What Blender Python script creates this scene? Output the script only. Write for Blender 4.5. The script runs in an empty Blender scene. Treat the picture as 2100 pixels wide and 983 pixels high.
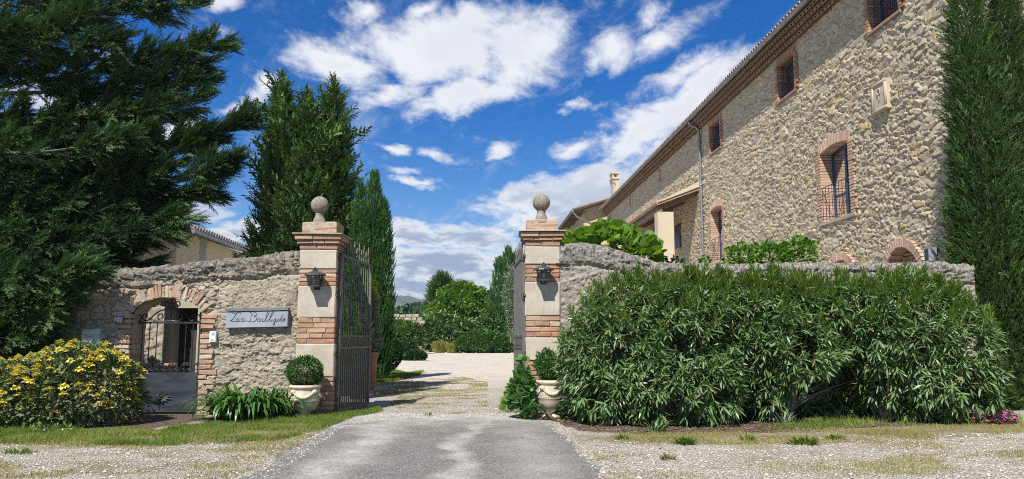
import bpy, math, random
import numpy as np
from mathutils import Vector

# ------------------------------------------------------------------ camera, sky, sun, exposure
S = bpy.context.scene
C = bpy.context.scene.collection
PI = math.pi
FPX, CX, CY, EYE, PITCH = 1577.0, 1050.0, 491.5, 1.15, math.radians(7.25)
CP, SP = math.cos(PITCH), math.sin(PITCH)

cam = bpy.data.cameras.new('camera')
cam.sensor_width = 36.0
cam.lens = FPX / 2100 * 36.0
cam.clip_start = 0.05
cam.clip_end = 20000
camo = bpy.data.objects.new('camera', cam)
C.objects.link(camo)
camo.location = (0, 0, EYE)
camo.rotation_euler = (PI / 2 + PITCH, 0, 0)
S.camera = camo

S.view_settings.view_transform = 'Standard'
S.view_settings.look = 'None'
S.view_settings.exposure = 0.60
S.view_settings.gamma = 1.0
S.view_settings.use_curve_mapping = False
S.cycles.max_bounces = 7
S.cycles.diffuse_bounces = 4
S.cycles.glossy_bounces = 3
S.cycles.transmission_bounces = 4
S.cycles.transparent_max_bounces = 8
S.cycles.use_denoising = False
S.cycles.filter_width = 1.0
S.cycles.use_adaptive_sampling = True
S.cycles.adaptive_threshold = 0.004
S.cycles.adaptive_min_samples = 48
S.cycles.sample_clamp_indirect = 6.0
try:
    S.cycles.denoising_input_passes = 'RGB_ALBEDO_NORMAL'
    S.cycles.denoising_prefilter = 'ACCURATE'
except Exception:
    pass

SUN_EL, SUN_AZ = math.radians(50), math.radians(21.5)      # sun behind the viewer, to the left
sd = Vector((math.sin(SUN_AZ) * math.cos(SUN_EL), math.cos(SUN_AZ) * math.cos(SUN_EL), -math.sin(SUN_EL)))
sun = bpy.data.lights.new('sun', 'SUN')
sun.energy = 4.8
sun.angle = math.radians(0.5)
sun.color = (1.0, 0.955, 0.885)
suno = bpy.data.objects.new('sun', sun)
C.objects.link(suno)
suno.location = (-20, -30, 60)
suno.rotation_euler = sd.to_track_quat('-Z', 'Y').to_euler()


class NT:
    """small helper for node trees"""
    def __init__(s, tree):
        s.t = tree
        s.L = tree.links
    def n(s, typ, **kw):
        d = s.t.nodes.new(typ)
        for k, v in kw.items():
            setattr(d, k, v)
        return d
    def set(s, sock, val):
        if hasattr(val, 'is_output') or isinstance(val, bpy.types.NodeSocket):
            s.L.new(val, sock)
        elif val is not None:
            if sock.type == 'RGBA' and not isinstance(val, (int, float)) and len(val) == 3:
                val = (*val, 1)
            sock.default_value = val
    def m(s, op, a, b=None, c=None, clamp=False):
        d = s.n('ShaderNodeMath', operation=op)
        d.use_clamp = clamp
        s.set(d.inputs[0], a)
        if b is not None: s.set(d.inputs[1], b)
        if c is not None: s.set(d.inputs[2], c)
        return d.outputs[0]
    def mix(s, f, a, b, blend='MIX'):
        d = s.n('ShaderNodeMix', data_type='RGBA', blend_type=blend)
        d.clamp_factor = True
        s.set(d.inputs[0], f); s.set(d.inputs[6], a); s.set(d.inputs[7], b)
        return d.outputs[2]
    def noise(s, vec, scale, detail=4, rough=.6, dist=0, out=0):
        d = s.n('ShaderNodeTexNoise')
        if vec is not None: s.set(d.inputs['Vector'], vec)
        d.inputs['Scale'].default_value = scale
        d.inputs['Detail'].default_value = detail
        d.inputs['Roughness'].default_value = rough
        d.inputs['Distortion'].default_value = dist
        return d.outputs[out]
    def ramp(s, f, stops, interp='LINEAR'):
        d = s.n('ShaderNodeValToRGB')
        cr = d.color_ramp
        cr.interpolation = interp
        while len(cr.elements) > 1: cr.elements.remove(cr.elements[-1])
        for i, (p, c) in enumerate(stops):
            if isinstance(c, (int, float)): c = (c, c, c)
            e = cr.elements[0] if i == 0 else cr.elements.new(p)
            e.position = p
            e.color = (*c[:3], 1)
        s.set(d.inputs[0], f)
        return d.outputs[0]
    def sstep(s, x, lo, hi):
        d = s.n('ShaderNodeMapRange', interpolation_type='SMOOTHSTEP')
        s.set(d.inputs[0], x); d.inputs[1].default_value = lo; d.inputs[2].default_value = hi
        return d.outputs[0]
    def obj(s):
        return s.n('ShaderNodeTexCoord').outputs['Object']
    def pos(s):
        return s.n('ShaderNodeNewGeometry').outputs['Position']
    def attr(s, name):
        return s.n('ShaderNodeAttribute', attribute_name=name).outputs['Fac']
    def island(s):
        return s.n('ShaderNodeNewGeometry').outputs['Random Per Island']


# ------------------------------------------------------------------ pixel measurements -> the place
def ray(px, py):
    u = (px - CX) / FPX
    v = (CY - py) / FPX
    return (u, CP - v * SP, SP + v * CP)
def at(px, py, Y):
    r = ray(px, py)
    k = Y / r[1]
    return Vector((r[0] * k, Y, EYE + r[2] * k))
def gd(px, py):
    r = ray(px, py)
    k = -EYE / r[2]
    return (r[0] * k, r[1] * k)
def zat(py, Y): return at(CX, py, Y)[2]
def xat(px, Y, py=620): return at(px, py, Y)[0]

# world: deep Nishita blue with wind-torn cumulus
W = bpy.data.worlds.new('World')
S.world = W
W.use_nodes = True
def scalev_(t, v, s):
    d = t.n('ShaderNodeMapping'); d.inputs['Scale'].default_value = s
    t.set(d.inputs[0], v)
    return d.outputs[0]
def build_world():
    t = NT(W.node_tree)
    W.node_tree.nodes.clear()
    sky = t.n('ShaderNodeTexSky', sky_type='NISHITA')
    sky.sun_disc = False
    sky.sun_elevation = SUN_EL
    sky.sun_rotation = PI + SUN_AZ
    sky.altitude = 300
    sky.air_density = 1.0
    sky.dust_density = 0.15
    sky.ozone_density = 2.5
    hs = t.n('ShaderNodeHueSaturation')
    hs.inputs['Hue'].default_value = 0.515
    hs.inputs['Saturation'].default_value = 1.52
    hs.inputs['Value'].default_value = 0.86
    t.set(hs.inputs['Color'], sky.outputs[0])
    d = t.n('ShaderNodeTexCoord').outputs['Generated']
    sx = t.n('ShaderNodeSeparateXYZ'); t.set(sx.inputs[0], d)
    x, y, z = sx.outputs
    az = t.m('ARCTAN2', x, y)
    el = t.m('ARCSINE', z)
    cb = t.n('ShaderNodeCombineXYZ'); t.set(cb.inputs[0], az); t.set(cb.inputs[1], el)
    ae = cb.outputs[0]
    zz = t.m('ADD', t.m('MAXIMUM', z, 0.0), 0.16)
    pc = t.n('ShaderNodeCombineXYZ')
    t.set(pc.inputs[0], t.m('DIVIDE', x, zz)); t.set(pc.inputs[1], t.m('DIVIDE', y, zz))
    rot = t.n('ShaderNodeMapping')
    rot.inputs['Rotation'].default_value = (0, 0, math.radians(-28))
    rot.inputs['Scale'].default_value = (1.0, 0.62, 1)
    t.set(rot.inputs[0], pc.outputs[0])
    pv = rot.outputs[0]
    # domain warp
    wn = t.noise(pv, 2.0, 5, .62, 0, 1)
    ws = t.n('ShaderNodeVectorMath', operation='SUBTRACT'); t.set(ws.inputs[0], wn); ws.inputs[1].default_value = (.5, .5, .5)
    wm = t.n('ShaderNodeVectorMath', operation='SCALE'); t.set(wm.inputs[0], ws.outputs[0]); wm.inputs['Scale'].default_value = 0.10
    wa = t.n('ShaderNodeVectorMath', operation='ADD'); t.set(wa.inputs[0], ae); t.set(wa.inputs[1], wm.outputs[0])
    aw = wa.outputs[0]
    # clouds: (px, py, half width, half height, tilt deg, strength)
    blobs = [(880, 100, 240, 78, 4, 1.15), (700, 125, 130, 50, 0, 1.0), (790, 190, 90, 34, 20, .9), (950, 195, 180, 38, 12, 1.0), (1060, 100, 110, 85, 0, 1.05), (960, 40, 110, 45, 0, .95),
             (1250, 100, 75, 55, 20, .85), (1350, 80, 110, 40, 24, .75), (1430, 125, 150, 36, 14, .8), (1330, 35, 60, 36, 40, .6),
             (1480, 145, 150, 50, 26, 1.0), (1400, 210, 130, 60, 36, 1.0), (1300, 265, 120, 55, 28, .95), (1390, 310, 140, 70, 40, 1.0), (1170, 290, 75, 30, 14, .8),
             (1230, 400, 150, 70, 0, 1.15), (1130, 440, 120, 75, 14, 1.1), (1330, 360, 130, 70, 30, .95),
             (1090, 415, 120, 62, 16, 1.1), (870, 475, 150, 34, 4, 1.1), (980, 490, 130, 34, 0, 1.0), (900, 540, 260, 60, 0, 1.15), (860, 590, 280, 46, 0, 1.1), (700, 500, 160, 50, 0, .8),
             (800, 292, 48, 15, -12, .72), (880, 306, 60, 15, -8, .72), (850, 372, 100, 13, 3, .66), (1030, 290, 48, 18, 20, .62), (840, 350, 60, 12, 0, .5),
             (350, 248, 70, 34, 6, .9), (420, 440, 54, 22, 0, 1.0), (500, 488, 80, 26, 0, .95), (490, 190, 62, 22, 16, .8), (545, 168, 40, 16, 20, .7),
             (455, 22, 56, 26, 24, .75), (860, 18, 60, 24, 30, .7), (745, 25, 60, 24, 14, .55), (250, 520, 300, 40, 0, .6), (1700, 60, 160, 60, 20, .5),
             (1185, 212, 36, 14, 0, .65), (1650, 300, 300, 80, 20, .8), (60, 200, 160, 60, 10, .6)]
    mask = None
    for (px, py, rx, ry, td, st) in blobs:
        r = ray(px, py)
        a0 = math.atan2(r[0], r[1]); e0 = math.asin(r[2] / math.sqrt(r[0]**2 + r[1]**2 + r[2]**2))
        mp = t.n('ShaderNodeMapping', vector_type='TEXTURE')
        mp.inputs['Location'].default_value = (a0, e0, 0)
        mp.inputs['Rotation'].default_value = (0, 0, math.radians(td))
        mp.inputs['Scale'].default_value = (rx / FPX * 1.12, ry / FPX * 1.15, 1)
        t.set(mp.inputs[0], aw)
        ln = t.n('ShaderNodeVectorMath', operation='LENGTH'); t.set(ln.inputs[0], mp.outputs[0])
        v = t.m('MULTIPLY_ADD', ln.outputs['Value'], -st, st * 1.02)
        mask = v if mask is None else t.m('MAXIMUM', mask, v)
    # clouds beyond the frame (behind the viewer and overhead)
    gen = t.m('MULTIPLY', t.sstep(t.noise(pv, .9, 3, .5), .5, .72), .8)
    back = t.sstep(y, .45, .15)
    mask = t.m('MAXIMUM', mask, t.m('MULTIPLY', gen, back))
    f1 = t.noise(pv, 5.5, 10, .66, .35)
    f2 = t.noise(pv, 16, 6, .65, .2)
    den = t.m('ADD', mask, t.m('MULTIPLY_ADD', f1, 1.75, -.96))
    den = t.m('ADD', den, t.m('MULTIPLY_ADD', f2, .5, -.25))
    alpha = t.m('MULTIPLY', t.sstep(den, .0, .66), .97)
    wv = scalev_(t, pv, (2.0, .9, 1))
    wisp = t.m('MULTIPLY', t.sstep(t.noise(wv, 2.6, 9, .7, .6), .50, .80), t.sstep(mask, -.95, .15))
    alpha = t.m('MAXIMUM', alpha, t.m('MULTIPLY', wisp, .42))
    # shading of the cloud: thin rims bright, thick low bodies grey-blue underneath
    low = t.sstep(el, .27, .10)
    thick = t.sstep(t.m('ADD', den, t.m('MULTIPLY_ADD', t.noise(pv, 3.2, 6, .6), 1.9, -.95)), .45, 1.0)
    gr = t.m('MULTIPLY', thick, t.m('MULTIPLY_ADD', low, .80, .18))
    cc = t.mix(gr, (6.9, 7.05, 7.3), (2.7, 3.3, 4.6))
    col = t.mix(alpha, hs.outputs[0], cc)
    bg = t.n('ShaderNodeBackground')
    t.set(bg.inputs[0], col)
    bg.inputs[1].default_value = 0.09
    out = t.n('ShaderNodeOutputWorld')
    t.L.new(bg.outputs[0], out.inputs[0])
build_world()

# ------------------------------------------------------------------ object helpers
OFF = {}
def tag(o, label=None, cat=None, group=None, kind=None):
    if label: o['label'] = label
    if cat: o['category'] = cat
    if group: o['group'] = group
    if kind: o['kind'] = kind
    return o
def thing(name, label, cat, loc=(0, 0, 0), group=None, rz=0.0):
    o = bpy.data.objects.new(name, None)
    o.empty_display_size = .2
    C.objects.link(o)
    o.location = loc
    o.rotation_euler = (0, 0, rz)
    OFF[o.name] = Vector(loc)
    return tag(o, label, cat, group)
def link(name, me, parent=None, local=False):
    o = bpy.data.objects.new(name, me)
    C.objects.link(o)
    if parent is not None:
        o.parent = parent
        if not local: o.location = -OFF.get(parent.name, Vector((0, 0, 0)))
    OFF[o.name] = Vector((0, 0, 0))
    return o
def dup(root, delta, label=None, group=None):
    def cp(o, par):
        c = o.copy()
        C.objects.link(c)
        if par is not None: c.parent = par
        OFF[c.name] = OFF.get(o.name, Vector((0, 0, 0)))
        for ch in list(o.children): cp(ch, c)
        return c
    kids = {o: list(o.children) for o in [root]}
    r = cp(root, None)
    r.location = Vector(root.location) + Vector(delta)
    if label: r['label'] = label
    if group: r['group'] = group
    return r

def npmesh(name, V, F, mat, parent=None, attrs=None, smooth=False, local=False, uvs=None):
    V = np.asarray(V, dtype=np.float32).reshape(-1, 3)
    F = np.asarray(F, dtype=np.int32)
    me = bpy.data.meshes.new(name)
    me.vertices.add(len(V)); me.vertices.foreach_set('co', V.ravel())
    k = F.shape[1]
    me.loops.add(F.size); me.loops.foreach_set('vertex_index', F.ravel())
    me.polygons.add(len(F))
    me.polygons.foreach_set('loop_start', np.arange(0, F.size, k, dtype=np.int32))
    me.polygons.foreach_set('loop_total', np.full(len(F), k, dtype=np.int32))
    if smooth: me.polygons.foreach_set('use_smooth', np.ones(len(F), dtype=bool))
    if attrs:
        for an, arr in attrs.items():
            a = me.attributes.new(an, 'FLOAT', 'POINT')
            a.data.foreach_set('value', np.asarray(arr, dtype=np.float32).ravel())
    me.update(calc_edges=True)
    me.materials.append(mat)
    return link(name, me, parent, local)

def catmull(pts, n=6):
    P = [Vector(p) for p in pts]
    P = [P[0] * 2 - P[1]] + P + [P[-1] * 2 - P[-2]]
    out = []
    for i in range(1, len(P) - 2):
        for j in range(n):
            t = j / n
            a, b, c, d = P[i - 1], P[i], P[i + 1], P[i + 2]
            out.append(.5 * ((2 * b) + (c - a) * t + (2 * a - 5 * b + 4 * c - d) * t * t + (3 * b - a - 3 * c + d) * t**3))
    out.append(P[-2])
    return out

class MB:
    def __init__(s): s.v = []; s.f = []
    def add(s, vs, fs):
        b = len(s.v)
        s.v += [tuple(p) for p in vs]
        s.f += [tuple(i + b for i in f) for f in fs]
    def box(s, x0, x1, y0, y1, z0, z1):
        s.add([(x0, y0, z0), (x1, y0, z0), (x1, y1, z0), (x0, y1, z0), (x0, y0, z1), (x1, y0, z1), (x1, y1, z1), (x0, y1, z1)],
              [(0, 3, 2, 1), (4, 5, 6, 7), (0, 1, 5, 4), (1, 2, 6, 5), (2, 3, 7, 6), (3, 0, 4, 7)])
    def obox(s, c, ax, ay, az, hx, hy, hz):
        c = Vector(c); ax = Vector(ax) * hx; ay = Vector(ay) * hy; az = Vector(az) * hz
        vs = [c + ax * i + ay * j + az * k for k in (-1, 1) for (i, j) in ((-1, -1), (1, -1), (1, 1), (-1, 1))]
        s.add(vs, [(0, 3, 2, 1), (4, 5, 6, 7), (0, 1, 5, 4), (1, 2, 6, 5), (2, 3, 7, 6), (3, 0, 4, 7)])
    def chbox(s, c, ax, an, az, hx, hn, hz, ch=.006, jit=.003, rng=random):
        """box with its outer face (+an side) chamfered and jittered: a brick or a dressed block"""
        c = Vector(c); ax = Vector(ax); an = Vector(an); az = Vector(az)
        J = lambda: Vector((rng.uniform(-jit, jit), rng.uniform(-jit, jit), rng.uniform(-jit, jit)))
        q = ((-1, -1), (1, -1), (1, 1), (-1, 1))
        vs = [c + ax * hx * i + az * hz * j - an * hn + J() for i, j in q]
        vs += [c + ax * hx * i + az * hz * j + an * (hn - ch) + J() for i, j in q]
        vs += [c + ax * (hx - ch) * i + az * (hz - ch) * j + an * hn + J() for i, j in q]
        fs = [(3, 2, 1, 0), (8, 9, 10, 11)]
        for a in (0, 4):
            for i in range(4):
                j = (i + 1) % 4
                fs.append((a + i, a + j, a + 4 + j, a + 4 + i))
        s.add(vs, fs)
    def tube(s, pts, r, n=6, caps=True):
        P = [Vector(p) for p in pts]
        if not isinstance(r, (list, tuple)): r = [r] * len(P)
        vs = []
        prev = None
        for i, p in enumerate(P):
            d = (P[min(i + 1, len(P) - 1)] - P[max(i - 1, 0)])
            if d.length < 1e-9: d = Vector((0, 0, 1))
            d.normalize()
            ref = prev if prev is not None else (Vector((0, 0, 1)) if abs(d.z) < .9 else Vector((1, 0, 0)))
            a = d.cross(ref)
            if a.length < 1e-6: a = d.cross(Vector((1, .3, 0)))
            a.normalize()
            b = a.cross(d); prev = b
            for k in range(n):
                t = 2 * PI * k / n
                vs.append(p + a * (math.cos(t) * r[i]) + b * (math.sin(t) * r[i]))
        fs = []
        for i in range(len(P) - 1):
            for k in range(n):
                k2 = (k + 1) % n
                fs.append((i * n + k, i * n + k2, (i + 1) * n + k2, (i + 1) * n + k))
        if caps:
            fs.append(tuple(range(n - 1, -1, -1))); fs.append(tuple((len(P) - 1) * n + k for k in range(n)))
        s.add(vs, fs)
    def lathe(s, prof, c, n=32, sx=1, sy=1, phase=0):
        vs = []
        for (r, z) in prof:
            for k in range(n):
                t = 2 * PI * k / n + phase
                vs.append((c[0] + math.cos(t) * r * sx, c[1] + math.sin(t) * r * sy, c[2] + z))
        fs = []
        for i in range(len(prof) - 1):
            for k in range(n):
                k2 = (k + 1) % n
                fs.append((i * n + k, i * n + k2, (i + 1) * n + k2, (i + 1) * n + k))
        fs.append(tuple(range(n - 1, -1, -1))); fs.append(tuple((len(prof) - 1) * n + k for k in range(n)))
        s.add(vs, fs)
    def build(s, name, mat, parent=None, smooth=False, local=False):
        me = bpy.data.meshes.new(name)
        me.from_pydata(s.v, [], s.f)
        if smooth: me.polygons.foreach_set('use_smooth', np.ones(len(me.polygons), dtype=bool))
        me.update()
        me.materials.append(mat)
        return link(name, me, parent, local)

# ------------------------------------------------------------------ numpy noise
def h2(ix, iy, s):
    n = (ix.astype(np.int64) * 374761393 + iy.astype(np.int64) * 668265263 + s * 974711) & 0x7fffffff
    n = ((n ^ (n >> 13)) * 1274126177) & 0x7fffffff
    n = ((n ^ (n >> 15)) * 461845907) & 0x7fffffff
    n = n ^ (n >> 16)
    return (n & 0xffff) / 65535.0
def vnoise(x, y, s):
    fx = np.floor(x); fy = np.floor(y)
    tx = x - fx; ty = y - fy
    tx = tx * tx * (3 - 2 * tx); ty = ty * ty * (3 - 2 * ty)
    a = h2(fx, fy, s); b = h2(fx + 1, fy, s); c = h2(fx, fy + 1, s); d = h2(fx + 1, fy + 1, s)
    return (a + (b - a) * tx) * (1 - ty) + (c + (d - c) * tx) * ty
def fbm(x, y, s, o=4):
    x = np.asarray(x, dtype=float); y = np.asarray(y, dtype=float)
    r = 0; a = .5; t = 0
    for i in range(o):
        r = r + a * vnoise(x, y, s + i * 17); t += a
        x = x * 2.03 + 13.7; y = y * 2.03 + 7.1; a *= .5
    return r / t
def stones(u, v, cw, ch, s, jit=.85, pw=2.6):
    x = u / cw; y = v / ch
    F1 = np.full(x.shape, 9.); F2 = np.full(x.shape, 9.)
    R = np.zeros(x.shape); DX = np.zeros(x.shape); DY = np.zeros(x.shape)
    fy = np.floor(y)
    for dj in (-1, 0, 1):
        j = fy + dj
        xo = x - .5 * np.mod(j, 2)
        fi = np.floor(xo)
        for di in (-1, 0, 1):
            i = fi + di
            dx = xo - (i + .5 + jit * (h2(i, j, s) - .5))
            dy = y - (j + .5 + jit * (h2(i, j, s + 1) - .5))
            d = (np.abs(dx)**pw + np.abs(dy)**pw)**(1 / pw)
            d = d * (.8 + .4 * h2(i, j, s + 5))
            c1 = d < F1
            F2 = np.where(c1, F1, np.minimum(F2, d))
            R = np.where(c1, h2(i, j, s + 2), R); DX = np.where(c1, dx, DX); DY = np.where(c1, dy, DY)
            F1 = np.where(c1, d, F1)
    return F1, F2 - F1, R, DX, DY
def hsh(R, k):                      # further random numbers from a per-stone one
    return np.mod(R * (97.13 + 31.7 * k) + .37 * k, 1.0)

# ------------------------------------------------------------------ materials
def newmat(name):
    m = bpy.data.materials.new(name)
    m.use_nodes = True
    t = NT(m.node_tree)
    p = m.node_tree.nodes['Principled BSDF']
    return m, t, p
def bump(t, p, h, strength=.4, dist=.01):
    b = t.n('ShaderNodeBump')
    b.inputs['Strength'].default_value = strength
    b.inputs['Distance'].default_value = dist
    t.set(b.inputs['Height'], h)
    t.set(p.inputs['Normal'], b.outputs[0])
def scalev(t, v, s):
    d = t.n('ShaderNodeMapping'); d.inputs['Scale'].default_value = s
    t.set(d.inputs[0], v)
    return d.outputs[0]

def m_plain(name, c1, c2, scale=8, rough=.6, metal=0., bs=.2, bscale=60, bd=.004, streak=None):
    m, t, p = newmat(name)
    o = t.pos()
    v = scalev(t, o, streak) if streak else o
    f = t.sstep(t.noise(v, scale, 6, .65), .3, .7)
    t.set(p.inputs['Base Color'], t.mix(f, c1, c2))
    t.set(p.inputs['Roughness'], t.m('MULTIPLY_ADD', f, .2, rough - .1))
    p.inputs['Metallic'].default_value = metal
    if bs: bump(t, p, t.noise(o, bscale, 4, .6), bs, bd)
    return m

def m_leaf(name, cols, rough=.5, trans=.25, nscale=2.0, spec=.4, tcol=None, nmix=.6):
    m, t, p = newmat(name)
    o = t.pos()
    isl = t.island()
    nz = t.sstep(t.noise(o, nscale, 3, .6), .3, .7)
    f = t.m('ADD', t.m('MULTIPLY', isl, 1 - nmix), t.m('MULTIPLY', nz, nmix))
    n = len(cols)
    col = t.ramp(f, [(i / max(1, n - 1), c) for i, c in enumerate(cols)])
    t.set(p.inputs['Base Color'], col)
    p.inputs['Roughness'].default_value = rough
    p.inputs['Specular IOR Level'].default_value = spec
    if trans > 0:
        tr = t.n('ShaderNodeBsdfTranslucent')
        t.set(tr.inputs[0], t.mix(1.0, col, tcol or (1.5, 1.6, .55), 'MULTIPLY'))
        mx = t.n('ShaderNodeMixShader'); mx.inputs[0].default_value = trans
        t.L.new(p.outputs[0], mx.inputs[1]); t.L.new(tr.outputs[0], mx.inputs[2])
        t.L.new(mx.outputs[0], m.node_tree.nodes['Material Output'].inputs[0])
    return m

def m_rubble(name, stops, mortar, lich_dark, lich_amt, fine=45, fbs=.5, patch=None):
    m, t, p = newmat(name)
    o = t.pos()
    r = t.attr('rnd')
    col = t.ramp(r, stops)
    n1 = t.noise(o, 9, 6, .7)
    col = t.mix(t.m('MULTIPLY', t.sstep(n1, .35, .7), .45), col, t.mix(.5, col, (.55, .50, .40)))
    n2 = t.noise(o, 38, 5, .7)
    col = t.mix(t.m('MULTIPLY', t.sstep(n2, .52, .72), .5), col, t.mix(1.0, col, (.45, .42, .38), 'MULTIPLY'))
    mo = t.attr('mort')
    col = t.mix(mo, col, t.mix(t.noise(o, 20, 3), mortar, tuple(c * .7 for c in mortar)))
    # lichen, weather stains: heaviest where the wall's top catches rain
    tp = t.attr('top')
    l1 = t.m('ADD', t.noise(o, 5.5, 7, .72), t.m('MULTIPLY', tp, .34))
    lf = t.m('MULTIPLY', t.sstep(l1, .62, .74), lich_amt)
    col = t.mix(lf, col, t.mix(t.sstep(t.noise(o, 26, 4, .7), .4, .62), lich_dark, tuple(min(1, c * 3.3) for c in lich_dark)))
    w = t.m('MULTIPLY', t.sstep(t.noise(o, 14, 5, .75), .63, .69), t.m('MULTIPLY_ADD', tp, .6, .15))
    col = t.mix(w, col, (.55, .53, .48))
    if patch:
        col = t.mix(t.m('MULTIPLY', t.sstep(t.noise(o, 1.7, 4, .6), .56, .66), .55), col, patch)
    # fine pitting and pale flecks, and hairline cracks in the weathered top
    sp = t.noise(o, 85, 4, .75)
    col = t.mix(t.m('MULTIPLY', t.sstep(sp, .56, .66), .55), col, t.mix(1.0, col, (.38, .35, .31), 'MULTIPLY'))
    col = t.mix(t.m('MULTIPLY', t.sstep(sp, .42, .33), .35), col, (.62, .58, .50))
    vc = t.n('ShaderNodeTexVoronoi', feature='DISTANCE_TO_EDGE'); vc.inputs['Scale'].default_value = 4.2
    wv = t.n('ShaderNodeVectorMath', operation='ADD'); t.set(wv.inputs[0], o)
    ws = t.n('ShaderNodeVectorMath', operation='SCALE'); t.set(ws.inputs[0], t.noise(o, 6, 4, .7, 0, 1)); ws.inputs['Scale'].default_value = .22
    t.set(wv.inputs[1], ws.outputs[0]); t.set(vc.inputs['Vector'], wv.outputs[0])
    ck = t.m('MULTIPLY', t.sstep(vc.outputs['Distance'], .045, .012), t.sstep(tp, .35, .8))
    col = t.mix(t.m('MULTIPLY', ck, .75), col, (.05, .045, .038))
    t.set(p.inputs['Base Color'], col)
    p.inputs['Roughness'].default_value = .93
    p.inputs['Specular IOR Level'].default_value = .2
    bump(t, p, t.m('ADD', t.noise(o, fine, 6, .75), t.m('MULTIPLY', t.noise(o, fine * 3, 3, .7), .5)), fbs, .02)
    return m

def m_brick(name, stops=None, dirt=.35):
    m, t, p = newmat(name)
    o = t.pos()
    stops = stops or [(0, (.33, .14, .078)), (.22, (.39, .20, .11)), (.42, (.43, .28, .175)), (.58, (.26, .145, .098)), (.72, (.45, .34, .23)), (.86, (.30, .17, .105)), (1, (.38, .175, .095))]
    col = t.ramp(t.island(), stops)
    n1 = t.noise(o, 16, 6, .7)
    col = t.mix(t.m('MULTIPLY', t.sstep(n1, .42, .7), .55), col, t.mix(.6, col, (.50, .41, .31)))
    n2 = t.noise(o, 30, 5, .7)
    col = t.mix(t.m('MULTIPLY', t.sstep(n2, .55, .7), dirt), col, (.17, .13, .10))
    t.set(p.inputs['Base Color'], col)
    p.inputs['Roughness'].default_value = .9
    bump(t, p, t.noise(o, 70, 5, .7), .55, .012)
    return m

def m_gravel():
    m, t, p = newmat('white_gravel')
    o = t.pos()
    vs = []
    for sc in (52, 105):
        v = t.n('ShaderNodeTexVoronoi', feature='F1'); v.inputs['Scale'].default_value = sc
        t.set(v.inputs['Vector'], o); vs.append(v)
    g1 = t.n('ShaderNodeSeparateColor'); t.set(g1.inputs[0], vs[0].outputs['Color'])
    g2 = t.n('ShaderNodeSeparateColor'); t.set(g2.inputs[0], vs[1].outputs['Color'])
    pb = t.m('ADD', t.m('MULTIPLY', g1.outputs[0], .5), t.m('MULTIPLY', g2.outputs[1], .5))
    col = t.ramp(pb, [(0, (.23, .20, .155)), (.3, (.43, .395, .325)), (.6, (.53, .495, .42)), (1, (.63, .60, .53))])
    sxp = t.n('ShaderNodeSeparateXYZ'); t.set(sxp.inputs[0], o)
    near = t.sstep(sxp.outputs[1], 26, 11)
    gap = t.m('MULTIPLY', t.sstep(vs[0].outputs['Distance'], .40, .75), near)
    col = t.mix(t.m('MULTIPLY', gap, .75), col, (.16, .135, .10))
    big = t.sstep(t.noise(o, .9, 5, .65), .42, .68)
    col = t.mix(t.m('MULTIPLY', big, .45), col, t.mix(1.0, col, (.66, .60, .49), 'MULTIPLY'))
    # trodden moss and thin weed between the stones
    left = t.m('MULTIPLY', t.sstep(sxp.outputs[0], -.8, -2.6), t.sstep(sxp.outputs[1], 14, 9))
    mn = t.sstep(t.m('ADD', t.m('ADD', t.noise(scalev(t, o, (.8, 1.5, 1)), 1.25, 5, .72), t.m('MULTIPLY', left, .07)), t.m('MULTIPLY', t.noise(o, 16, 4, .7), .30)), .69, .82)
    mn = t.m('MULTIPLY', mn, near)
    col = t.mix(t.m('MULTIPLY', mn, .72), col, t.mix(t.noise(o, 4, 3), (.15, .15, .05), (.25, .205, .12)))
    # verge soil and the dark litter beds, broken up at their edges
    e = t.m('MULTIPLY_ADD', t.noise(o, 5.5, 7, .75), 1.5, -.75)
    vf = t.sstep(t.m('ADD', t.attr('verge'), e), .40, .62)
    vcol = t.mix(t.sstep(t.noise(o, 6, 6, .7), .35, .65), (.17, .15, .07), (.31, .265, .175))
    stn = t.m('MULTIPLY', t.sstep(pb, .55, .75), t.sstep(t.noise(o, 2.4, 5, .7), .38, .58))
    vcol = t.mix(stn, vcol, col)
    col = t.mix(t.m('MULTIPLY', vf, .92), col, vcol)
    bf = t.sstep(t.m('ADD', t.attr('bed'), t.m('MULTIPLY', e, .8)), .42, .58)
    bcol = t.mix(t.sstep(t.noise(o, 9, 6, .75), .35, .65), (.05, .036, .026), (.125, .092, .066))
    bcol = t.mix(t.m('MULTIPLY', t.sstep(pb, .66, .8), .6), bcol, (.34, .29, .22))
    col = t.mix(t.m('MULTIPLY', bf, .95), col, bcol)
    t.set(p.inputs['Base Color'], col)
    p.inputs['Roughness'].default_value = .95
    p.inputs['Specular IOR Level'].default_value = .15
    h = t.m('SUBTRACT', 1.0, vs[0].outputs['Distance'])
    h = t.m('ADD', h, t.m('MULTIPLY', t.m('SUBTRACT', 1.0, vs[1].outputs['Distance']), .5))
    h = t.m('ADD', h, t.m('MULTIPLY', g1.outputs[1], .7))
    bump(t, p, t.m('MULTIPLY', h, t.m('MULTIPLY_ADD', near, .9, .10)), .85, .016)
    return m

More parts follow.
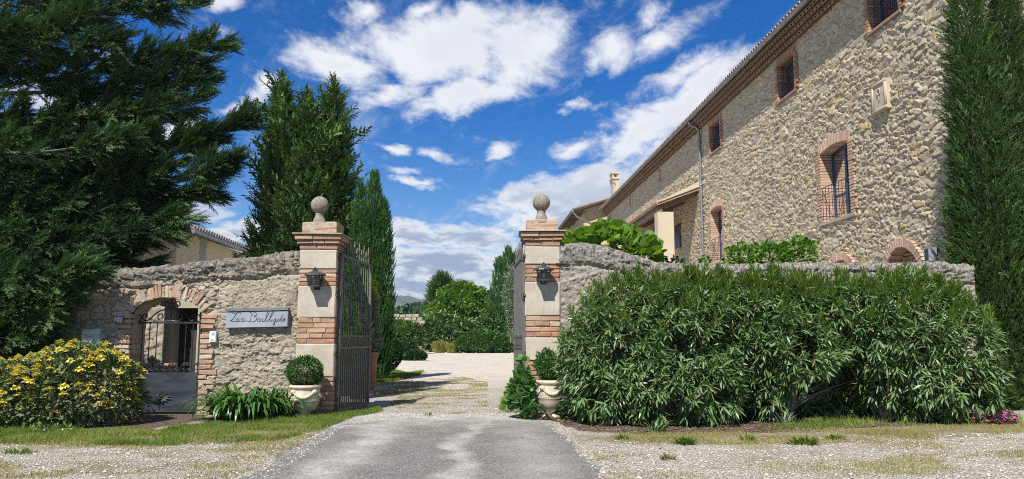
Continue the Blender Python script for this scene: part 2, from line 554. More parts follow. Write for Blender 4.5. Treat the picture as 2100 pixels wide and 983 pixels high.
def m_asphalt():
    m, t, p = newmat('worn_asphalt')
    o = t.pos()
    v = t.n('ShaderNodeTexVoronoi'); v.inputs['Scale'].default_value = 70; t.set(v.inputs['Vector'], o)
    g = t.n('ShaderNodeSeparateColor'); t.set(g.inputs[0], v.outputs['Color'])
    col = t.ramp(g.outputs[0], [(0, (.105, .098, .09)), (.5, (.155, .147, .136)), (.85, (.215, .205, .19)), (1, (.30, .288, .265))])
    sx = t.n('ShaderNodeSeparateXYZ'); t.set(sx.inputs[0], o)
    # pale stone dust carried out by the tyres along two tracks, and a bare band at the threshold
    wob = t.m('MULTIPLY_ADD', t.noise(o, .8, 3), .9, -.45)
    x = t.m('ADD', sx.outputs[0], wob)
    # the lane leaves the gate towards the viewer's left
    def track(c, w):
        return t.sstep(t.m('ABSOLUTE', t.m('SUBTRACT', x, c)), w, .02)
    tr = t.m('MAXIMUM', track(-1.62, .42), t.m('MULTIPLY', track(-.52, .22), .95))
    tr = t.m('MAXIMUM', tr, t.m('MULTIPLY', track(.2, .5), .45))
    far = t.sstep(t.m('ADD', sx.outputs[1], t.m('MULTIPLY_ADD', t.noise(o, 2.2, 5, .7), 2.4, -1.2)), 9.6, 11.5)
    nz = t.sstep(t.noise(o, 2.6, 7, .75), .3, .7)
    d = t.m('MULTIPLY', t.m('MAXIMUM', t.m('MULTIPLY', tr, 1.0), t.m('MULTIPLY', far, 1.0)), t.m('MULTIPLY_ADD', nz, .7, .35))
    d = t.m('ADD', d, t.m('MULTIPLY', t.sstep(t.noise(o, 26, 5, .8), .55, .75), .35))
    d = t.m('ADD', d, t.m('MULTIPLY', t.sstep(t.noise(o, 1.1, 5, .6), .45, .7), .22))
    col = t.mix(d, col, t.ramp(g.outputs[1], [(0, (.25, .235, .205)), (1, (.50, .475, .42))]))
    t.set(p.inputs['Base Color'], col)
    p.inputs['Roughness'].default_value = .88
    p.inputs['Specular IOR Level'].default_value = .25
    bump(t, p, t.m('SUBTRACT', 1.0, v.outputs['Distance']), .5, .01)
    return m

def m_soil(name, a, b, c, sc=7, gs=55):
    m, t, p = newmat(name)
    o = t.pos()
    v = t.n('ShaderNodeTexVoronoi'); v.inputs['Scale'].default_value = gs; t.set(v.inputs['Vector'], o)
    g = t.n('ShaderNodeSeparateColor'); t.set(g.inputs[0], v.outputs['Color'])
    col = t.mix(t.sstep(t.noise(o, sc, 6, .7), .35, .65), a, b)
    col = t.mix(t.m('MULTIPLY', t.sstep(g.outputs[0], .66, .9), t.sstep(t.noise(o, 2.2, 5, .7), .36, .56)), col, c)
    t.set(p.inputs['Base Color'], col)
    p.inputs['Roughness'].default_value = .95
    bump(t, p, t.m('ADD', t.noise(o, 40, 4, .7), t.m('MULTIPLY', g.outputs[1], .5)), .8, .015)
    return m

M = {}
M['gravel'] = m_gravel()
M['asphalt'] = m_asphalt()
M['verge'] = m_soil('verge_soil', (.20, .175, .085), (.34, .295, .20), (.52, .485, .41))
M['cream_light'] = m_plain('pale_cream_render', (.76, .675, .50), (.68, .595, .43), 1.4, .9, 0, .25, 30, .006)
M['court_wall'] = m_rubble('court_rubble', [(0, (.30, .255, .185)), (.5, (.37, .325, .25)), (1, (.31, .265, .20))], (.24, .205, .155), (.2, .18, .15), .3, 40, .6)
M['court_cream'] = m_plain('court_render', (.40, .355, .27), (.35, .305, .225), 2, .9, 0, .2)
M['bed'] = m_soil('bed_soil', (.10, .068, .045), (.20, .15, .105), (.42, .36, .28), 9, 40)
M['field'] = m_plain('field', (.10, .12, .04), (.18, .16, .07), .05, .95, 0, 0)
M['hill'] = None
HOUSE = [(0, (.52, .42, .26)), (.16, (.58, .49, .335)), (.34, (.44, .36, .235)), (.5, (.62, .53, .37)), (.66, (.48, .415, .30)), (.8, (.37, .32, .235)), (.9, (.56, .46, .30)), (.955, (.52, .365, .16)), (1, (.50, .425, .29))]
M['house_wall'] = m_rubble('house_rubble', HOUSE, (.235, .18, .115), (.22, .19, .14), .30, 40, .6)  # mortar colour darkened so the joints read as deep shadow
GARD = [(0, (.36, .31, .23)), (.25, (.47, .415, .32)), (.45, (.31, .265, .195)), (.62, (.50, .435, .315)), (.78, (.41, .37, .305)), (.9, (.45, .32, .20)), (1, (.38, .335, .26))]
M['garden_wall'] = m_rubble('garden_rubble', GARD, (.36, .315, .24), (.085, .078, .066), .85, 55, .9)
M['garden_wall_grey'] = m_rubble('garden_rubble_grey', [(0, (.30, .275, .23)), (.4, (.42, .385, .32)), (.7, (.33, .29, .23)), (1, (.48, .44, .37))], (.30, .275, .225), (.115, .108, .092), .85, 55, .9)
M['brick'] = m_brick('old_brick')
M['brick_pale'] = m_brick('pale_brick', [(0, (.44, .28, .185)), (.3, (.49, .335, .235)), (.6, (.41, .26, .18)), (.85, (.51, .385, .28)), (1, (.43, .24, .15))], .15)
M['brick_worn'] = m_brick('worn_brick', [(0, (.36, .19, .115)), (.25, (.44, .34, .24)), (.5, (.30, .185, .125)), (.7, (.46, .38, .28)), (.85, (.38, .22, .14)), (1, (.33, .27, .20))], .5)
M['mortar'] = m_plain('lime_mortar', (.42, .36, .27), (.30, .25, .19), 20, .95, 0, .5, 90, .008)
def m_ashlar():
    m, t, p = newmat('limestone_block')
    o = t.pos()
    col = t.mix(t.sstep(t.noise(o, 3.5, 6, .7), .3, .7), (.49, .435, .34), (.37, .325, .25))
    pit = t.sstep(t.noise(scalev(t, o, (1, 1, 2.2)), 34, 4, .75), .64, .70)
    col = t.mix(t.m('MULTIPLY', pit, .75), col, (.24, .195, .14))
    st = t.sstep(t.noise(scalev(t, o, (5, 5, .6)), 2.6, 5, .7), .56, .74)
    col = t.mix(t.m('MULTIPLY', st, .65), col, (.24, .215, .175))
    gr = t.sstep(t.noise(o, 1.9, 5, .7), .45, .7)
    col = t.mix(t.m('MULTIPLY', gr, .4), col, (.30, .275, .235))
    t.set(p.inputs['Base Color'], col)
    p.inputs['Roughness'].default_value = .9
    bump(t, p, t.m('SUBTRACT', t.noise(o, 60, 5, .7), t.m('MULTIPLY', pit, .8)), .45, .012)
    return m
M['ashlar'] = m_ashlar()
def m_lichenstone(name, a, b, dk):
    m, t, p = newmat(name)
    o = t.pos()
    col = t.mix(t.sstep(t.noise(o, 14, 6, .7), .35, .65), a, b)
    col = t.mix(t.m('MULTIPLY', t.sstep(t.noise(o, 36, 5, .75), .52, .62), .8), col, dk)
    col = t.mix(t.m('MULTIPLY', t.sstep(t.noise(o, 22, 5, .75), .62, .67), .8), col, (.52, .48, .40))
    t.set(p.inputs['Base Color'], col)
    p.inputs['Roughness'].default_value = .95
    bump(t, p, t.noise(o, 70, 5, .75), .8, .02)
    return m
M['finial'] = m_lichenstone('lichened_stone', (.33, .285, .215), (.22, .19, .145), (.12, .105, .085))
M['urn'] = m_plain('cream_glaze', (.58, .525, .40), (.44, .38, .27), 9, .55, 0, .25, 40, .006)
M['iron'] = m_plain('old_grey_iron', (.10, .096, .088), (.15, .143, .13), 12, .6, .12, .3, 80, .003)
M['rust'] = m_plain('rusty_iron', (.13, .085, .06), (.09, .075, .065), 18, .75, .3, .4, 80, .003)
M['black_iron'] = m_plain('black_iron', (.028, .029, .033), (.045, .045, .05), 14, .5, .4, .2, 90, .002)
M['gate_sheet'] = m_plain('slate_blue_sheet', (.030, .037, .05), (.05, .06, .077), 2.5, .5, .3, .15, 30, .003, (1, 1, 3.0))
M['lamp'] = m_plain('lamp_metal', (.045, .05, .058), (.07, .075, .085), 20, .45, .5, .15, 60, .002)
M['zinc'] = m_plain('zinc', (.30, .31, .32), (.22, .225, .23), 5, .45, .6, .1, 20, .003)
M['sign'] = m_plain('grey_sign_metal', (.27, .295, .335), (.34, .365, .41), 1.8, .42, .25, .06, 50, .002)
M['sign_rail'] = m_plain('sign_rail_metal', (.14, .15, .165), (.20, .21, .225), 3, .45, .3, .05)
M['engrave'] = m_plain('engraved_line', (.025, .026, .03), (.045, .045, .05), 20, .7, 0, 0)
M['white_plastic'] = m_plain('white_plastic', (.62, .64, .66), (.70, .71, .72), 5, .4, 0, 0)
M['grey_plastic'] = m_plain('grey_plastic', (.30, .32, .34), (.36, .38, .40), 5, .45, 0, 0)
M['mail'] = m_plain('pale_green_enamel', (.42, .46, .42), (.50, .53, .48), 6, .45, 0, .05)
M['plate_red'] = m_plain('plate_dark_red', (.11, .022, .03), (.14, .03, .035), 6, .35, 0, 0)
M['plate_white'] = m_plain('plate_white', (.8, .8, .8), (.75, .75, .75), 6, .35, 0, 0)
M['cream'] = m_plain('cream_render', (.54, .47, .335), (.47, .405, .285), 1.4, .9, 0, .25, 30, .006)
M['cream_pillar'] = m_plain('cream_pillar_render', (.52, .455, .33), (.47, .40, .28), 2.0, .9, 0, .2, 30, .006)
M['tile'] = m_plain('canal_tile', (.42, .27, .18), (.28, .20, .155), 3.2, .9, 0, .4, 40, .01)
M['tile_grey'] = m_plain('grey_canal_tile', (.22, .19, .165), (.33, .27, .215), 3.2, .9, 0, .4, 40, .01)
M['genoise'] = m_brick('genoise_tile', [(0, (.27, .165, .105)), (.3, (.34, .22, .145)), (.6, (.24, .155, .105)), (1, (.30, .185, .115))], .3)
M['wood'] = m_plain('old_beam', (.13, .085, .05), (.19, .13, .08), 4, .8, 0, .3, 30, .006, (1, .1, 1))
M['win_frame'] = m_plain('dark_blue_grey_frame', (.035, .045, .085), (.05, .06, .105), 8, .4, 0, 0)
M['curtain'] = m_plain('curtain', (.20, .17, .13), (.30, .26, .20), 4, .9, 0, 0, streak=(6, 6, .4))
M['dark'] = m_plain('dark_interior', (.018, .017, .016), (.03, .028, .025), 3, .9, 0, 0)
M['slate_dark'] = m_plain('dark_boards', (.045, .042, .042), (.028, .027, .028), 5, .6, 0, .15, 30, .004, (6, 6, .5))
M['terracotta'] = m_plain('terracotta', (.40, .19, .115), (.47, .26, .17), 7, .85, 0, .2, 40, .005)
M['bark'] = m_plain('bark', (.085, .066, .05), (.14, .115, .09), 14, .95, 0, .6, 40, .012, (1, 1, .35))
M['bark_pale'] = m_plain('pale_stem', (.26, .22, .16), (.16, .13, .095), 14, .9, 0, .4, 40, .008)
M['plaque'] = m_plain('carved_limestone', (.52, .45, .33), (.43, .36, .255), 7, .9, 0, .3, 50, .008)
M['aerial'] = m_plain('aluminium', (.6, .6, .6), (.5, .5, .5), 5, .35, .8, 0)
M['dirt_bulb'] = m_plain('lamp_bulb', (.55, .55, .52), (.6, .6, .58), 5, .3, 0, 0)
def m_glass(name, col=(.8, .85, .85), a=.35, rough=.05):
    m, t, p = newmat(name)
    gl = t.n('ShaderNodeBsdfGlossy'); gl.inputs[0].default_value = (.9, .93, .95, 1); gl.inputs[1].default_value = rough
    tr = t.n('ShaderNodeBsdfTransparent'); tr.inputs[0].default_value = (*col, 1)
    fr = t.n('ShaderNodeLayerWeight'); fr.inputs[0].default_value = a
    mx = t.n('ShaderNodeMixShader')
    t.set(mx.inputs[0], t.m('MULTIPLY_ADD', fr.outputs['Fresnel'], .8, .04))
    t.L.new(tr.outputs[0], mx.inputs[1]); t.L.new(gl.outputs[0], mx.inputs[2])
    t.L.new(mx.outputs[0], m.node_tree.nodes['Material Output'].inputs[0])
    return m
M['glass'] = m_glass('window_glass', (.55, .6, .6), .3)
M['lamp_glass'] = m_glass('lamp_glass', (.75, .78, .76), .35, .15)

# foliage
M['oleander'] = m_leaf('oleander_leaf', [(.056, .108, .034), (.098, .168, .054), (.15, .232, .084), (.22, .295, .14)], .42, .16, 1.6, .5, (1.2, 1.7, .5), .35)
M['oleander_new'] = m_leaf('oleander_new_leaf', [(.085, .145, .026), (.12, .185, .036), (.155, .225, .05)], .42, .3, 2, .4, (1.4, 1.5, .4), .3)
M['oleander_dead'] = m_leaf('oleander_dry_leaf', [(.30, .20, .10), (.42, .33, .17), (.24, .13, .07)], .6, .2, 2, .3)
M['conifer_dark'] = m_leaf('dark_cypress_spray', [(.026, .056, .022), (.046, .092, .033), (.078, .142, .046), (.12, .195, .062)], .6, .10, .9, .25, (1.1, 1.5, .5), .7)
M['conifer_mid'] = m_leaf('leylandii_spray', [(.032, .070, .022), (.062, .120, .034), (.105, .18, .048), (.18, .25, .08)], .6, .14, 1.5, .25, (1.3, 1.5, .5), .6)
M['cypress_bright'] = m_leaf('cypress_spray', [(.022, .070, .018), (.042, .118, .026), (.066, .165, .036), (.10, .215, .046)], .6, .14, 1.8, .25, (1.2, 1.5, .4), .55)
M['cypress_right'] = m_leaf('wall_cypress_spray', [(.042, .088, .030), (.070, .130, .040), (.105, .18, .052), (.15, .23, .066)], .6, .2, 1.8, .25, (1.2, 1.5, .4), .5)
M['spray_dead'] = m_leaf('dry_spray', [(.20, .12, .08), (.30, .19, .13)], .7, .1, 2, .2)
M['box'] = m_leaf('box_leaf', [(.018, .060, .010), (.036, .105, .016), (.062, .16, .026), (.10, .22, .04)], .4, .2, 6, .5, (1.3, 1.6, .4), .35)
M['box_dark'] = m_leaf('dark_shrub_leaf', [(.018, .048, .014), (.032, .078, .02), (.055, .115, .03)], .5, .15, 2, .4, None, .4)
M['vine'] = m_leaf('vine_leaf', [(.085, .165, .022), (.15, .265, .042), (.22, .355, .07)], .45, .35, 2, .4, (1.3, 1.4, .3), .3)
M['shrub_bright'] = m_leaf('bright_shrub_leaf', [(.07, .155, .022), (.12, .23, .038), (.18, .31, .06)], .45, .3, 2, .4, (1.3, 1.4, .3), .35)
M['tree_bright'] = m_leaf('bright_tree_leaf', [(.070, .15, .020), (.115, .225, .028), (.155, .28, .038)], .5, .28, .5, .35, (1.3, 1.4, .35), .45)
M['tree_speck'] = m_leaf('speckled_shrub_leaf', [(.055, .11, .026), (.09, .165, .040), (.145, .225, .070)], .4, .2, .8, .5, None, .3)
M['olive'] = m_leaf('olive_leaf', [(.12, .155, .10), (.20, .235, .165), (.30, .33, .25)], .5, .15, 1.5, .4, None, .3)
M['silver'] = m_leaf('silver_leaf', [(.14, .19, .14), (.24, .29, .22), (.33, .37, .29)], .6, .15, 3, .3, None, .3)
M['yellow_leaf'] = m_leaf('yellow_green_leaf', [(.30, .34, .03), (.48, .46, .05)], .5, .3, 3, .3)
M['phlomis'] = m_leaf('sage_leaf', [(.055, .085, .028), (.095, .135, .048), (.15, .19, .085), (.23, .27, .15)], .65, .15, 3, .25, None, .35)
M['yellow'] = m_leaf('yellow_petal', [(.62, .53, .07), (.70, .62, .12), (.76, .70, .20)], .6, .2, 8, .2, (1.2, 1.1, .4), .3)
M['red'] = m_leaf('red_petal', [(.30, .012, .018), (.42, .02, .03)], .6, .1, 8, .2)
M['pink'] = m_leaf('pink_petal', [(.55, .09, .34), (.68, .16, .46)], .6, .2, 8, .2, (1.2, .6, 1.1))
M['white_petal'] = m_leaf('white_petal', [(.75, .75, .72), (.8, .8, .78)], .6, .1, 8, .2)
M['agap'] = m_leaf('agapanthus_leaf', [(.038, .105, .020), (.065, .155, .032), (.10, .21, .05)], .36, .2, 4, .55, (1.3, 1.5, .4), .25)
M['mallow'] = m_leaf('mallow_leaf', [(.06, .15, .035), (.10, .22, .06), (.15, .28, .09)], .5, .28, 4, .35, None, .3)
M['grass'] = m_leaf('grass_blade', [(.075, .14, .016), (.12, .20, .025), (.19, .25, .045), (.30, .28, .10)], .6, .3, .9, .25, (1.3, 1.4, .4), .6)
M['grass_dry'] = m_leaf('dry_grass_blade', [(.16, .17, .04), (.26, .235, .075), (.36, .30, .14), (.13, .19, .03)], .7, .25, .9, .2, None, .5)
M['grass_gold'] = m_leaf('golden_grass_blade', [(.19, .21, .045), (.28, .27, .07), (.14, .19, .035)], .7, .2, .9, .2, None, .4)
def m_hill():
    m, t, p = newmat('wooded_hill')
    o = t.pos()
    col = t.ramp(t.noise(o, .035, 8, .7), [(.3, (.030, .055, .028)), (.5, (.06, .10, .045)), (.7, (.12, .155, .075))])
    t.set(p.inputs['Base Color'], col)
    p.inputs['Roughness'].default_value = 1
    bump(t, p, t.noise(o, .09, 6, .7), 1.0, 6)
    return m
M['hill'] = m_hill()

# ------------------------------------------------------------------ ground
rng = np.random.default_rng(7)
random.seed(7)
YP, YW = 11.60, 11.66                      # front of the gate pillars, front of the garden walls

def sheet(name, pts, mat, z, jag=.0, step=.12, seed=3, kind='structure'):
    P = [Vector((p[0], p[1], 0)) for p in pts]
    out = []
    for i in range(len(P)):
        a, b = P[i], P[(i + 1) % len(P)]
        n = max(1, int((b - a).length / step)) if jag else 1
        d = (b - a); nr = Vector((-d.y, d.x, 0)).normalized() if d.length else Vector((0, 0, 0))
        for k in range(n):
            q = a + d * (k / n)
            if jag:
                w = float(fbm(q.x * 2.3 + 31, q.y * 2.3 + 17, seed, 5)) - .5
                w2 = float(fbm(q.x * 11 + 3, q.y * 11 + 7, seed + 9, 3)) - .5
                q = q + nr * (w * 2.2 + w2 * .9) * jag
            out.append((q.x, q.y, z))
    me = bpy.data.meshes.new(name)
    me.from_pydata(out, [], [tuple(range(len(out)))])
    me.update(); me.materials.append(mat)
    o = link(name, me)
    return tag(o, kind=kind)

VL = [gd(*p) for p in [(-400, 884), (0, 884), (330, 884), (420, 868), (600, 858), (735, 848), (735, 852), (700, 867), (650, 888), (560, 910), (330, 916), (0, 912), (-400, 912)]]
VR = [gd(*p) for p in [(1190, 893), (1380, 893), (1560, 885), (1900, 872), (2100, 862), (2500, 862), (2500, 885), (2100, 888), (1900, 906), (1560, 913), (1300, 913), (1190, 908)]]
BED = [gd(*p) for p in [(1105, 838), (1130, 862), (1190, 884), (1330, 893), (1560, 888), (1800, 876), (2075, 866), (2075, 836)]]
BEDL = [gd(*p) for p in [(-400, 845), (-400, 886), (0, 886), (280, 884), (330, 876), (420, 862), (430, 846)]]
LAWN = [[gd(*q) for q in pl] for pl in ([(757, 842), (775, 838), (790, 843), (760, 852), (715, 858), (700, 856), (730, 848)],
           [(757, 764), (800, 758), (835, 766), (880, 760), (870, 770), (815, 782), (757, 786)],
           [(1076, 848), (1020, 846), (1030, 815), (1048, 780), (1076, 775)])]
def inpoly(x, y, P):
    P = np.array(P); n = len(P); c = np.zeros(x.shape, bool); j = n - 1
    for i in range(n):
        xi, yi = P[i]; xj, yj = P[j]
        c ^= ((yi > y) != (yj > y)) & (x < (xj - xi) * (y - yi) / (yj - yi + 1e-12) + xi)
        j = i
    return c
def softpoly(x, y, P, w):
    """1 well inside the polygon, 0 outside, a ramp of half width w across its edge"""
    d = np.full(x.shape, 1e9); n = len(P)
    for i in range(n):
        a = np.array(P[i]); b = np.array(P[(i + 1) % n]); ab = b - a
        t = np.clip(((x - a[0]) * ab[0] + (y - a[1]) * ab[1]) / (ab @ ab + 1e-9), 0, 1)
        d = np.minimum(d, np.hypot(x - a[0] - ab[0] * t, y - a[1] - ab[1] * t))
    d = np.where(inpoly(x, y, P), d, -d)
    return np.clip(.5 + d / (2 * w), 0, 1)
def ground():
    n = 34
    xs = np.concatenate([-np.geomspace(4000, 9.6, n), np.arange(-9.5, 9.51, .06), np.geomspace(9.6, 4000, n)])
    ys = np.concatenate([-np.geomspace(4000, 4, n), np.linspace(-3, 5, 12), np.arange(5.06, 24, .07), np.geomspace(24.2, 4000, n)])
    X, Y = np.meshgrid(xs, ys)
    Z = np.zeros_like(X)
    near = (np.abs(X) < 12) & (Y > 4) & (Y < 25)
    vg = np.zeros_like(X); bd = np.zeros_like(X)
    x, y = X[near], Y[near]
    v = np.maximum(softpoly(x, y, VL, .28), softpoly(x, y, VR, .45))
    for pl in LAWN: v = np.maximum(v, softpoly(x, y, pl, .22))
    vg[near] = v
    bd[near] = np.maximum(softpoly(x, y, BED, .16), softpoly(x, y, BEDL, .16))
    V = np.stack([X, Y, Z], -1).reshape(-1, 3)
    nx = len(xs); ny = len(ys)
    I = (np.arange(ny - 1)[:, None] * nx + np.arange(nx - 1)[None, :]).ravel()
    F = np.stack([I, I + 1, I + nx + 1, I + nx], 1)
    return tag(npmesh('ground', V, F, M['gravel'], attrs={'verge': vg, 'bed': bd}), kind='structure')
ground()
# fields beyond the courtyard
sheet('field', [(-600, 66), (600, 66), (600, 1400), (-600, 1400)], M['field'], .004)

dl = [(757, 849), (735, 852), (700, 866), (655, 888), (600, 920), (560, 945), (505, 983)]
dr = [(1078, 849), (1110, 860), (1140, 878), (1168, 905), (1195, 935), (1245, 983)]
L_ = [gd(*p) for p in dl]; R_ = [gd(*p) for p in dr]
lx, ly = L_[-1]; rx, ry = R_[-1]
poly = L_ + [(lx - .5, ly - .8), (lx - 1.6, ly - 1.9), (-7, 3.6), (-30, 3.0), (-30, -3), (30, -3), (30, 3.0), (7, 3.8), (rx + 1.2, ry - 1.6), (rx + .35, ry - .6)] + R_[::-1]
sheet('drive', poly, M['asphalt'], .004, .11, .08, 5)

# wooded hill far behind
def hill(name, Y, prof, depth, mat, seed):
    xs = np.linspace(-1400, 1100, 260)
    zt = np.interp(xs, [p[0] for p in prof], [p[1] for p in prof]) + 5 * (fbm(xs * .03, xs * 0, seed) - .5) + 3 * (fbm(xs * .2, xs * 0, seed + 3, 3) - .5)
    ts = np.linspace(0, 1, 26)
    X, T = np.meshgrid(xs, ts)
    Z = zt[None, :] * np.sin(np.clip(T * 1.3, 0, 1) * PI / 2) + 6 * (fbm(X * .02, T * 9, seed + 5) - .5) * T
    Z = np.where(T == 0, -3, Z)
    V = np.stack([X, Y + T * depth, Z], -1).reshape(-1, 3)
    n = len(xs)
    I = (np.arange(25)[:, None] * n + np.arange(n - 1)[None, :]).ravel()
    F = np.stack([I, I + 1, I + n + 1, I + n], 1)
    return tag(npmesh(name, V, F, mat, smooth=True), kind='structure')
def hx(px, py, Y): p = at(px, py, Y); return (p[0], p[2])
YH = 1500
hill('hill', YH, [(-1400, 70), hx(600, 590, YH + 400), hx(740, 600, YH + 400), hx(800, 607, YH + 400), hx(845, 609, YH + 400), hx(880, 621, YH + 400), hx(920, 640, YH + 400), hx(1050, 655, YH + 400), (300, 30), (1100, 40)], 500, M['hill'], 2)

# ------------------------------------------------------------------ rubble garden walls
def wall_mesh(name, X0, X1, step, topfn, Yf, th, mat, parent, seed, cell=(.24, .13), amp=.035, opening=None, rough=.5, zstep=None, smoothmask=None, cover=None):
    xs = np.arange(X0, X1 + step, step); nx = len(xs)
    nf = int(2.2 / (zstep or step))
    tf = np.linspace(0, 1, nf)
    nc, nb = 30, 34
    top = topfn(xs)
    rows = []; nrm = []; sc = []; tt = []
    rise = .045
    for t in tf:
        z = (top) * t
        rows.append(np.stack([xs, np.full(nx, Yf), z], -1)); nrm.append(np.tile([0, -1, 0], (nx, 1))); sc.append(z); tt.append(np.clip((z - top + .42) / .42, 0, 1))
    for k in range(1, nc + 1):
        a = PI * k / (nc + 1)
        y = Yf + th / 2 - math.cos(a) * th / 2
        z = top + math.sin(a) * rise
        rows.append(np.stack([xs, np.full(nx, y), z], -1)); nrm.append(np.tile([0, -math.cos(a) * .6, .8], (nx, 1))); sc.append(top + (y - Yf)); tt.append(np.ones(nx))
    for k in range(nb + 1):
        z = top * (1 - k / nb)
        rows.append(np.stack([xs, np.full(nx, Yf + th), z], -1)); nrm.append(np.tile([0, 1, 0], (nx, 1))); sc.append(top + th + (top - z)); tt.append(np.clip((z - top + .42) / .42, 0, 1))
    P = np.array(rows); N = np.array(nrm); U = P[..., 0]; SV = np.array(sc); T = np.array(tt)
    u = U + .12 * (fbm(U * 3, SV * 3, seed + 40) - .5); v = SV + .10 * (fbm(U * 3 + 9, SV * 3 + 4, seed + 50) - .5)
    F1, E, R, DX, DY = stones(u, v, cell[0], cell[1], seed, .95, 2.0)
    F1b, Eb, Rb, DXb, DYb = stones(u, v, cell[0] * .5, cell[1] * .55, seed + 7, .95, 2.0)
    sm = (fbm(U * 1.7, SV * 2.1, seed + 33) + .3 * (hsh(R, 5) - .5)) > .50
    E = np.where(sm, Eb, E); R = np.where(sm, Rb, R); DX = np.where(sm, DXb, DX); DY = np.where(sm, DYb, DY)
    e = np.clip(E / .17, 0, 1)
    st = e * (.35 + .65 * hsh(R, 1)) + e * (DX * (hsh(R, 2) - .5) * 1.6 + DY * (hsh(R, 3) - .35) * 1.8)
    # where the old roughcast still covers the rubble
    pl = np.clip((fbm(U * .75 + 3, SV * .9, seed + 60, 4) - .44) / .14, 0, 1)
    if smoothmask is not None: pl = np.clip(smoothmask(U, SV) + (pl - .5) * .8, 0, 1)
    G1, GE, GR, GX, GY = stones(u + .02 * fbm(U * 30, SV * 30, seed + 71, 2), v, cell[2] if len(cell) > 2 else .058, .8 * (cell[2] if len(cell) > 2 else .05), seed + 72, .95, 2.0)
    ge = np.clip(GE / .3, 0, 1)
    grain = ge * (.25 + .75 * hsh(GR, 1)**1.5) + ge * (GX * (hsh(GR, 2) - .5) + GY * (hsh(GR, 3) - .4))
    med = fbm(U * 7, SV * 9, seed + 80, 4) - .5
    chip = np.clip((fbm(U * 3.3, SV * 5.1, seed + 82, 5) - .60) / .05, 0, 1) * .02
    h = st * amp * (1 - .85 * pl) + pl * (amp * .55 + med * .014) + grain * .022 * rough * (.5 + .6 * pl) + med * .012 - chip
    R = np.where((pl > .5) | (hsh(R, 7) < .25), .55 * R + .45 * GR, R)
    ledge = np.clip((T - .45) / .1, 0, 1)
    h = h + ledge * (.025 + .035 * (fbm(U * 1.6, SV * 4, seed + 90) - .4))
    h = h - .03 * np.clip(1 - np.abs(T - .42 - .3 * (fbm(U * 1.3, U * 0, seed + 95) - .5)) / .07, 0, 1) * (T < .9)
    P = P + N * h[..., None]
    mort = np.clip(1 - e * 1.3, 0, 1) * (1 - pl * .7) + pl * .40 * np.clip((fbm(U * 6, SV * 8, seed + 97) - .42) / .12, 0, 1) + np.clip(1 - ge * 1.5, 0, 1) * .35
    nr = P.shape[0]
    I = (np.arange(nr - 1)[:, None] * nx + np.arange(nx - 1)[None, :]).ravel()
    F = np.stack([I, I + 1, I + nx + 1, I + nx], 1)
    if opening is not None:
        cx = (U[:-1, :-1] + U[1:, 1:]) / 2; cz = (P[:-1, :-1, 2] + P[1:, 1:, 2]) / 2
        F = F[~opening(cx.ravel(), cz.ravel())]
    rn = np.clip(R * .8 + .2 * fbm(U * 2, SV * 2, seed + 11), 0, 1)
    o = npmesh(name, P.reshape(-1, 3), F, mat, parent, {'rnd': rn, 'mort': mort, 'top': T}, smooth=False)
    # closed ends
    return o

# left wall
lt = [(-400, 566), (60, 562), (250, 557), (330, 552), (370, 548), (450, 537), (540, 530), (585, 521), (640, 521)]
LT = [at(p[0], p[1], YW + .2) for p in lt]
ltop = lambda x: np.interp(x, [p[0] for p in LT], [p[2] for p in LT]) - .07 + .05 * (fbm(x * 2.2, x * 0, 5) - .5)
GX0, GX1 = xat(266, YW, 740), xat(412, YW, 740)
GZS, GZT = zat(652, YW), zat(611, YW)
GXC, GHW = (GX0 + GX1) / 2, (GX1 - GX0) / 2
def garch(x): return GZS + (GZT - GZS) * np.sqrt(np.clip(1 - ((x - GXC) / GHW)**2, 0, 1)) ** .9
XL0, XL1 = xat(611, YP, 640), xat(687, YP, 640)
XR0, XR1 = xat(1078, YP, 600), xat(1148, YP, 600)

lw = thing('stone_wall', 'old rubble garden wall pierced by the arched iron pedestrian gate', 'wall', (-5, YW + .2, 0))
rend = lambda U, SV: np.clip((U - xat(432, YW)) / .2, 0, 1) * 1.0 * np.clip((zat(560, YW) - SV) / .25, 0, 1)
wall_mesh('rubble_masonry', -9.3, XL0 + .02, .0105, ltop, YW, .42, M['garden_wall'], lw, 11,
          opening=lambda x, z: (x > GX0) & (x < GX1) & (z < garch(x)), rough=.9, smoothmask=rend, cell=(.22, .10, .042), amp=.046)
# brick jambs and arch of the pedestrian gate
def arch_ring(mb, cx, zc, r0, r1, a0, a1, y0, y1, n, rg, axis='x', jit=.006, gap=.012, squash=1.0):
    """radial bricks; axis: the horizontal world/local axis the arch spans. y0 = outer face, y1 = inner"""
    for k in range(n):
        a = a0 + (a1 - a0) * (k + .5) / n
        rad = Vector((math.cos(a), 0, math.sin(a) * squash)) if axis == 'x' else Vector((0, math.cos(a), math.sin(a) * squash))
        rad.normalize()
        tan = Vector((-rad.z, 0, rad.x)) if axis == 'x' else Vector((0, -rad.z, rad.y))
        rm = (r0 + r1) / 2 + rg.uniform(-.012, .012)
        if axis == 'x':
            c = Vector((cx + math.cos(a) * rm, (y0 + y1) / 2, zc + math.sin(a) * rm * squash)); an = Vector((0, -1, 0))
        else:
            c = Vector(((y0 + y1) / 2, cx + math.cos(a) * rm, zc + math.sin(a) * rm * squash)); an = Vector((-1, 0, 0))
        wd = abs(a1 - a0) * rm / n - gap
        mb.chbox(c - an * rg.uniform(-.008, .012), tan, an, rad, wd / 2, abs(y1 - y0) / 2, (r1 - r0) / 2 * rg.uniform(.86, 1.06), .008, jit, rg)

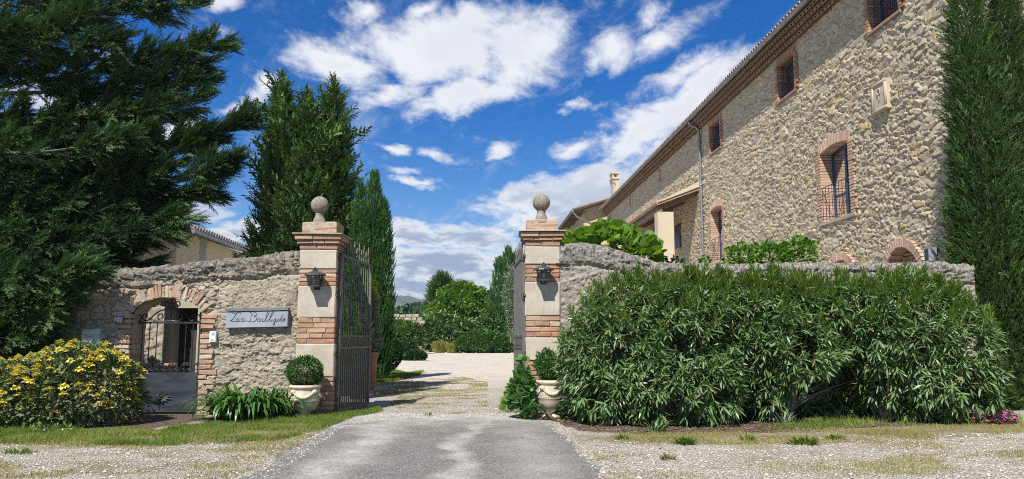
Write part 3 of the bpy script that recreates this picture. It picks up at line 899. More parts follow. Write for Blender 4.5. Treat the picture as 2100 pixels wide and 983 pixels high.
rg = random.Random(4)
mb = MB(); mbm = MB()
z = .0
row = 0
while z < GZS + .02:
    for side, xe, sg in ((0, GX0, -1), (1, GX1, 1)):
        if rg.random() < .90 or z < .3:
            wl = rg.choice([.13, .2, .24]) if row % 2 else rg.choice([.22, .27, .16])
            mb.chbox((xe + sg * (wl / 2) - sg * .012, YW + .145, z + .036), (1, 0, 0), (0, -1, 0), (0, 0, 1), wl / 2 - .004, .20 + rg.uniform(-.012, .012), .031, .009, .006, rg)
    z += .075; row += 1
mb.build('brick_jamb', M['brick_worn'], lw)
mb = MB()
hwid = GHW; rise = GZT - GZS
n = 26
for k in range(n):
    f = (k + .5) / n
    x = GXC - hwid - .04 + (2 * hwid + .08) * f
    e = .02
    z0 = float(garch(np.array(np.clip(x, GX0 + .02, GX1 - .02)))); zl = float(garch(np.array(np.clip(x - e, GX0 + .01, GX1 - .01)))); zr = float(garch(np.array(np.clip(x + e, GX0 + .01, GX1 - .01))))
    tan = Vector((2 * e, 0, zr - zl)).normalized(); 
    if abs(tan.z) > .8: tan = Vector((.6, 0, math.copysign(.8, tan.z)))
    rad = Vector((-tan.z, 0, tan.x))
    hh = rg.uniform(.08, .125)
    if rg.random() < .93:
        mb.chbox(Vector((x, YW + .150 + rg.uniform(-.012, .02), z0)) + rad * (hh + .003), tan, (0, -1, 0), rad, rg.uniform(.016, .024) * (1.25), .20 + rg.uniform(-.015, .008), hh, .008, .008, rg)
mb.build('brick_arch', M['brick_worn'], lw)
# soffit lining
V = []; F = []
pr = [(GX0 + .004, 0)] + [(GX0 + .004, GZS * k / 4) for k in range(1, 4)]
pr += [(GXC + GHW * c * .992, float(garch(np.array(GXC + GHW * c * .992))) - .004) for c in np.sin(np.linspace(-1, 1, 21) * PI / 2)]
pr += [(GX1 - .004, GZS * k / 4) for k in range(3, 0, -1)] + [(GX1 - .004, 0)]
mb = MB()
for i in range(len(pr) - 1):
    (xa, za), (xb, zb) = pr[i], pr[i + 1]
    mb.add([(xa, YW + .03, za), (xb, YW + .03, zb), (xb, YW + .43, zb), (xa, YW + .43, za)], [(0, 1, 2, 3)])
mb.build('reveal', M['mortar'], lw)
# dressed blocks where the wall meets the pillar
mb = MB()
for (a, b, c, d) in ((586, 519, 611, 556), (588, 590, 611, 628)):
    p = at(a, b, YW); q = at(c, d, YW)
    mb.chbox(((p.x + q.x) / 2, YW + .15, (p.z + q.z) / 2), (1, 0, 0), (0, -1, 0), (0, 0, 1), abs(q.x - p.x) / 2, .2, abs(p.z - q.z) / 2, .025, .015, rg)
mb.build('corner_block', M['finial'], lw)

# right wall
rt = [(1140, 505), (1200, 505), (1250, 513), (1300, 529), (1350, 544), (1420, 547), (1500, 547), (1600, 545), (1700, 545), (1850, 543), (1975, 546)]
RT = [at(p[0], p[1], YW + .2) for p in rt]
rtop = lambda x: np.interp(x, [p[0] for p in RT], [p[2] for p in RT]) - .07 + .025 * (fbm(x * 2.2, x * 0, 15) - .5)
rw = thing('stone_wall', 'grey lichened garden wall rising to the pillar behind the oleanders', 'wall', (3.5, YW + .2, 0))
wall_mesh('rubble_masonry', XR1 - .02, RT[-1][0], .0145, rtop, YW, .42, M['garden_wall_grey'], rw, 23, rough=1.05, cell=(.2, .10, .046), amp=.046,
          smoothmask=lambda U, SV: .28 + 0 * U)
mb = MB()
xe = RT[-1][0]
zz = float(rtop(np.array([xe]))[0])
z = 0; 
while z < zz - .02:
    hgt = rg.uniform(.12, .2)
    hgt = min(hgt, zz - z)
    mb.chbox((xe + .0, YW + .21, z + hgt / 2), (0, 1, 0), (1, 0, 0), (0, 0, 1), .22, .05, hgt / 2 - .006, .02, .012, rg)
    z += hgt
mb.build('end_stone', M['finial'], rw)

# ------------------------------------------------------------------ gate pillars
def pillar(X0, X1, pys, label, seed, finx, finpy, nkpy, ballr):
    rg = random.Random(seed)
    D = .54
    t = thing('gate_pillar', label, 'pillar', ((X0 + X1) / 2, YP + D / 2, 0), 'pillars of the entrance gate')
    zs = [zat(p, YP) for p in pys]     # [base, s1.. cap bottom, cap top]
    kinds = ['brick', 'stone', 'brick', 'stone', 'brick', 'stone']
    core = MB()
    core.box(X0 + .018, X1 - .018, YP + .018, YP + D - .018, -.02, zs[-1] - .02)
    core.build('mortar_core', M['mortar'], t)
    cx, cy = (X0 + X1) / 2, YP + D / 2
    def ring(mb, z0, z1, ex, courses, odd=0):
        hc = (z1 - z0) / courses
        for k in range(courses):
            z = z0 + hc * (k + .5)
            x0, x1, y0, y1 = X0 - ex, X1 + ex, YP - ex, YP + D + ex
            bd = .115
            if (k + odd) % 2: cuts = [0, rg.uniform(.36, .5), 1]
            else: cuts = [0, rg.uniform(.22, .3), rg.uniform(.68, .78), 1]
            if rg.random() < .25: cuts = [0, rg.uniform(.3, .4), rg.uniform(.62, .7), 1]
            hz = hc / 2 - .005
            for i in range(len(cuts) - 1):
                a = x0 + (x1 - x0) * cuts[i] + .004; b = x0 + (x1 - x0) * cuts[i + 1] - .004
                for yy, an in ((y0 + bd / 2, -1), (y1 - bd / 2, 1)):
                    mb.chbox(((a + b) / 2, yy - an * rg.uniform(0, .010), z), (1, 0, 0), (0, an, 0), (0, 0, 1), (b - a) / 2, bd / 2, hz * rg.uniform(.92, 1), .007, .004, rg)
            ys = [y0 + bd + .006, y0 + bd + (y1 - y0 - 2 * bd) * rg.uniform(.4, .6), y1 - bd - .006]
            for i in range(2):
                for xx, an in ((x0 + bd / 2, -1), (x1 - bd / 2, 1)):
                    mb.chbox((xx - an * rg.uniform(0, .006), (ys[i] + ys[i + 1]) / 2, z), (0, 1, 0), (an, 0, 0), (0, 0, 1), (ys[i + 1] - ys[i]) / 2 - .003, bd / 2, hz, .007, .003, rg)
    for i, kd in enumerate(kinds):
        z0, z1 = zs[i], zs[i + 1]
        if kd == 'brick':
            mb = MB(); ring(mb, z0, z1, .004, max(1, round((z1 - z0) / .073)), i); mb.build('brick_band', M['brick'], t)
        else:
            me = MB()
            dx = rg.uniform(.0, .012)
            # one dressed block: chamfered, slightly worn
            me.chbox((cx, cy, (z0 + z1) / 2), (1, 0, 0), (0, -1, 0), (0, 0, 1), (X1 - X0) / 2 + dx, D / 2 + .008, (z1 - z0) / 2 - .003, .014, .006, rg)
            me.build('stone_block', M['ashlar'], t)
    zc = zs[6]; zt = zs[7]
    mb = MB()
    H = zt - zc
    ring(mb, zc, zc + H * .20, .012, 1, 1)
    ring(mb, zc + H * .20, zc + H * .33, .045, 1, 0)
    ring(mb, zc + H * .33, zc + H * .52, .075, 1, 1)
    mb.build('brick_cornice', M['brick'], t)
    mb = MB()
    mb.chbox((cx, cy, zc + H * .545), (1, 0, 0), (0, -1, 0), (0, 0, 1), (X1 - X0) / 2 + .105, D / 2 + .105, H * .022, .012, .006, rg)
    mb.chbox((cx, cy, zt - .012), (1, 0, 0), (0, -1, 0), (0, 0, 1), (X1 - X0) / 2 - .05, D / 2 - .05, .02, .006, .004, rg)
    mb.build('cap_slab', M['mortar'], t)
    mb = MB()
    ring(mb, zc + H * .57, zt, -.012, 3, 0)
    mb.build('brick_cap', M['brick'], t)
    # ball finial on a waisted neck
    bx = xat(finx, cy, finpy); bz = zat(finpy, cy); nz = zt - .005; r = ballr
    mb = MB()
    zb = bz - r * .93
    hN = zb - nz
    mb.lathe([(r * .74, nz), (r * .76, nz + hN * .12), (r * .70, nz + hN * .3), (r * .62, nz + hN * .5), (r * .48, nz + hN * .72), (r * .46, nz + hN * .85), (r * .52, zb + .012)], (bx, cy, 0), 24)
    nk = mb.build('finial_neck', M['finial'], t, True)
    mb = MB()
    pr = [(max(.001, r * math.sin(PI * k / 18)), bz - r * math.cos(PI * k / 18)) for k in range(19)]
    mb.lathe(pr, (bx, cy, 0), 32)
    mb.build('ball_finial', M['finial'], t, True)
    return t
pl = pillar(XL0, XL1, [853, 773, 705, 652, 587, 552, 512, 455], 'stone and brick gate pillar holding the wide open iron leaf, beside the name board', 31, 656, 421, 455, .137)
pr_ = pillar(XR0, XR1, [853, 740, 692, 648, 578, 543, 505, 450], 'stone and brick gate pillar standing next to the oleander bushes', 57, 1110, 416, 450, .137)
mb = MB()
p = at(1088, 541, YP - .012); q = at(1166, 541, YP - .012)
mb.tube([(XR1 - .06, YP - .02, p.z), (q.x, YW - .07, q.z)], .011, 6)
mb.build('tie_bar', M['black_iron'], pr_)

# ------------------------------------------------------------------ tall iron gate leaves
def gate_leaf(hxy, exy, zt0, zt1, zb, zm0, zm1, label, nbars, spear):
    hx_, hy_ = hxy; ex_, ey_ = exy
    d = Vector((ex_ - hx_, ey_ - hy_, 0)); Ln = d.length; d.normalize()
    nrm = Vector((-d.y, d.x, 0))
    P = lambda s, z, o=0: Vector((hx_, hy_, 0)) + d * s + nrm * o + Vector((0, 0, z))
    t = thing('iron_gate', label, 'gate', (hx_, hy_, 0), 'leaves of the tall iron entrance gate')
    zt = lambda s: zt0 + (zt1 - zt0) * (s / Ln)
    mb = MB()
    def bar(mb, a, b, w, h):
        a = Vector(a); b = Vector(b); v = (b - a); L = v.length; v.normalize()
        side = nrm; up = v.cross(side)
        mb.obox((a + b) / 2, v, side, up, L / 2, w, h)
    bar(mb, P(0, -.0), P(0, zt0 + .03), .022, .026)
    bar(mb, P(Ln, zb), P(Ln, zt1 + .02), .02, .024)
    bar(mb, P(0.026, zt0), P(Ln - .024, zt1), .014, .021)
    bar(mb, P(0.026, zm1), P(Ln - .024, zm1), .014, .017)
    bar(mb, P(0.026, zm0), P(Ln - .024, zm0), .014, .017)
    bar(mb, P(0.026, zb + .03), P(Ln - .024, zb + .03), .016, .026)
    mb.build('frame', M['iron'], t)
    mb = MB()
    nS = 8
    for k in range(nS):
        s0 = .05 + (Ln - .1) * k / nS; w = (Ln - .1) / nS
        mid = (zm0 + zm1) / 2; hh = (zm1 - zm0) / 2 - .02
        pts = []
        for j in range(19):
            a = -PI * 1.5 + 3 * PI * j / 18
            # an S scroll: two opposed hooks
            u = j / 18
            x = s0 + w * (.5 + .40 * math.sin((u - .5) * PI * 1.9))
            zz = mid + hh * math.sin((u - .5) * PI * 3.0) * (-.9)
            pts.append(P(x, zz))
        mb.tube(pts, .009, 5)
    mb.build('scroll_band', M['iron'], t)
    for k in range(nbars):
        s = .03 + (Ln - .06) * (k + 1) / (nbars + 1)
        b = MB()
        top = zt(s)
        sp = spear * (1.0 if k % 2 == 0 else .72)
        bar(b, P(s, zm1 + .017), P(s, top + sp * .35), .0075, .0075)
        # spear head: flat leaf shaped blade
        c0 = top + sp * .35
        vs = [P(s, c0), P(s - .020, c0 + sp * .22), P(s, c0 + sp * .65), P(s + .020, c0 + sp * .22)]
        f = [v + nrm * .007 for v in vs]; bk = [v - nrm * .007 for v in vs]
        b.add(f + bk, [(0, 1, 2, 3), (7, 6, 5, 4), (0, 4, 5, 1), (1, 5, 6, 2), (2, 6, 7, 3), (3, 7, 4, 0)])
        b.build('bar', M['iron'], t)
    nl = nbars + 3
    for k in range(nl):
        s = .03 + (Ln - .06) * (k + 1) / (nl + 1)
        b = MB()
        bar(b, P(s, zb + .056), P(s, zm0 - .017), .009, .016)
        b.build('lower_bar', M['iron'], t)
    for z in (zt0 - .02, (zm1 + zt0) / 2, zm0 - .1):
        b = MB()
        b.tube([P(-.02, z - .05), P(-.02, z + .05)], .036, 8)
        bar(b, P(-.02, z), P(-.02, z) - d * .16, .014, .014)
        b.build('hinge', M['rust'], t)
    return t
HY0, HY1 = YP + .16, (YP + .16) * 1.12
lh = (xat(695, HY0, 700), HY0); le = (xat(757, HY1, 700), HY1)
gate_leaf(lh, le, zat(523, HY0), zat(546, HY1), .03, zat(714, HY0), zat(690, HY0), 'tall iron gate leaf swung wide open beside the potted box ball by the name board', 11, .30)
rh = (xat(1074, HY0, 700), HY0); re = (xat(1056, HY1, 700), HY1)
gate_leaf(rh, re, zat(525, HY0), zat(546, HY1), .03, zat(714, HY0), zat(690, HY0), 'tall iron gate leaf seen edge on next to the mallow plant', 11, .30)

# ------------------------------------------------------------------ pedestrian gate under the arch
def small_gate():
    Yg = YW + .20
    X = lambda px: xat(px, Yg, 720)
    Z = lambda py: zat(py, Yg)
    x0, x1 = X(275), X(409)
    t = thing('garden_gate', 'dark wrought iron pedestrian gate with sheet metal foot under the brick arch', 'gate', ((x0 + x1) / 2, Yg, 0))
    zr = Z(662); zsht = Z(764); zb = .03
    mb = MB()
    mb.box(x0 - .035, x0 + .012, Yg - .03, Yg + .03, 0, zr + .12)
    mb.box(x1 - .012, x1 + .018, Yg - .03, Yg + .03, 0, zr + .16)
    mb.box(x0 + .012, x1 - .012, Yg - .018, Yg + .018, zr - .014, zr + .014)
    mb.build('frame', M['black_iron'], t)
    mb = MB()
    mb.box(x0 + .015, x1 - .015, Yg - .008, Yg + .008, zb, zsht)
    sh = mb.build('kick_panel', M['gate_sheet'], t)
    # cast rosette: interlaced leaf work
    mb = MB(); rr = random.Random(8)
    cx, cz = X(334), Z(818); 
    for k in range(22):
        a = 2 * PI * k / 22; r1 = .75 + .25 * (k % 2)
        pts = []
        for j in range(5):
            f = .25 + .75 * j / 4
            aa = a + .35 * math.sin(f * 3)
            pts.append((cx + math.cos(aa) * .185 * f * r1, Yg - .014 - .008 * math.sin(f * PI), cz + math.sin(aa) * .088 * f * r1))
        mb.tube(pts, [.011, .012, .012, .009, .004], 5)
    mb.lathe([(.0, -.02), (.03, -.012), (.045, 0), (.02, .01)], (cx, Yg - .015, cz), 10)
    for k in range(3): mb.tube([(cx - .02 + .02 * k, Yg - .012, cz - .07), (cx - .02 + .02 * k, Yg - .010, cz - .14 - .04 * (k == 1))], [.006, .002], 4)
    mb.build('rosette', M['black_iron'], sh)
    nb = 8
    for k in range(nb):
        x = x0 + (x1 - x0) * (k + 1) / (nb + 1)
        b = MB(); b.tube([(x, Yg, zsht + .0), (x, Yg, zr - .014)], .0085, 6)
        b.build('bar', M['black_iron'], t)
    def curl(mb, pts, r=.008): mb.tube([(a, Yg, b) for a, b in [(p.x, p.y) for p in catmull([(q[0], q[1], 0) for q in pts], 5)]], r, 6)
    mb = MB()
    w = (x1 - x0)
    # low scroll row over the sheet
    for k in range(5):
        xm = x0 + w * (k + .5) / 5; hw = w / 10
        for sg in (-1, 1):
            curl(mb, [(xm, zsht + .01), (xm + sg * hw * .3, zsht + .09), (xm + sg * hw * .75, zsht + .145), (xm + sg * hw * .95, zsht + .125), (xm + sg * hw * .75, zsht + .105), (xm + sg * hw * .6, zsht + .12)], .008)
            curl(mb, [(xm + sg * hw * .15, zsht + .02), (xm + sg * hw * .6, zsht + .05), (xm + sg * hw * .95, zsht + .02)], .007)
    mb.build('scroll_row', M['black_iron'], t)
    mb = MB()
    xm = X(347)
    for sg in (-1, 1):
        e = (x1 - xm) if sg > 0 else (xm - x0)
        B = lambda f, z: (xm + sg * e * f, zr + z)
        curl(mb, [B(.06, .30), B(.12, .22), B(.35, .17), B(.52, .10), B(.62, .045), B(.74, .035), B(.82, .08), B(.77, .13), B(.69, .11), B(.70, .075)], .010)
        curl(mb, [B(.98, .02), B(.90, .02), B(.84, .07), B(.88, .12), B(.95, .11), B(.95, .08)], .009)
        curl(mb, [B(.02, .03), B(.22, .02), B(.36, .06), B(.36, .12), B(.26, .13), B(.23, .08), B(.29, .07)], .009)
        curl(mb, [B(.03, .20), B(.10, .30), B(.22, .33), B(.28, .28), B(.22, .25), B(.18, .28)], .009)
    mb.tube([(xm, Yg, zr), (xm, Yg, zr + .34), (xm, Yg, zr + .43)], [.011, .011, .003], 6)
    for dz in (.20, .30): mb.lathe([(.004, dz - .02), (.02, dz), (.004, dz + .02)], (xm, Yg, zr), 8)
    mb.build('scroll_crest', M['black_iron'], t)
    return t
small_gate()

# ------------------------------------------------------------------ things on the walls
def lantern(px, pyt, pyb, label):
    zt, zb = zat(pyt, YP - .15), zat(pyb, YP - .15)
    x = xat(px, YP - .15, (pyt + pyb) / 2); y = YP - .155
    H = zt - zb
    t = thing('wall_lamp', label, 'wall lamp', (x, YP, zb + H * .4), 'lanterns on the gate pillars')
    S_ = .62
    bw, tw = .072, .098                                   # half widths of the lantern body, bottom and top
    z0, z1 = zb + H * .10, zb + H * .60
    mb = MB()
    mb.box(x - bw - .012, x + bw + .012, y - bw - .012, y + bw + .012, z0 - .018, z0)
    for sx in (-1, 1):
        for sy in (-1, 1):
            mb.tube([(x + sx * bw, y + sy * bw, z0), (x + sx * tw, y + sy * tw, z1)], .010, 4)
    for sx in (-1, 1):
        mb.tube([(x + sx * .028, y - bw + .002, z0), (x + sx * .034, y - tw + .002, z1)], .006, 4)
    mb.lathe([(.02, -.035), (.05, -.018)], (x, y, z0), 10)
    mb.build('cage', M['lamp'], t)
    mb = MB()
    mb.lathe([(tw * 1.62, z1 - .004), (tw * 1.55, z1 + .016), (tw * .75, z1 + H * .17), (tw * .42, z1 + H * .20), (tw * .40, z1 + H * .27), (.012, z1 + H * .31), (.018, z1 + H * .35), (.006, z1 + H * .40)], (x, y, 0), 4 if False else 12)
    mb.build('cap', M['lamp'], t)
    mb = MB()
    q = .9
    vs = [(x + sx * bw * q, y + sy * bw * q, z0) for sx, sy in ((-1, -1), (1, -1), (1, 1), (-1, 1))] + [(x + sx * tw * q, y + sy * tw * q, z1) for sx, sy in ((-1, -1), (1, -1), (1, 1), (-1, 1))]
    mb.add(vs, [(0, 1, 5, 4), (1, 2, 6, 5), (2, 3, 7, 6), (3, 0, 4, 7)])
    mb.build('glass', M['lamp_glass'], t)
    mb = MB()
    mb.lathe([(.018, z0), (.018, z0 + H * .12), (.03, z0 + H * .2), (.032, z0 + H * .28), (.012, z0 + H * .36)], (x, y, 0), 12)
    mb.build('bulb', M['dirt_bulb'], t, True)
    mb = MB()
    mb.box(x - .045, x + .045, YP - .022, YP - .004, z0 - .06, z0 + H * .32)
    mb.tube([(x, YP - .01, z0 - .035), (x, y + .02, z0 - .045), (x, y, z0 - .025)], .012, 6)
    mb.build('bracket', M['lamp'], t)
    return t
lantern(646, 548, 590, 'black lantern fixed on the pillar beside the name board')
lantern(1115, 538, 578, 'black lantern fixed on the pillar next to the oleander')

# name board with the house name cut into it
def name_board():
    Yf = YW - .13
    p = at(464, 640, Yf); q = at(589, 671, Yf)
    zt = zat(632, Yf)
    x0, x1 = p.x, q.x
    tilt = .010
    t = thing('name_board', 'grey metal name board lettered in script on the rubble wall', 'sign', ((x0 + x1) / 2, YW, q.z))
    mb = MB()
    zb = q.z; ztb = p.z + .005
    def slab(mb, ya, yb, za, zb_, ex=0):
        mb.add([(x0 - ex, ya, zb_ - tilt), (x1 + ex, ya, zb_ + tilt), (x1 + ex, yb, zb_ + tilt), (x0 - ex, yb, zb_ - tilt),
                (x0 - ex, ya, za - tilt), (x1 + ex, ya, za + tilt), (x1 + ex, yb, za + tilt), (x0 - ex, yb, za - tilt)],
               [(0, 3, 2, 1), (4, 5, 6, 7), (0, 1, 5, 4), (1, 2, 6, 5), (2, 3, 7, 6), (3, 0, 4, 7)])
    slab(mb, Yf, YW - .01, ztb, zb)
    mb.build('board', M['sign'], t)
    mb = MB(); slab(mb, Yf - .015, YW - .012, zt, ztb + .012, .004)
    mb.build('top_rail', M['sign_rail'], t)
    mb = MB()
    strokes = [
        [(345, 303), (380, 325), (420, 330), (450, 318), (480, 302), (520, 306), (524, 325)],
        [(440, 326), (410, 375), (380, 425), (345, 460), (312, 470), (345, 480), (420, 490), (478, 488)],
        [(492, 448), (465, 432), (440, 446), (445, 478), (475, 487), (494, 450), (496, 478), (520, 488)],
        [(594, 432), (560, 428), (532, 458), (545, 488), (578, 480), (596, 436), (588, 470), (606, 490), (630, 470)],
        [(712, 312), (755, 292), (815, 298), (853, 330), (842, 362), (790, 380)],
        [(778, 340), (742, 356), (732, 410), (716, 475), (690, 488), (655, 470), (640, 450)],
        [(790, 380), (842, 398), (852, 436), (822, 472), (775, 490), (720, 490)],
        [(925, 430), (890, 425), (862, 458), (878, 490), (912, 478), (928, 432), (920, 475), (942, 490)],
        [(972, 432), (960, 478), (986, 490), (1015, 465)],
        [(1015, 465), (1062, 385), (1100, 305), (1080, 292), (1050, 345), (1030, 440), (1045, 486), (1080, 468)],
        [(1080, 468), (1150, 372), (1190, 304), (1170, 292), (1140, 345), (1112, 440), (1125, 486), (1150, 462)],
        [(1160, 430), (1158, 466), (1186, 476), (1222, 436), (1236, 430), (1222, 480), (1200, 556), (1180, 560), (1192, 520), (1268, 462)],
        [(1315, 434), (1280, 438), (1266, 474), (1292, 482), (1332, 438), (1376, 354), (1336, 450), (1346, 486), (1375, 465)],
        [(1375, 465), (1425, 436), (1410, 420), (1382, 448), (1392, 480), (1438, 468)],
        [(976, 398), (980, 402)]]
    for st in strokes:
        pts = []
        for (a, b) in st:
            P = at(440 + a * .10175, 610 + b * .10175, Yf)
            pts.append((P.x, Yf - .0035, P.z))
        cp = catmull(pts, 5)
        mb.tube(cp, .0031, 5)
    mb.build('lettering', M['engrave'], t)
name_board()

def text_mesh(name, body, size, mat, parent, loc, rot=(PI / 2, 0, 0), extrude=.002, bold=0.0):
    cu = bpy.data.curves.new(name, 'FONT')
    cu.body = body; cu.size = size; cu.align_x = 'CENTER'; cu.align_y = 'CENTER'; cu.extrude = extrude; cu.offset = bold
    to = bpy.data.objects.new(name + '_tmp', cu)
    C.objects.link(to)
    dg = bpy.context.evaluated_depsgraph_get()
    me = bpy.data.meshes.new_from_object(to.evaluated_get(dg))
    bpy.data.objects.remove(to)
    me.materials.clear(); me.materials.append(mat)
    o = link(name, me, parent)
    o.location = o.location + Vector(loc)
    o.rotation_euler = rot
    return o
def number_plate():
    Yf = YW - .095
    c = at(242, 656, Yf)
    t = thing('number_plate', 'dark red enamel house number plate reading 102 beside the arch', 'number plate', c)
    w, h = .073, .046
    mb = MB(); mb.chbox((c.x, Yf + .05, c.z), (1, 0, 0), (0, -1, 0), (0, 0, 1), w, .052, h, .006, 0)
    mb.build('plate', M['plate_red'], t)
    mb = MB()
    for (a, b, d, e) in ((-w + .008, w - .008, h - .012, h - .008), (-w + .008, w - .008, -h + .008, -h + .012), (-w + .008, -w + .012, -h + .012, h - .012), (w - .012, w - .008, -h + .012, h - .012)):
        mb.box(c.x + a, c.x + b, Yf - .0045, Yf + .002, c.z + d, c.z + e)
    mb.build('border', M['plate_white'], t)
    text_mesh('number', '102', .080, M['plate_white'], t, (c.x, Yf - .004, c.z - .001), bold=.0012)
number_plate()

def intercom():
    Yf = YW - .09
    c = at(436, 691, Yf)
    t = thing('intercom', 'small white intercom box on the brick jamb by the iron pedestrian gate', 'intercom', c)
    mb = MB(); mb.chbox((c.x, Yf + .042, c.z), (1, 0, 0), (0, -1, 0), (0, 0, 1), .05, .048, .082, .008, 0)
    mb.build('casing', M['white_plastic'], t)
    mb = MB()
    for k in range(4): mb.box(c.x - .015, c.x + .03, Yf - .0095, Yf - .004, c.z + .06 - .012 * k, c.z + .065 - .012 * k)
    mb.build('speaker_grille', M['grey_plastic'], t)
    mb = MB(); mb.box(c.x - .03, c.x + .03, Yf - .0095, Yf - .004, c.z - .062, c.z - .035)
    mb.build('call_button', M['grey_plastic'], t)
intercom()

def letter_box():
    Yf = YW - .09
    c = at(185, 694, Yf)
    t = thing('letter_box', 'pale green letter box let into the wall above the yellow bush', 'letter box', c)
    mb = MB(); mb.chbox((c.x, Yf + .04, c.z), (1, 0, 0), (0, -1, 0), (0, 0, 1), .135, .045, .14, .006, 0)
    b = mb.build('box', M['mail'], t)
    mb = MB(); mb.chbox((c.x, Yf - .012, c.z + .085), (1, 0, 0), (0, -1, 0), (0, 0, 1), .12, .01, .036, .006, 0)
    mb.build('flap', M['mail'], b)
    mb = MB(); mb.box(c.x - .045, c.x + .045, Yf - .011, Yf - .004, c.z - .04, c.z - .005)
    mb.build('name_slot', M['white_plastic'], b)
    mb = MB(); mb.tube([(c.x + .005, Yf - .004, c.z + .02), (c.x + .005, Yf - .014, c.z + .02)], .012, 8)
    mb.build('lock', M['zinc'], b)
letter_box()

def junction_box():
    Yf = YW - .02
    c = at(1154, 509, Yf)
    t = thing('junction_box', 'little white box on top of the wall against the pillar by the vine', 'junction box', c)
    mb = MB(); mb.chbox((c.x + .01, Yf + .06, c.z), (1, 0, 0), (0, -1, 0), (0, 0, 1), .05, .07, .04, .006, 0)
    mb.build('casing', M['white_plastic'], t)
    mb = MB(); mb.tube([(c.x - .035, Yf, c.z - .03), (c.x - .038, Yf, c.z - .09)], .008, 6); mb.build('cable', M['white_plastic'], t)
junction_box()

# ------------------------------------------------------------------ the long farmhouse, along a direction turned 2.7 degrees left of the view
TH = math.atan(75 / 1577)
cT, sT = math.cos(TH), math.sin(TH)
HO = Vector((9.5, 0, 0))
def hloc(P): d = P - HO; return (d.x * cT + d.y * sT, -d.x * sT + d.y * cT, P.z)
def hw(px, py, xo=0.):           # pixel -> (s along the wall, z) on the plane x' = xo
    r = ray(px, py); k = (xo + HO.x * cT) / (r[0] * cT + r[1] * sT)
    P = Vector((r[0] * k, r[1] * k, EYE + r[2] * k)); l = hloc(P); return l[1], l[2]
def hs(px, py, s):               # pixel -> (x', z) on the plane y' = s
    r = ray(px, py); k = (s - HO.x * sT) / (-r[0] * sT + r[1] * cT)
    P = Vector((r[0] * k, r[1] * k, EYE + r[2] * k)); l = hloc(P); return l[0], l[2]

house = thing('farmhouse', 'long two storey rubble stone farmhouse with brick framed windows', 'house', HO, None, TH)
GO = -.5
zg = (hw(1643, 6, GO)[1] + hw(1426, 234, GO)[1] + hw(1231, 434, GO)[1]) / 3
S_END = hw(1231, 434, GO)[0]
S_BEG = 9.0
ZW = zg - .42
print('house: gutter z', zg, 'end', S_END, [hw(a, b, GO)[1] for a, b in ((1643, 6), (1426, 234), (1231, 434))])

WIN = []
def win(pn, pf, pyt, pyb, rise, kind, **kw):
    s0 = hw(pn, (pyt + pyb) / 2)[0]; s1 = hw(pf, (pyt + pyb) / 2)[0]
    z1 = hw(pn, pyt)[1]; z0 = hw(pn, pyb)[1]
    WIN.append(dict(s0=s0, s1=s1, z0=z0, z1=z1, rise=rise, kind=kind, **kw))
    print('window', kind, round(s0, 2), round(s1, 2), round(z0, 2), round(z1, 2))
win(1632, 1597, 104, 183, .05, 'upper')
win(1479, 1458, 240, 300, .05, 'upper')
win(1746, 1688, 279, 438, .10, 'french')
win(1485, 1461.5, 417, 533, .10, 'french')
u = WIN[0]
s0 = hw(1847, 20)[0]; s1 = hw(1786, 40)[0]
WIN.append(dict(s0=s0, s1=s1, z0=hw(1847, 20)[1], z1=u['z1'], rise=.05, kind='upper'))
def arch_z(w, s):
    f = np.clip(np.abs(s - (w['s0'] + w['s1']) / 2) / ((w['s1'] - w['s0']) / 2), 0, 1)
    return w['z1'] - w['rise'] * f * f
SL = [(1354, 347, 375, .5), (1292, 401, 424, .5), (1252.5, 441, 461, .5)]
SLIT = []
for (px, a, b, wd) in SL:
    s, za = hw(px, a); _, zb_ = hw(px, b); SLIT.append((s, zb_, za, .22 if len(SLIT) < 2 else .2))
ARC = []
for (px, pya) in ((1852, 488), (1728, 517)):
    s, z = hw(px, pya); ARC.append((s, z))
AR_IN, AR_OUT = .68, .90
s_dp = hw(1438, 400, -.1)[0]
print('downpipe s', s_dp)

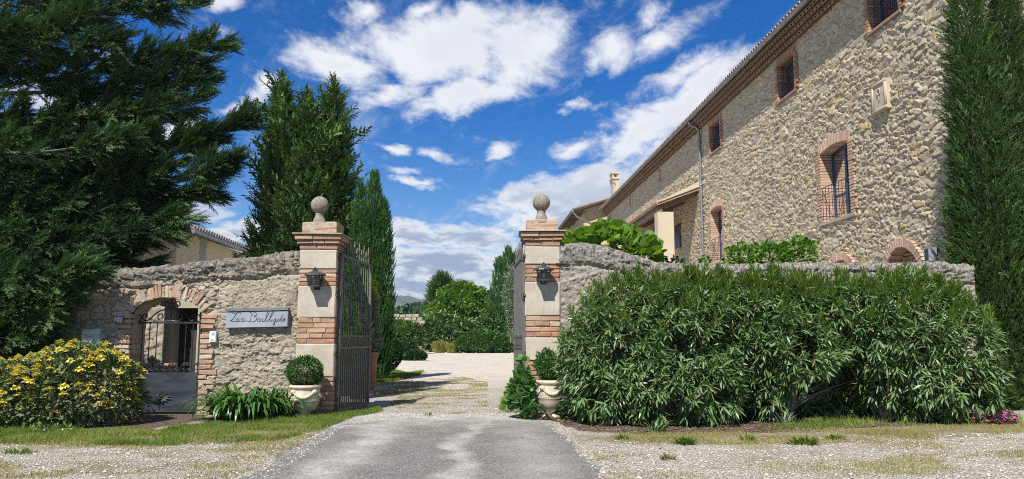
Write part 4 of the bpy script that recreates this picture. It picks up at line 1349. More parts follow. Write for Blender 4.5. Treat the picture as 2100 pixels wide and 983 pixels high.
def house_wall():
    us = np.concatenate([np.arange(S_BEG, 11.5, .06), np.arange(11.5, 23, .026), np.arange(23, 36, .055), np.arange(36, S_END, .14), [S_END]])
    vs = np.concatenate([np.arange(0, 1.89, .06), np.arange(1.9, ZW + .02, .021), [ZW + .06]])
    U, Vv = np.meshgrid(us, vs)
    u = U + .30 * (fbm(U * 1.7, Vv * 1.7, 140) - .5) + .1 * (fbm(U * 6, Vv * 6, 141) - .5)
    v = Vv + .20 * (fbm(U * 1.7 + 5, Vv * 1.7, 150) - .5) + .08 * (fbm(U * 6 + 5, Vv * 6, 151) - .5)
    F1, E, R, DX, DY = stones(u, v, .38, .135, 77, .9, 2.0)
    # some cells break into smaller stones
    F1b, Eb, Rb, DXb, DYb = stones(u, v, .22, .085, 177, .9, 2.0)
    sm = (fbm(U * .9, Vv * 1.1, 160) + .25 * (hsh(R, 5) - .5)) > .56
    E = np.where(sm, Eb, E); R = np.where(sm, Rb, R); DX = np.where(sm, DXb, DX); DY = np.where(sm, DYb, DY)
    e = np.clip(E / .16, 0, 1)
    h = e * (.25 + .75 * hsh(R, 1)) + e * (DX * (hsh(R, 2) - .5) * 1.5 + DY * (hsh(R, 3) - .35) * 1.4)
    h = h * .046 + (fbm(U * 14, Vv * 16, 170, 3) - .5) * .024 * e
    # upper storey relief flattened: the eave shadow's flat look put into the shape
    up = np.clip((Vv - (WIN[0]['z0'] - .15 + .15 * (fbm(U * .7, Vv * 0, 175) - .5))) / .12, 0, 1)
    h = h * (1 - .35 * up)
    rn = np.clip(R, 0, 1)
    mort = np.clip(1 - e * 1.7, 0, 1) * .9
    P = np.stack([-h, U, Vv], -1)
    nr, nx = U.shape
    I = (np.arange(nr - 1)[:, None] * nx + np.arange(nx - 1)[None, :]).ravel()
    F = np.stack([I, I + nx, I + nx + 1, I + 1], 1)
    cs = ((U[:-1, :-1] + U[1:, 1:]) / 2).ravel(); cz = ((Vv[:-1, :-1] + Vv[1:, 1:]) / 2).ravel()
    cut = np.zeros(len(cs), bool)
    for w in WIN: cut |= (cs > w['s0'] - .03) & (cs < w['s1'] + .03) & (cz > w['z0'] - .03) & (cz < arch_z(w, cs) + .03)
    for (s, a, b, hw_) in SLIT: cut |= (np.abs(cs - s) < hw_) & (cz > a) & (cz < b)
    for (s, zt) in ARC: cut |= ((cs - s)**2 + (cz - (zt - AR_OUT))**2 < (AR_IN + .03)**2) | ((np.abs(cs - s) < AR_IN + .03) & (cz < zt - AR_OUT))
    F = F[~cut]
    npmesh('stone_wall', P.reshape(-1, 3), F, M['house_wall'], house, {'rnd': rn, 'mort': mort, 'top': np.clip(1 - (Vv - 1.9) / 1.6, 0, 1) * .5 + np.zeros_like(U)}, local=True)
house_wall()
# the body behind, gables and roof
mb = MB()
mb.box(.42, 8.2, S_BEG, S_END - .02, 0, ZW + .3)
mb.box(.0, .42, S_BEG - .02, S_BEG + .1, 0, ZW + .05)
mb.box(.0, .42, S_END - .12, S_END - .005, 0, ZW + .05)
mb.build('inner_wall', M['cream'], house, local=True)
PITCH_R = .30
mb = MB()
x0r, xr = GO - .02, 4.2
z0r = zg + .07
zr_ = z0r + (xr - x0r) * PITCH_R
a, b = S_BEG - .3, S_END + .12
mb.add([(x0r, a, z0r), (x0r, b, z0r), (xr, b, zr_), (xr, a, zr_), (8.8, a, z0r), (8.8, b, z0r),
        (x0r, a, z0r - .06), (x0r, b, z0r - .06), (xr, b, zr_ - .06), (xr, a, zr_ - .06), (8.8, a, z0r - .06), (8.8, b, z0r - .06)],
       [(0, 1, 2, 3), (3, 2, 5, 4), (6, 9, 8, 7), (9, 10, 11, 8), (0, 6, 7, 1), (4, 5, 11, 10), (0, 3, 9, 6), (3, 4, 10, 9), (1, 7, 8, 2), (2, 8, 11, 5)])
s = 11.0; rr = random.Random(2)
while s < b:
    # rows of canal tiles, rounded and overlapping
    for j in range(2):
        xa = x0r - .05 + j * .42; xb = xa + .5
        za = z0r + (xa - x0r) * PITCH_R + .012 + rr.uniform(-.008, .008) + j * .02; zb_ = za + .5 * PITCH_R
        r0, r1 = .085, .07
        vs = []
        for (xx, zz, r) in ((xa, za, r0), (xb, zb_, r1)):
            for k in range(7):
                t = PI * k / 6
                vs.append((xx, s + math.cos(t) * r, zz + math.sin(t) * r))
            for k in range(7):
                t = PI * k / 6
                vs.append((xx, s + math.cos(t) * (r - .016), zz + math.sin(t) * (r - .016)))
        fs = []
        for k in range(6):
            fs += [(k, k + 1, 14 + k + 1, 14 + k), (7 + k, 21 + k, 22 + k, 8 + k), (k, 7 + k, 8 + k, k + 1)]
        mb.add(vs, fs)
    s += .215
mb.build('roof', M['tile'], house, local=True)
# genoise: stepped rows of tile ends under the eave
mb = MB()
s = 10.5; 
rows = [(.14, zg - .40, zg - .30), (.26, zg - .28, zg - .18), (.36, zg - .16, zg - .06)]
for (o_, za, zb_) in rows:
    mb.box(-o_ - .02, .3, S_BEG, S_END, zb_ + .002, zb_ + .018)
s = 11.2
while s < S_END - .1:
    for i, (o_, za, zb_) in enumerate(rows):
        ss = s + (.11 if i % 2 else 0)
        dz = rr.uniform(-.006, .006)
        vs = []
        for xx in (-o_, .2):
            for k in range(7):
                t = PI * k / 6
                vs.append((xx, ss + math.cos(t) * .088, za + dz + math.sin(t) * .092))
        fs = [(k, k + 1, 7 + k + 1, 7 + k) for k in range(6)] + [tuple(range(7)), tuple(range(13, 6, -1))]
        mb.add(vs, fs)
    s += .22 if s < 40 else .24
mb.build('tile_cornice', M['genoise'], house, local=True)
# gutter: half round, with brackets
mb = MB()
vs = []; ss_ = [S_BEG] + [S_BEG + (S_END - S_BEG) * k / 30 for k in range(1, 31)]
for s in ss_:
    for k in range(9):
        t = PI + PI * k / 8
        vs.append((GO - .02 + math.cos(t) * .085, s, zg + .02 + math.sin(t) * .085))
    for k in range(9):
        t = 2 * PI - PI * k / 8
        vs.append((GO - .02 + math.cos(t) * .078, s, zg + .02 + math.sin(t) * .078))
fs = []
for i in range(len(ss_) - 1):
    for k in range(18):
        k2 = (k + 1) % 18
        fs.append((i * 18 + k, i * 18 + k2, (i + 1) * 18 + k2, (i + 1) * 18 + k))
mb.add(vs, fs)
s = S_BEG + .4
while s < S_END:
    for k in range(6):
        t0 = PI + PI * k / 6; t1 = PI + PI * (k + 1) / 6
        mb.tube([(GO - .02 + math.cos(t0) * .092, s, zg + .02 + math.sin(t0) * .092), (GO - .02 + math.cos(t1) * .092, s, zg + .02 + math.sin(t1) * .092)], .012, 4)
    s += 1.5 if s < 36 else 4
mb.build('gutter', M['zinc'], house, local=True)
mb = MB()
s = s_dp
pts = [(GO - .02, s, zg - .06), (GO - .02, s, zg - .16), (GO + .06, s, zg - .24), (-.20, s, zg - .34), (-.12, s, zg - .48), (-.10, s, zg - .75), (-.10, s, 2.0), (-.10, s, 0.05)]
mb.tube(pts, .055, 10)
for z in (zg - 1.0, zg - 2.8, zg - 4.6, 3.4, 1.6):
    mb.tube([(-.10, s, z - .035), (-.10, s, z + .035)], .066, 10)
mb.build('downpipe', M['zinc'], house, True, True)

# windows
def build_window(w, i):
    rg = random.Random(100 + i)
    s0, s1, z0, z1, rise = w['s0'], w['s1'], w['z0'], w['z1'], w['rise']
    sc = (s0 + s1) / 2; hwid = (s1 - s0) / 2
    xf = .26
    fr = MB()
    zs = z1 - rise
    b = .055
    fr.box(xf, xf + .06, s0, s0 + b, z0, z1); fr.box(xf, xf + .06, s1 - b, s1, z0, z1)
    fr.box(xf, xf + .06, s0 + b, s1 - b, z0, z0 + b + .03); fr.box(xf, xf + .06, s0 + b, s1 - b, zs - .02, z1)
    fr.box(xf - .008, xf + .055, sc - .05, sc + .05, z0 + b, zs)
    if w['kind'] == 'french':
        fr.box(xf + .004, xf + .05, s0 + b, s1 - b, z0 + (z1 - z0) * .33, z0 + (z1 - z0) * .33 + .06)
    fo = fr.build('window', M['win_frame'], house, local=True)
    mb = MB(); mb.add([(xf + .03, s0, z0), (xf + .03, s1, z0), (xf + .03, s1, z1), (xf + .03, s0, z1)], [(0, 1, 2, 3)])
    mb.build('pane', M['glass'], fo, local=True)
    mb = MB()
    if w['kind'] == 'french':
        # drawn curtains in soft folds
        n = 40; vs = []; fs = []
        for k in range(n + 1):
            s = s0 + (s1 - s0) * k / n; x = xf + .11 + .018 * math.sin(k * 1.3)
            vs += [(x, s, z0), (x, s, z1)]
            if k: fs.append((2 * k - 2, 2 * k, 2 * k + 1, 2 * k - 1))
        mb.add(vs, fs); mb.build('curtain', M['curtain'], fo, local=True)
    else:
        mb.add([(.40, s0 - .1, z0 - .1), (.40, s1 + .1, z0 - .1), (.40, s1 + .1, z1 + .1), (.40, s0 - .1, z1 + .1)], [(0, 1, 2, 3)])
        mb.build('dark_room_sheet', M['dark'], fo, local=True)  # dark sheet standing in for the unlit room behind the glass
    # brick surround, alternately long and short, returning into the reveal
    br = MB()
    z = z0 - .01; r = 0
    ch = .078
    pj = .075
    while z < zs - .01:
        hh = min(ch, zs - z)
        for sd_, sg in ((s0, -1), (s1, 1)):
            wl = .24 if r % 2 == 0 else .14
            if w['kind'] == 'french': wl = (.34 if r % 2 else .22) if rg.random() < .5 else .28
            br.chbox(((.34 - pj) / 2 + rg.uniform(-.006, .006), sd_ + sg * wl / 2, z + hh / 2), (0, 1, 0), (-1, 0, 0), (0, 0, 1), wl / 2 - .004, (.34 + pj) / 2, hh / 2 - .006, .008, .004, rg)
        z += ch; r += 1
    n = max(8, int((s1 - s0 + .2) / .082))
    for k in range(n):
        s = s0 - .08 + (s1 - s0 + .16) * (k + .5) / n
        f = (s - sc) / hwid
        zl = z1 - rise * min(1, f * f)
        sl = -2 * rise * f / hwid * .8
        tan = Vector((0, 1, sl)).normalized(); rad = Vector((0, -tan.z, tan.y))
        hh = (.13 if w['kind'] == 'french' else .10) * rg.uniform(.94, 1.04)
        br.chbox(Vector(((.34 - pj) / 2 + rg.uniform(-.004, .004), s, zl)) + rad * (hh + .004), tan, (-1, 0, 0), rad, (s1 - s0 + .16) / n / 2 - .006, (.34 + pj) / 2, hh, .008, .003, rg)
    br.build('brick_surround', M['brick_pale'] if w['kind'] == 'french' else M['brick'], fo, local=True)
    mb = MB()
    mb.chbox((.12, sc, z0 - .055), (0, 1, 0), (-1, 0, 0), (0, 0, 1), hwid + (.22 if w['kind'] == 'french' else .1), .20, .045, .012, .006, rg)
    mb.build('sill', M['plaque'] if w['kind'] == 'french' else M['brick'], fo, local=True)
    g = MB()
    if w['kind'] == 'upper':
        nb = 9
        for k in range(nb): 
            s = s0 + (s1 - s0) * (k + .5) / nb
            g.tube([(.06, s, z0), (.06, s, z1 - .02)], .009, 5)
        for k in range(5):
            z = z0 + (z1 - z0) * (k + .5) / 5
            g.tube([(.06, s0, z), (.06, s1, z)], .009, 5)
        g.build('grille', M['black_iron'], fo, local=True)
    else:
        zt = z0 + .92; nb = 9
        for k in range(nb):
            s = s0 + .03 + (s1 - s0 - .06) * k / (nb - 1)
            g.tube([(-.06, s, z0 + .05), (-.06, s, zt)], .0075, 5)
        for z in (z0 + .06, zt, zt - .20): g.tube([(-.06, s0 - .03, z), (-.06, s1 + .03, z)], .011 if z == zt else .008, 6)
        for s in (s0 - .02, s1 + .02):
            for z in (z0 + .06, zt): g.tube([(-.06, s, z), (.1, s, z)], .011, 5)
        g.build('railing', M['black_iron'], fo, local=True)
for i, w in enumerate(WIN): build_window(w, i)

# bricked up slits and cellar arches
for i, (s, a, b, hw_) in enumerate(SLIT):
    rg = random.Random(200 + i); mb = MB()
    z = a
    while z < b - .06:
        for k in range(2):
            mb.chbox((.06, s - hw_ / 2 + k * hw_, z + .036), (0, 1, 0), (-1, 0, 0), (0, 0, 1), hw_ / 2 - .004, .08, .032, .006, .004, rg)
        z += .075
    arch_ring(mb, s, b - .10, .02, hw_ * .95, .1, PI - .1, -.02, .12, 7, rg, 'y')
    mb.build('bricked_slit', M['brick'], house, local=True)
for i, (s, zt) in enumerate(ARC):
    rg = random.Random(300 + i); mb = MB()
    zc = zt - AR_OUT
    arch_ring(mb, s, zc, AR_IN, AR_OUT, 0, PI, -.10, .30, 27, rg, 'y', .004, .010)
    z = 0
    while z < zc:
        for sg in (-1, 1): mb.chbox((.12, s + sg * (AR_IN + .11), z + .037), (0, 1, 0), (-1, 0, 0), (0, 0, 1), .11, .17, .033, .008, .004, rg)
        z += .078
    ao = mb.build('cellar_arch', M['brick_pale'], house, local=True)
    mb = MB()
    xin = .20 if i == 0 else .03
    z = 0; r = 0
    while z < zt - AR_OUT + AR_IN:
        half = AR_IN if z + .04 < zc else math.sqrt(max(0, AR_IN**2 - (z + .04 - zc)**2))
        k = -half + (.0 if r % 2 else -.11)
        while k < half:
            a_ = max(-half, k); b_ = min(half, k + .225)
            if b_ - a_ > .03: mb.chbox((xin + .06, s + (a_ + b_) / 2, z + .037), (0, 1, 0), (-1, 0, 0), (0, 0, 1), (b_ - a_) / 2 - .005, .06, .032, .006, .004, rg)
            k += .23
        z += .078; r += 1
    mb.build('brick_infill', M['brick'], ao, local=True)
# carved plaque
s0 = hw(1829, 200)[0]; s1 = hw(1799, 200)[0]; z1 = hw(1829, 158)[1]; z0 = hw(1829, 221)[1]
mb = MB()
rg = random.Random(9)
sc, zc = (s0 + s1) / 2, (z0 + z1) / 2; hwd, hh = (s1 - s0) / 2, (z1 - z0) / 2
mb.chbox((-.01, sc, zc), (0, 1, 0), (-1, 0, 0), (0, 0, 1), hwd, .115, hh, .02, .006, rg)
pq = mb.build('plaque', M['plaque'], house, local=True)
mb = MB()
for (a, b, c, d) in ((-hwd, hwd, hh - .07, hh), (-hwd, hwd, -hh, -hh + .07), (-hwd, -hwd + .07, -hh + .07, hh - .07), (hwd - .07, hwd, -hh + .07, hh - .07)):
    mb.chbox((-.14, sc + (a + b) / 2, zc + (c + d) / 2), (0, 1, 0), (-1, 0, 0), (0, 0, 1), (b - a) / 2, .016, (d - c) / 2, .012, .004, rg)
for k in range(2):
    for sg in (-1, 1):
        pts = catmull([(-.140, sc + sg * hwd * .02, zc + hh * .1), (-.142, sc + sg * hwd * .22, zc + hh * (.2 + .12 * k)), (-.142, sc + sg * hwd * (.2 - .06 * k), zc + hh * .5), (-.140, sc, zc + hh * (.4 + .1 * k))], 5)
        mb.tube(pts, .014, 6)
mb.tube([(-.138, sc, zc + hh * .08), (-.138, sc, zc - hh * .35)], .010, 5)
mb.build('relief', M['plaque'], pq, True, True)
# chimney, aerial
chs, chx = S_END + .6, 0
cxl, czt = hs(1256, 353, S_END - 1.5); cxr, czb = hs(1269, 392, S_END - 1.5)
mb = MB(); cxm = (cxl + cxr) / 2; cw = (cxr - cxl) / 2
print('chimney', cxm, cw, czt)
sy = S_END - 1.5
mb.box(cxm - cw, cxm + cw, sy, sy + .9, zg + .2, czt - .5)
mb.box(cxm - cw - .08, cxm + cw + .08, sy - .08, sy + .98, czt - .5, czt - .38)
for a in (-1, 1):
    for b in (0, 1): mb.box(cxm + a * cw * .8 - .07, cxm + a * cw * .8 + .07, sy + .02 + b * .7, sy + .16 + b * .7, czt - .38, czt - .12)
mb.box(cxm - cw - .06, cxm + cw + .06, sy - .06, sy + .96, czt - .12, czt)
mb.build('chimney', M['cream'], house, local=True)
mb = MB()
ax, az = hs(1251, 376, S_END - 2); bx_, bz = hs(1263, 380, S_END - 2)
mb.tube([(cxm - cw - .1, S_END - 2, zg + .3), (cxm - cw - .1, S_END - 2, czt - 1.2)], .03, 5)
mb.tube([(ax, S_END - 2.3, az + .15), (bx_, S_END - 1.8, bz)], .025, 5)
for k in range(5):
    f = k / 4; p = Vector((ax, S_END - 2.3, az + .15)).lerp(Vector((bx_, S_END - 1.8, bz)), f)
    mb.tube([p + Vector((0, -.3, .25)), p + Vector((0, .3, -.25))], .018, 4)
mb.build('aerial', M['aerial'], house, local=True)

# lean-to porch
sp = s_dp + .45
ex, ez = hs(1348, 421, sp); wx_, wz = 0, hs(1437, 388, sp)[1]
sp2 = hw(1300, 455, ex)[0] + 6
print('porch', sp, ex, ez, wz, sp2)
porch = MB()
dz = .12
porch.add([(ex, sp, ez), (0.05, sp, wz), (0.05, sp2, wz), (ex, sp2, ez), (ex, sp, ez + dz), (0.05, sp, wz + dz), (0.05, sp2, wz + dz), (ex, sp2, ez + dz)],
          [(0, 1, 2, 3), (7, 6, 5, 4), (0, 4, 5, 1), (1, 5, 6, 2), (2, 6, 7, 3), (3, 7, 4, 0)])
s = sp + .1
while s < sp2:
    porch.tube([(ex - .06, s, ez + dz - .01), (ex + .4, s, ez + dz - .01 + .4 * (wz - ez) / -ex)], .075, 8)
    s += .24
pr = porch.build('porch_roof', M['tile'], house, local=True)
mb = MB()     # pale rendered fillet closing the end of the roof against the wall
fx, fz = hs(1437, 370, sp - .02)
mb.add([(ex + .02, sp - .05, ez + dz - .01), (0.04, sp - .05, wz + dz), (0.04, sp - .05, fz), (ex + .02, sp + .05, ez + dz - .01), (0.04, sp + .05, wz + dz), (0.04, sp + .05, fz)],
       [(0, 1, 2), (5, 4, 3), (0, 3, 4, 1), (1, 4, 5, 2), (2, 5, 3, 0)])
mb.build('flashing', M['cream_pillar'], pr, local=True)
mb = MB()
mb.box(ex + .05, ex + .25, sp + .15, sp2, ez - .26, ez - .02)
for k in range(6):
    s = sp + .35 + k * (sp2 - sp - .5) / 5.0
    a = Vector((ex + .28, s, ez - .05)); b = Vector((0, s, wz - .1))
    v = (b - a); Lb = v.length; v.normalize()
    mb.obox((a + b) / 2, v, (0, 1, 0), v.cross(Vector((0, 1, 0))), Lb / 2, .08, .10)
mb.build('porch_beam', M['wood'], house, local=True)
cwid = hs(1384, 470, sp)[0] - hs(1351, 470, sp)[0]
cx0 = hs(1351, 470, sp)[0]
for k in range(3):
    s = sp + .12 + k * (sp2 - sp - 1) / 2.2
    mb = MB()
    mb.chbox((cx0 + cwid / 2, s + .3, (ez - .26) / 2), (1, 0, 0), (0, -1, 0), (0, 0, 1), cwid / 2, .3, (ez - .262) / 2, .012, .004, rg)
    mb.build('porch_column', M['cream_pillar'], house, local=True)
ws, wz1 = hw(1400, 456); ws2, wz0 = hw(1386, 513)
mb = MB()
mb.chbox((-.05, (ws + ws2) / 2, (wz0 + wz1) / 2), (0, 1, 0), (-1, 0, 0), (0, 0, 1), .42, .05, (wz1 - wz0) / 2, .02, .0, rg)
po = mb.build('porch_window', M['win_frame'], house, local=True)
mb = MB(); mb.chbox((-.05, (ws + ws2) / 2, wz0 - .08), (0, 1, 0), (-1, 0, 0), (0, 0, 1), .55, .16, .06, .02, .0, rg); mb.build('sill', M['plaque'], po, local=True)

# the lower wing at the far end, its gable end facing the drive
anx = thing('stone_wing', 'low tiled stone wing at the far end of the farmhouse', 'house', HO, None, TH)
sa = S_END + .3
gx, gz = hs(1177, 433, sa); rx_, rz_ = hs(1246, 411, sa)
print('annex', gx, gz, rx_, rz_)
mb = MB()
wl = gx + .75
mb.add([(wl, sa + .4, 0), (6, sa + .4, 0), (6, sa + .4, gz + (6 - gx) * .3), (wl, sa + .4, gz + (wl - gx) * .3 - .05), (wl, sa + 16, 0), (6, sa + 16, 0), (6, sa + 16, gz + (6 - gx) * .3), (wl, sa + 16, gz + (wl - gx) * .3 - .05)],
       [(0, 1, 2, 3), (7, 6, 5, 4), (0, 3, 7, 4), (1, 5, 6, 2), (3, 2, 6, 7)])
mb.build('gable_wall', M['house_wall'], anx, local=True)
mb = MB()
ro = .30
q = lambda x: gz + (x - gx) * ro
mb.add([(gx, sa - .2, q(gx)), (8, sa - .2, q(8)), (8, sa + 17, q(8)), (gx, sa + 17, q(gx)), (gx, sa - .2, q(gx) + .12), (8, sa - .2, q(8) + .12), (8, sa + 17, q(8) + .12), (gx, sa + 17, q(gx) + .12)],
       [(0, 1, 2, 3), (7, 6, 5, 4), (0, 4, 5, 1), (1, 5, 6, 2), (2, 6, 7, 3), (3, 7, 4, 0)])
x = gx
while x < 7:
    mb.tube([(x, sa - .3, q(x) + .13), (x + .42, sa - .3, q(x + .42) + .16)], [.10, .13], 8); x += .4
s = sa - .2
while s < sa + 16:
    mb.tube([(gx - .08, s, q(gx) + .12), (gx + .5, s, q(gx + .5) + .12)], .10, 8); s += .26
mb.build('roof', M['tile_grey'], anx, local=True)
mb = MB()
mb.tube([(gx - .1, sa - .2, gz - .02), (gx - .1, sa + 16.8, gz - .02)], .10, 8)
p1 = hs(1184, 446, sa); p2 = hs(1217, 460, sa)
mb.tube([(gx - .1, sa - .1, gz - .08), (p1[0], sa - .05, p1[1]), (p2[0], sa + .2, p2[1]), (p2[0] + .1, sa + .3, p2[1] - .4), (p2[0] + .1, sa + .3, 0)], .07, 8)
mb.build('gutter', M['zinc'], anx, local=True)
for k in range(14):
    mb = MB()
    s = sa - .1 + k * .6
    mb.box(gx + .02, wl + .1, s, s + .12, q(gx) - .12, q(gx) - .005)
    mb.build('rafter', M['wood'], anx, local=True)

# wall light on the farmhouse
s, z = hw(1925, 522)
P = Vector((HO.x - s * sT, s * cT, 0))
wl_ = thing('wall_light', 'small box shaped grey wall light on the farmhouse beside the cellar arch', 'wall light', (P.x, P.y, z))
mb = MB()
c = Vector((P.x, P.y, z)); nx_ = Vector((-cT, -sT, 0)); ty = Vector((-sT, cT, 0))
mb.obox(c + nx_ * .17, nx_, ty, (0, 0, 1), .085, .085, .135)
mb.build('shade', M['grey_plastic'], wl_)
mb = MB(); mb.obox(c + nx_ * .075, nx_, ty, (0, 0, 1), .045, .03, .05); mb.build('bracket', M['lamp'], wl_)
mb = MB(); mb.obox(c + nx_ * .258, nx_, ty, (0, 0, 1), .004, .06, .115); mb.build('panel', M['lamp'], wl_)

# ------------------------------------------------------------------ cream house behind the left wall
LO = at(362, 500, 20.0); LO = Vector((LO.x, LO.y, 0))
def lloc(P): d = P - LO; return (d.x * cT + d.y * sT, -d.x * sT + d.y * cT, P.z)
def lw_(px, py, xo=0.):
    r = ray(px, py); k = (xo + LO.x * cT + LO.y * sT) / (r[0] * cT + r[1] * sT)
    P = Vector((r[0] * k, r[1] * k, EYE + r[2] * k)); l = lloc(P); return l[1], l[2]
ch_ = thing('cream_house', 'cream rendered house with a tiled eave behind the left garden wall', 'house', LO, None, TH)
ezl = (lw_(390, 470, .35)[1] + lw_(530, 521, .35)[1]) / 2
print('left house eave', lw_(390, 470, .35), lw_(530, 521, .35))
ze = ezl
send = lw_(536, 523, .35)[0] + 1.2
mb = MB()
mb.box(-6, 0, 0, send, 0, ze - .02)
wallo = mb.build('wall', M['cream_light'], ch_, local=True)
mb = MB()
mb.add([(.38, -.0, ze), (.38, send + .2, ze), (-3, send + .2, ze + 1.0), (-3, 0, ze + 1.0), (.38, 0, ze - .05), (.38, send + .2, ze - .05), (-3, send + .2, ze + .95), (-3, 0, ze + .95)],
       [(0, 1, 2, 3), (7, 6, 5, 4), (0, 4, 5, 1), (1, 5, 6, 2), (2, 6, 7, 3), (3, 7, 4, 0)])
s = .1
while s < send + .2:
    mb.tube([(.42, s, ze + .03 + rr.uniform(-.01, .01)), (-.5, s, ze + .03 + .92 * .295)], [.085, .075], 8); s += .215
mb.build('roof', M['tile_grey'], ch_, local=True)
mb = MB()
mb.tube([(.40, 0, ze - .05), (.40, send, ze - .05)], .075, 8)
a_ = lw_(480, 505); mb.tube([(.06, a_[0], ze - .12), (.06, a_[0], 0)], .045, 8)
mb.tube([(.40, a_[0], ze - .08), (.06, a_[0], ze - .30)], .045, 8)
mb.build('gutter', M['zinc'], ch_, local=True)
for (pa, pb, pt, pb2) in ((410, 422, 493, 534), (491, 501, 521, 540)):
    sA, zA = lw_(pa, pt); sB, zB = lw_(pb, pb2)
    mb = MB(); mb.box(-.16, .004, sA, sB, zB - .4, zA)
    wo = mb.build('window', M['grey_plastic'], ch_, local=True)
    mb = MB(); mb.box(-.02, .035, sA - .05, sB + .05, zA, zA + .05); mb.build('lintel', M['cream_pillar'], wo, local=True)
mb = MB()
mb.box(-5, .012, -2.0, -.004, 0, lw_(362, 418)[1])
mb.build('stone_wing', M['house_wall'], ch_, local=True)
mb = MB()
zt_ = lw_(362, 418)[1]
mb.box(-5.1, .10, -2.1, .06, zt_ + .002, zt_ + .07)
mb.build('wing_coping', M['tile_grey'], ch_, local=True)

# courtyard seen through the small gate
cb = thing('courtyard_porch', 'pale rendered doorway seen through the iron pedestrian gate', 'doorway', (-5.2, 13.45, 0))
Yb = 13.45
bx = lambda px: xat(px, Yb, 700); bz = lambda py: zat(py, Yb)
mb = MB()
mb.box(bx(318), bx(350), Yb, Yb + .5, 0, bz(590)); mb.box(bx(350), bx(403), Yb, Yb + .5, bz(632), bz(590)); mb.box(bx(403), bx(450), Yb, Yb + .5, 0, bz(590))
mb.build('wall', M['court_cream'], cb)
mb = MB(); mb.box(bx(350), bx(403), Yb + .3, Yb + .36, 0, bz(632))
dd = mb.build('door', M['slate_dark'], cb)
mb = MB(); mb.box(bx(352), bx(376), Yb + .285, Yb + .298, .9, bz(640)); mb.build('dark_doorway_sheet', M['dark'], dd)  # near-black sheet painting the darkness of the doorway
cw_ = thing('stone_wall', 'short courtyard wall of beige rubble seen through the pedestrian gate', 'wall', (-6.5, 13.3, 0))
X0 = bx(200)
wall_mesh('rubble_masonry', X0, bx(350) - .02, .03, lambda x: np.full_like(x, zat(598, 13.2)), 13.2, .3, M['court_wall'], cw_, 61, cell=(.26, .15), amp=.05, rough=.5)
# low dry stone wall far across the courtyard
fw = thing('stone_wall', 'low dry stone wall with pale coping across the courtyard', 'wall', (-12, 60, 0))
a = at(775, 650, 60); b = at(856, 650, 60)
mb = MB(); rg = random.Random(77)
z1 = zat(645, 60); z0 = 0
for rrow in range(12):
    x = a.x
    while x < b.x:
        wd = rg.uniform(.3, .7)
        hz = (z1 - z0) / 12
        mb.chbox((x + wd / 2, 60.25, z0 + hz * (rrow + .5)), (1, 0, 0), (0, -1, 0), (0, 0, 1), wd / 2 - .02, .28 + rg.uniform(-.05, .05), hz / 2 * rg.uniform(.85, 1), .05, .02, rg)
        x += wd
mb.build('dry_masonry', M['garden_wall'], fw)

# ------------------------------------------------------------------ foliage generators
def norm(a): return a / np.maximum(1e-9, np.linalg.norm(a, axis=-1, keepdims=True))
def frames(d, roll=None, up=(0, 0, 1)):
    """d (N,3): leaf axis -> columns x, y=d, z"""
    y = norm(d)
    u = np.tile(np.array(up, float), (len(y), 1))
    bad = np.abs((y * u).sum(1)) > .97
    u[bad] = (1, .2, 0)
    x = norm(np.cross(y, u)); z = np.cross(x, y)
    if roll is not None:
        c, s = np.cos(roll)[:, None], np.sin(roll)[:, None]
        x, z = x * c + z * s, z * c - x * s
    return np.stack([x, y, z], -1)
def inst(tv, tf, pos, R, sc):
    sc = np.asarray(sc)
    if sc.ndim == 1: sc = sc[:, None]
    loc = tv[None] * (sc[:, None, :] if sc.shape[1] == 3 else sc[:, None, :1])
    V = np.einsum('nij,nkj->nki', R, loc) + pos[:, None, :]
    n = len(pos); k = len(tv)
    F = tf[None] + (np.arange(n) * k)[:, None, None]
    return V.reshape(-1, 3), F.reshape(-1, tf.shape[1])
def join(parts):
    Vs, Fs, b = [], [], 0
    for V, F in parts:
        Vs.append(V); Fs.append(F + b); b += len(V)
    return np.concatenate(Vs), np.concatenate(Fs)

def t_lance(w=.09, droop=.18, fold=.25):
    ys = [0, .22, .55, .82, 1.0]; ws = [.12 * w, .8 * w, w, .6 * w, .03 * w]
    v = []
    for y, a in zip(ys, ws):
        z = -droop * y * y
        v += [(-a, y, z + a * fold), (a, y, z + a * fold)]
    v = np.array(v)
    f = []
    for i in range(4):
        a = 2 * i
        f += [(a, a + 1, a + 3), (a, a + 3, a + 2)]
    return v, np.array(f)
def t_leaf(w=.3, fold=.12, droop=.1):
    v = np.array([(0, 0, 0), (-w, .4, fold), (w, .4, fold), (0, .45, 0), (-w * .7, .75, fold * .6 - droop * .5), (w * .7, .75, fold * .6 - droop * .5), (0, 1, -droop)])
    f = np.array([(0, 3, 1), (0, 2, 3), (1, 3, 4), (3, 2, 5), (4, 3, 6), (3, 5, 6)])
    return v, f
def t_small(w=.32):
    v = np.array([(0, 0, 0), (-w, .5, .08), (w, .5, .08), (0, 1, 0)]); f = np.array([(0, 2, 1), (1, 2, 3)])
    return v, f
def t_round(lob=0.08, n=11, cup=.12):
    v = [(0, .42, 0)]
    for k in range(n):
        a = -PI / 2 + 2 * PI * (k + .5) / n
        r = .5 * (1 + lob * math.cos(5 * a + .6))
        v.append((math.cos(a) * r, .48 + math.sin(a) * r, cup * r * (1 if k % 2 else .4)))
    v = np.array(v); f = np.array([(0, k + 1, (k + 1) % n + 1) for k in range(n)])
    return v, f
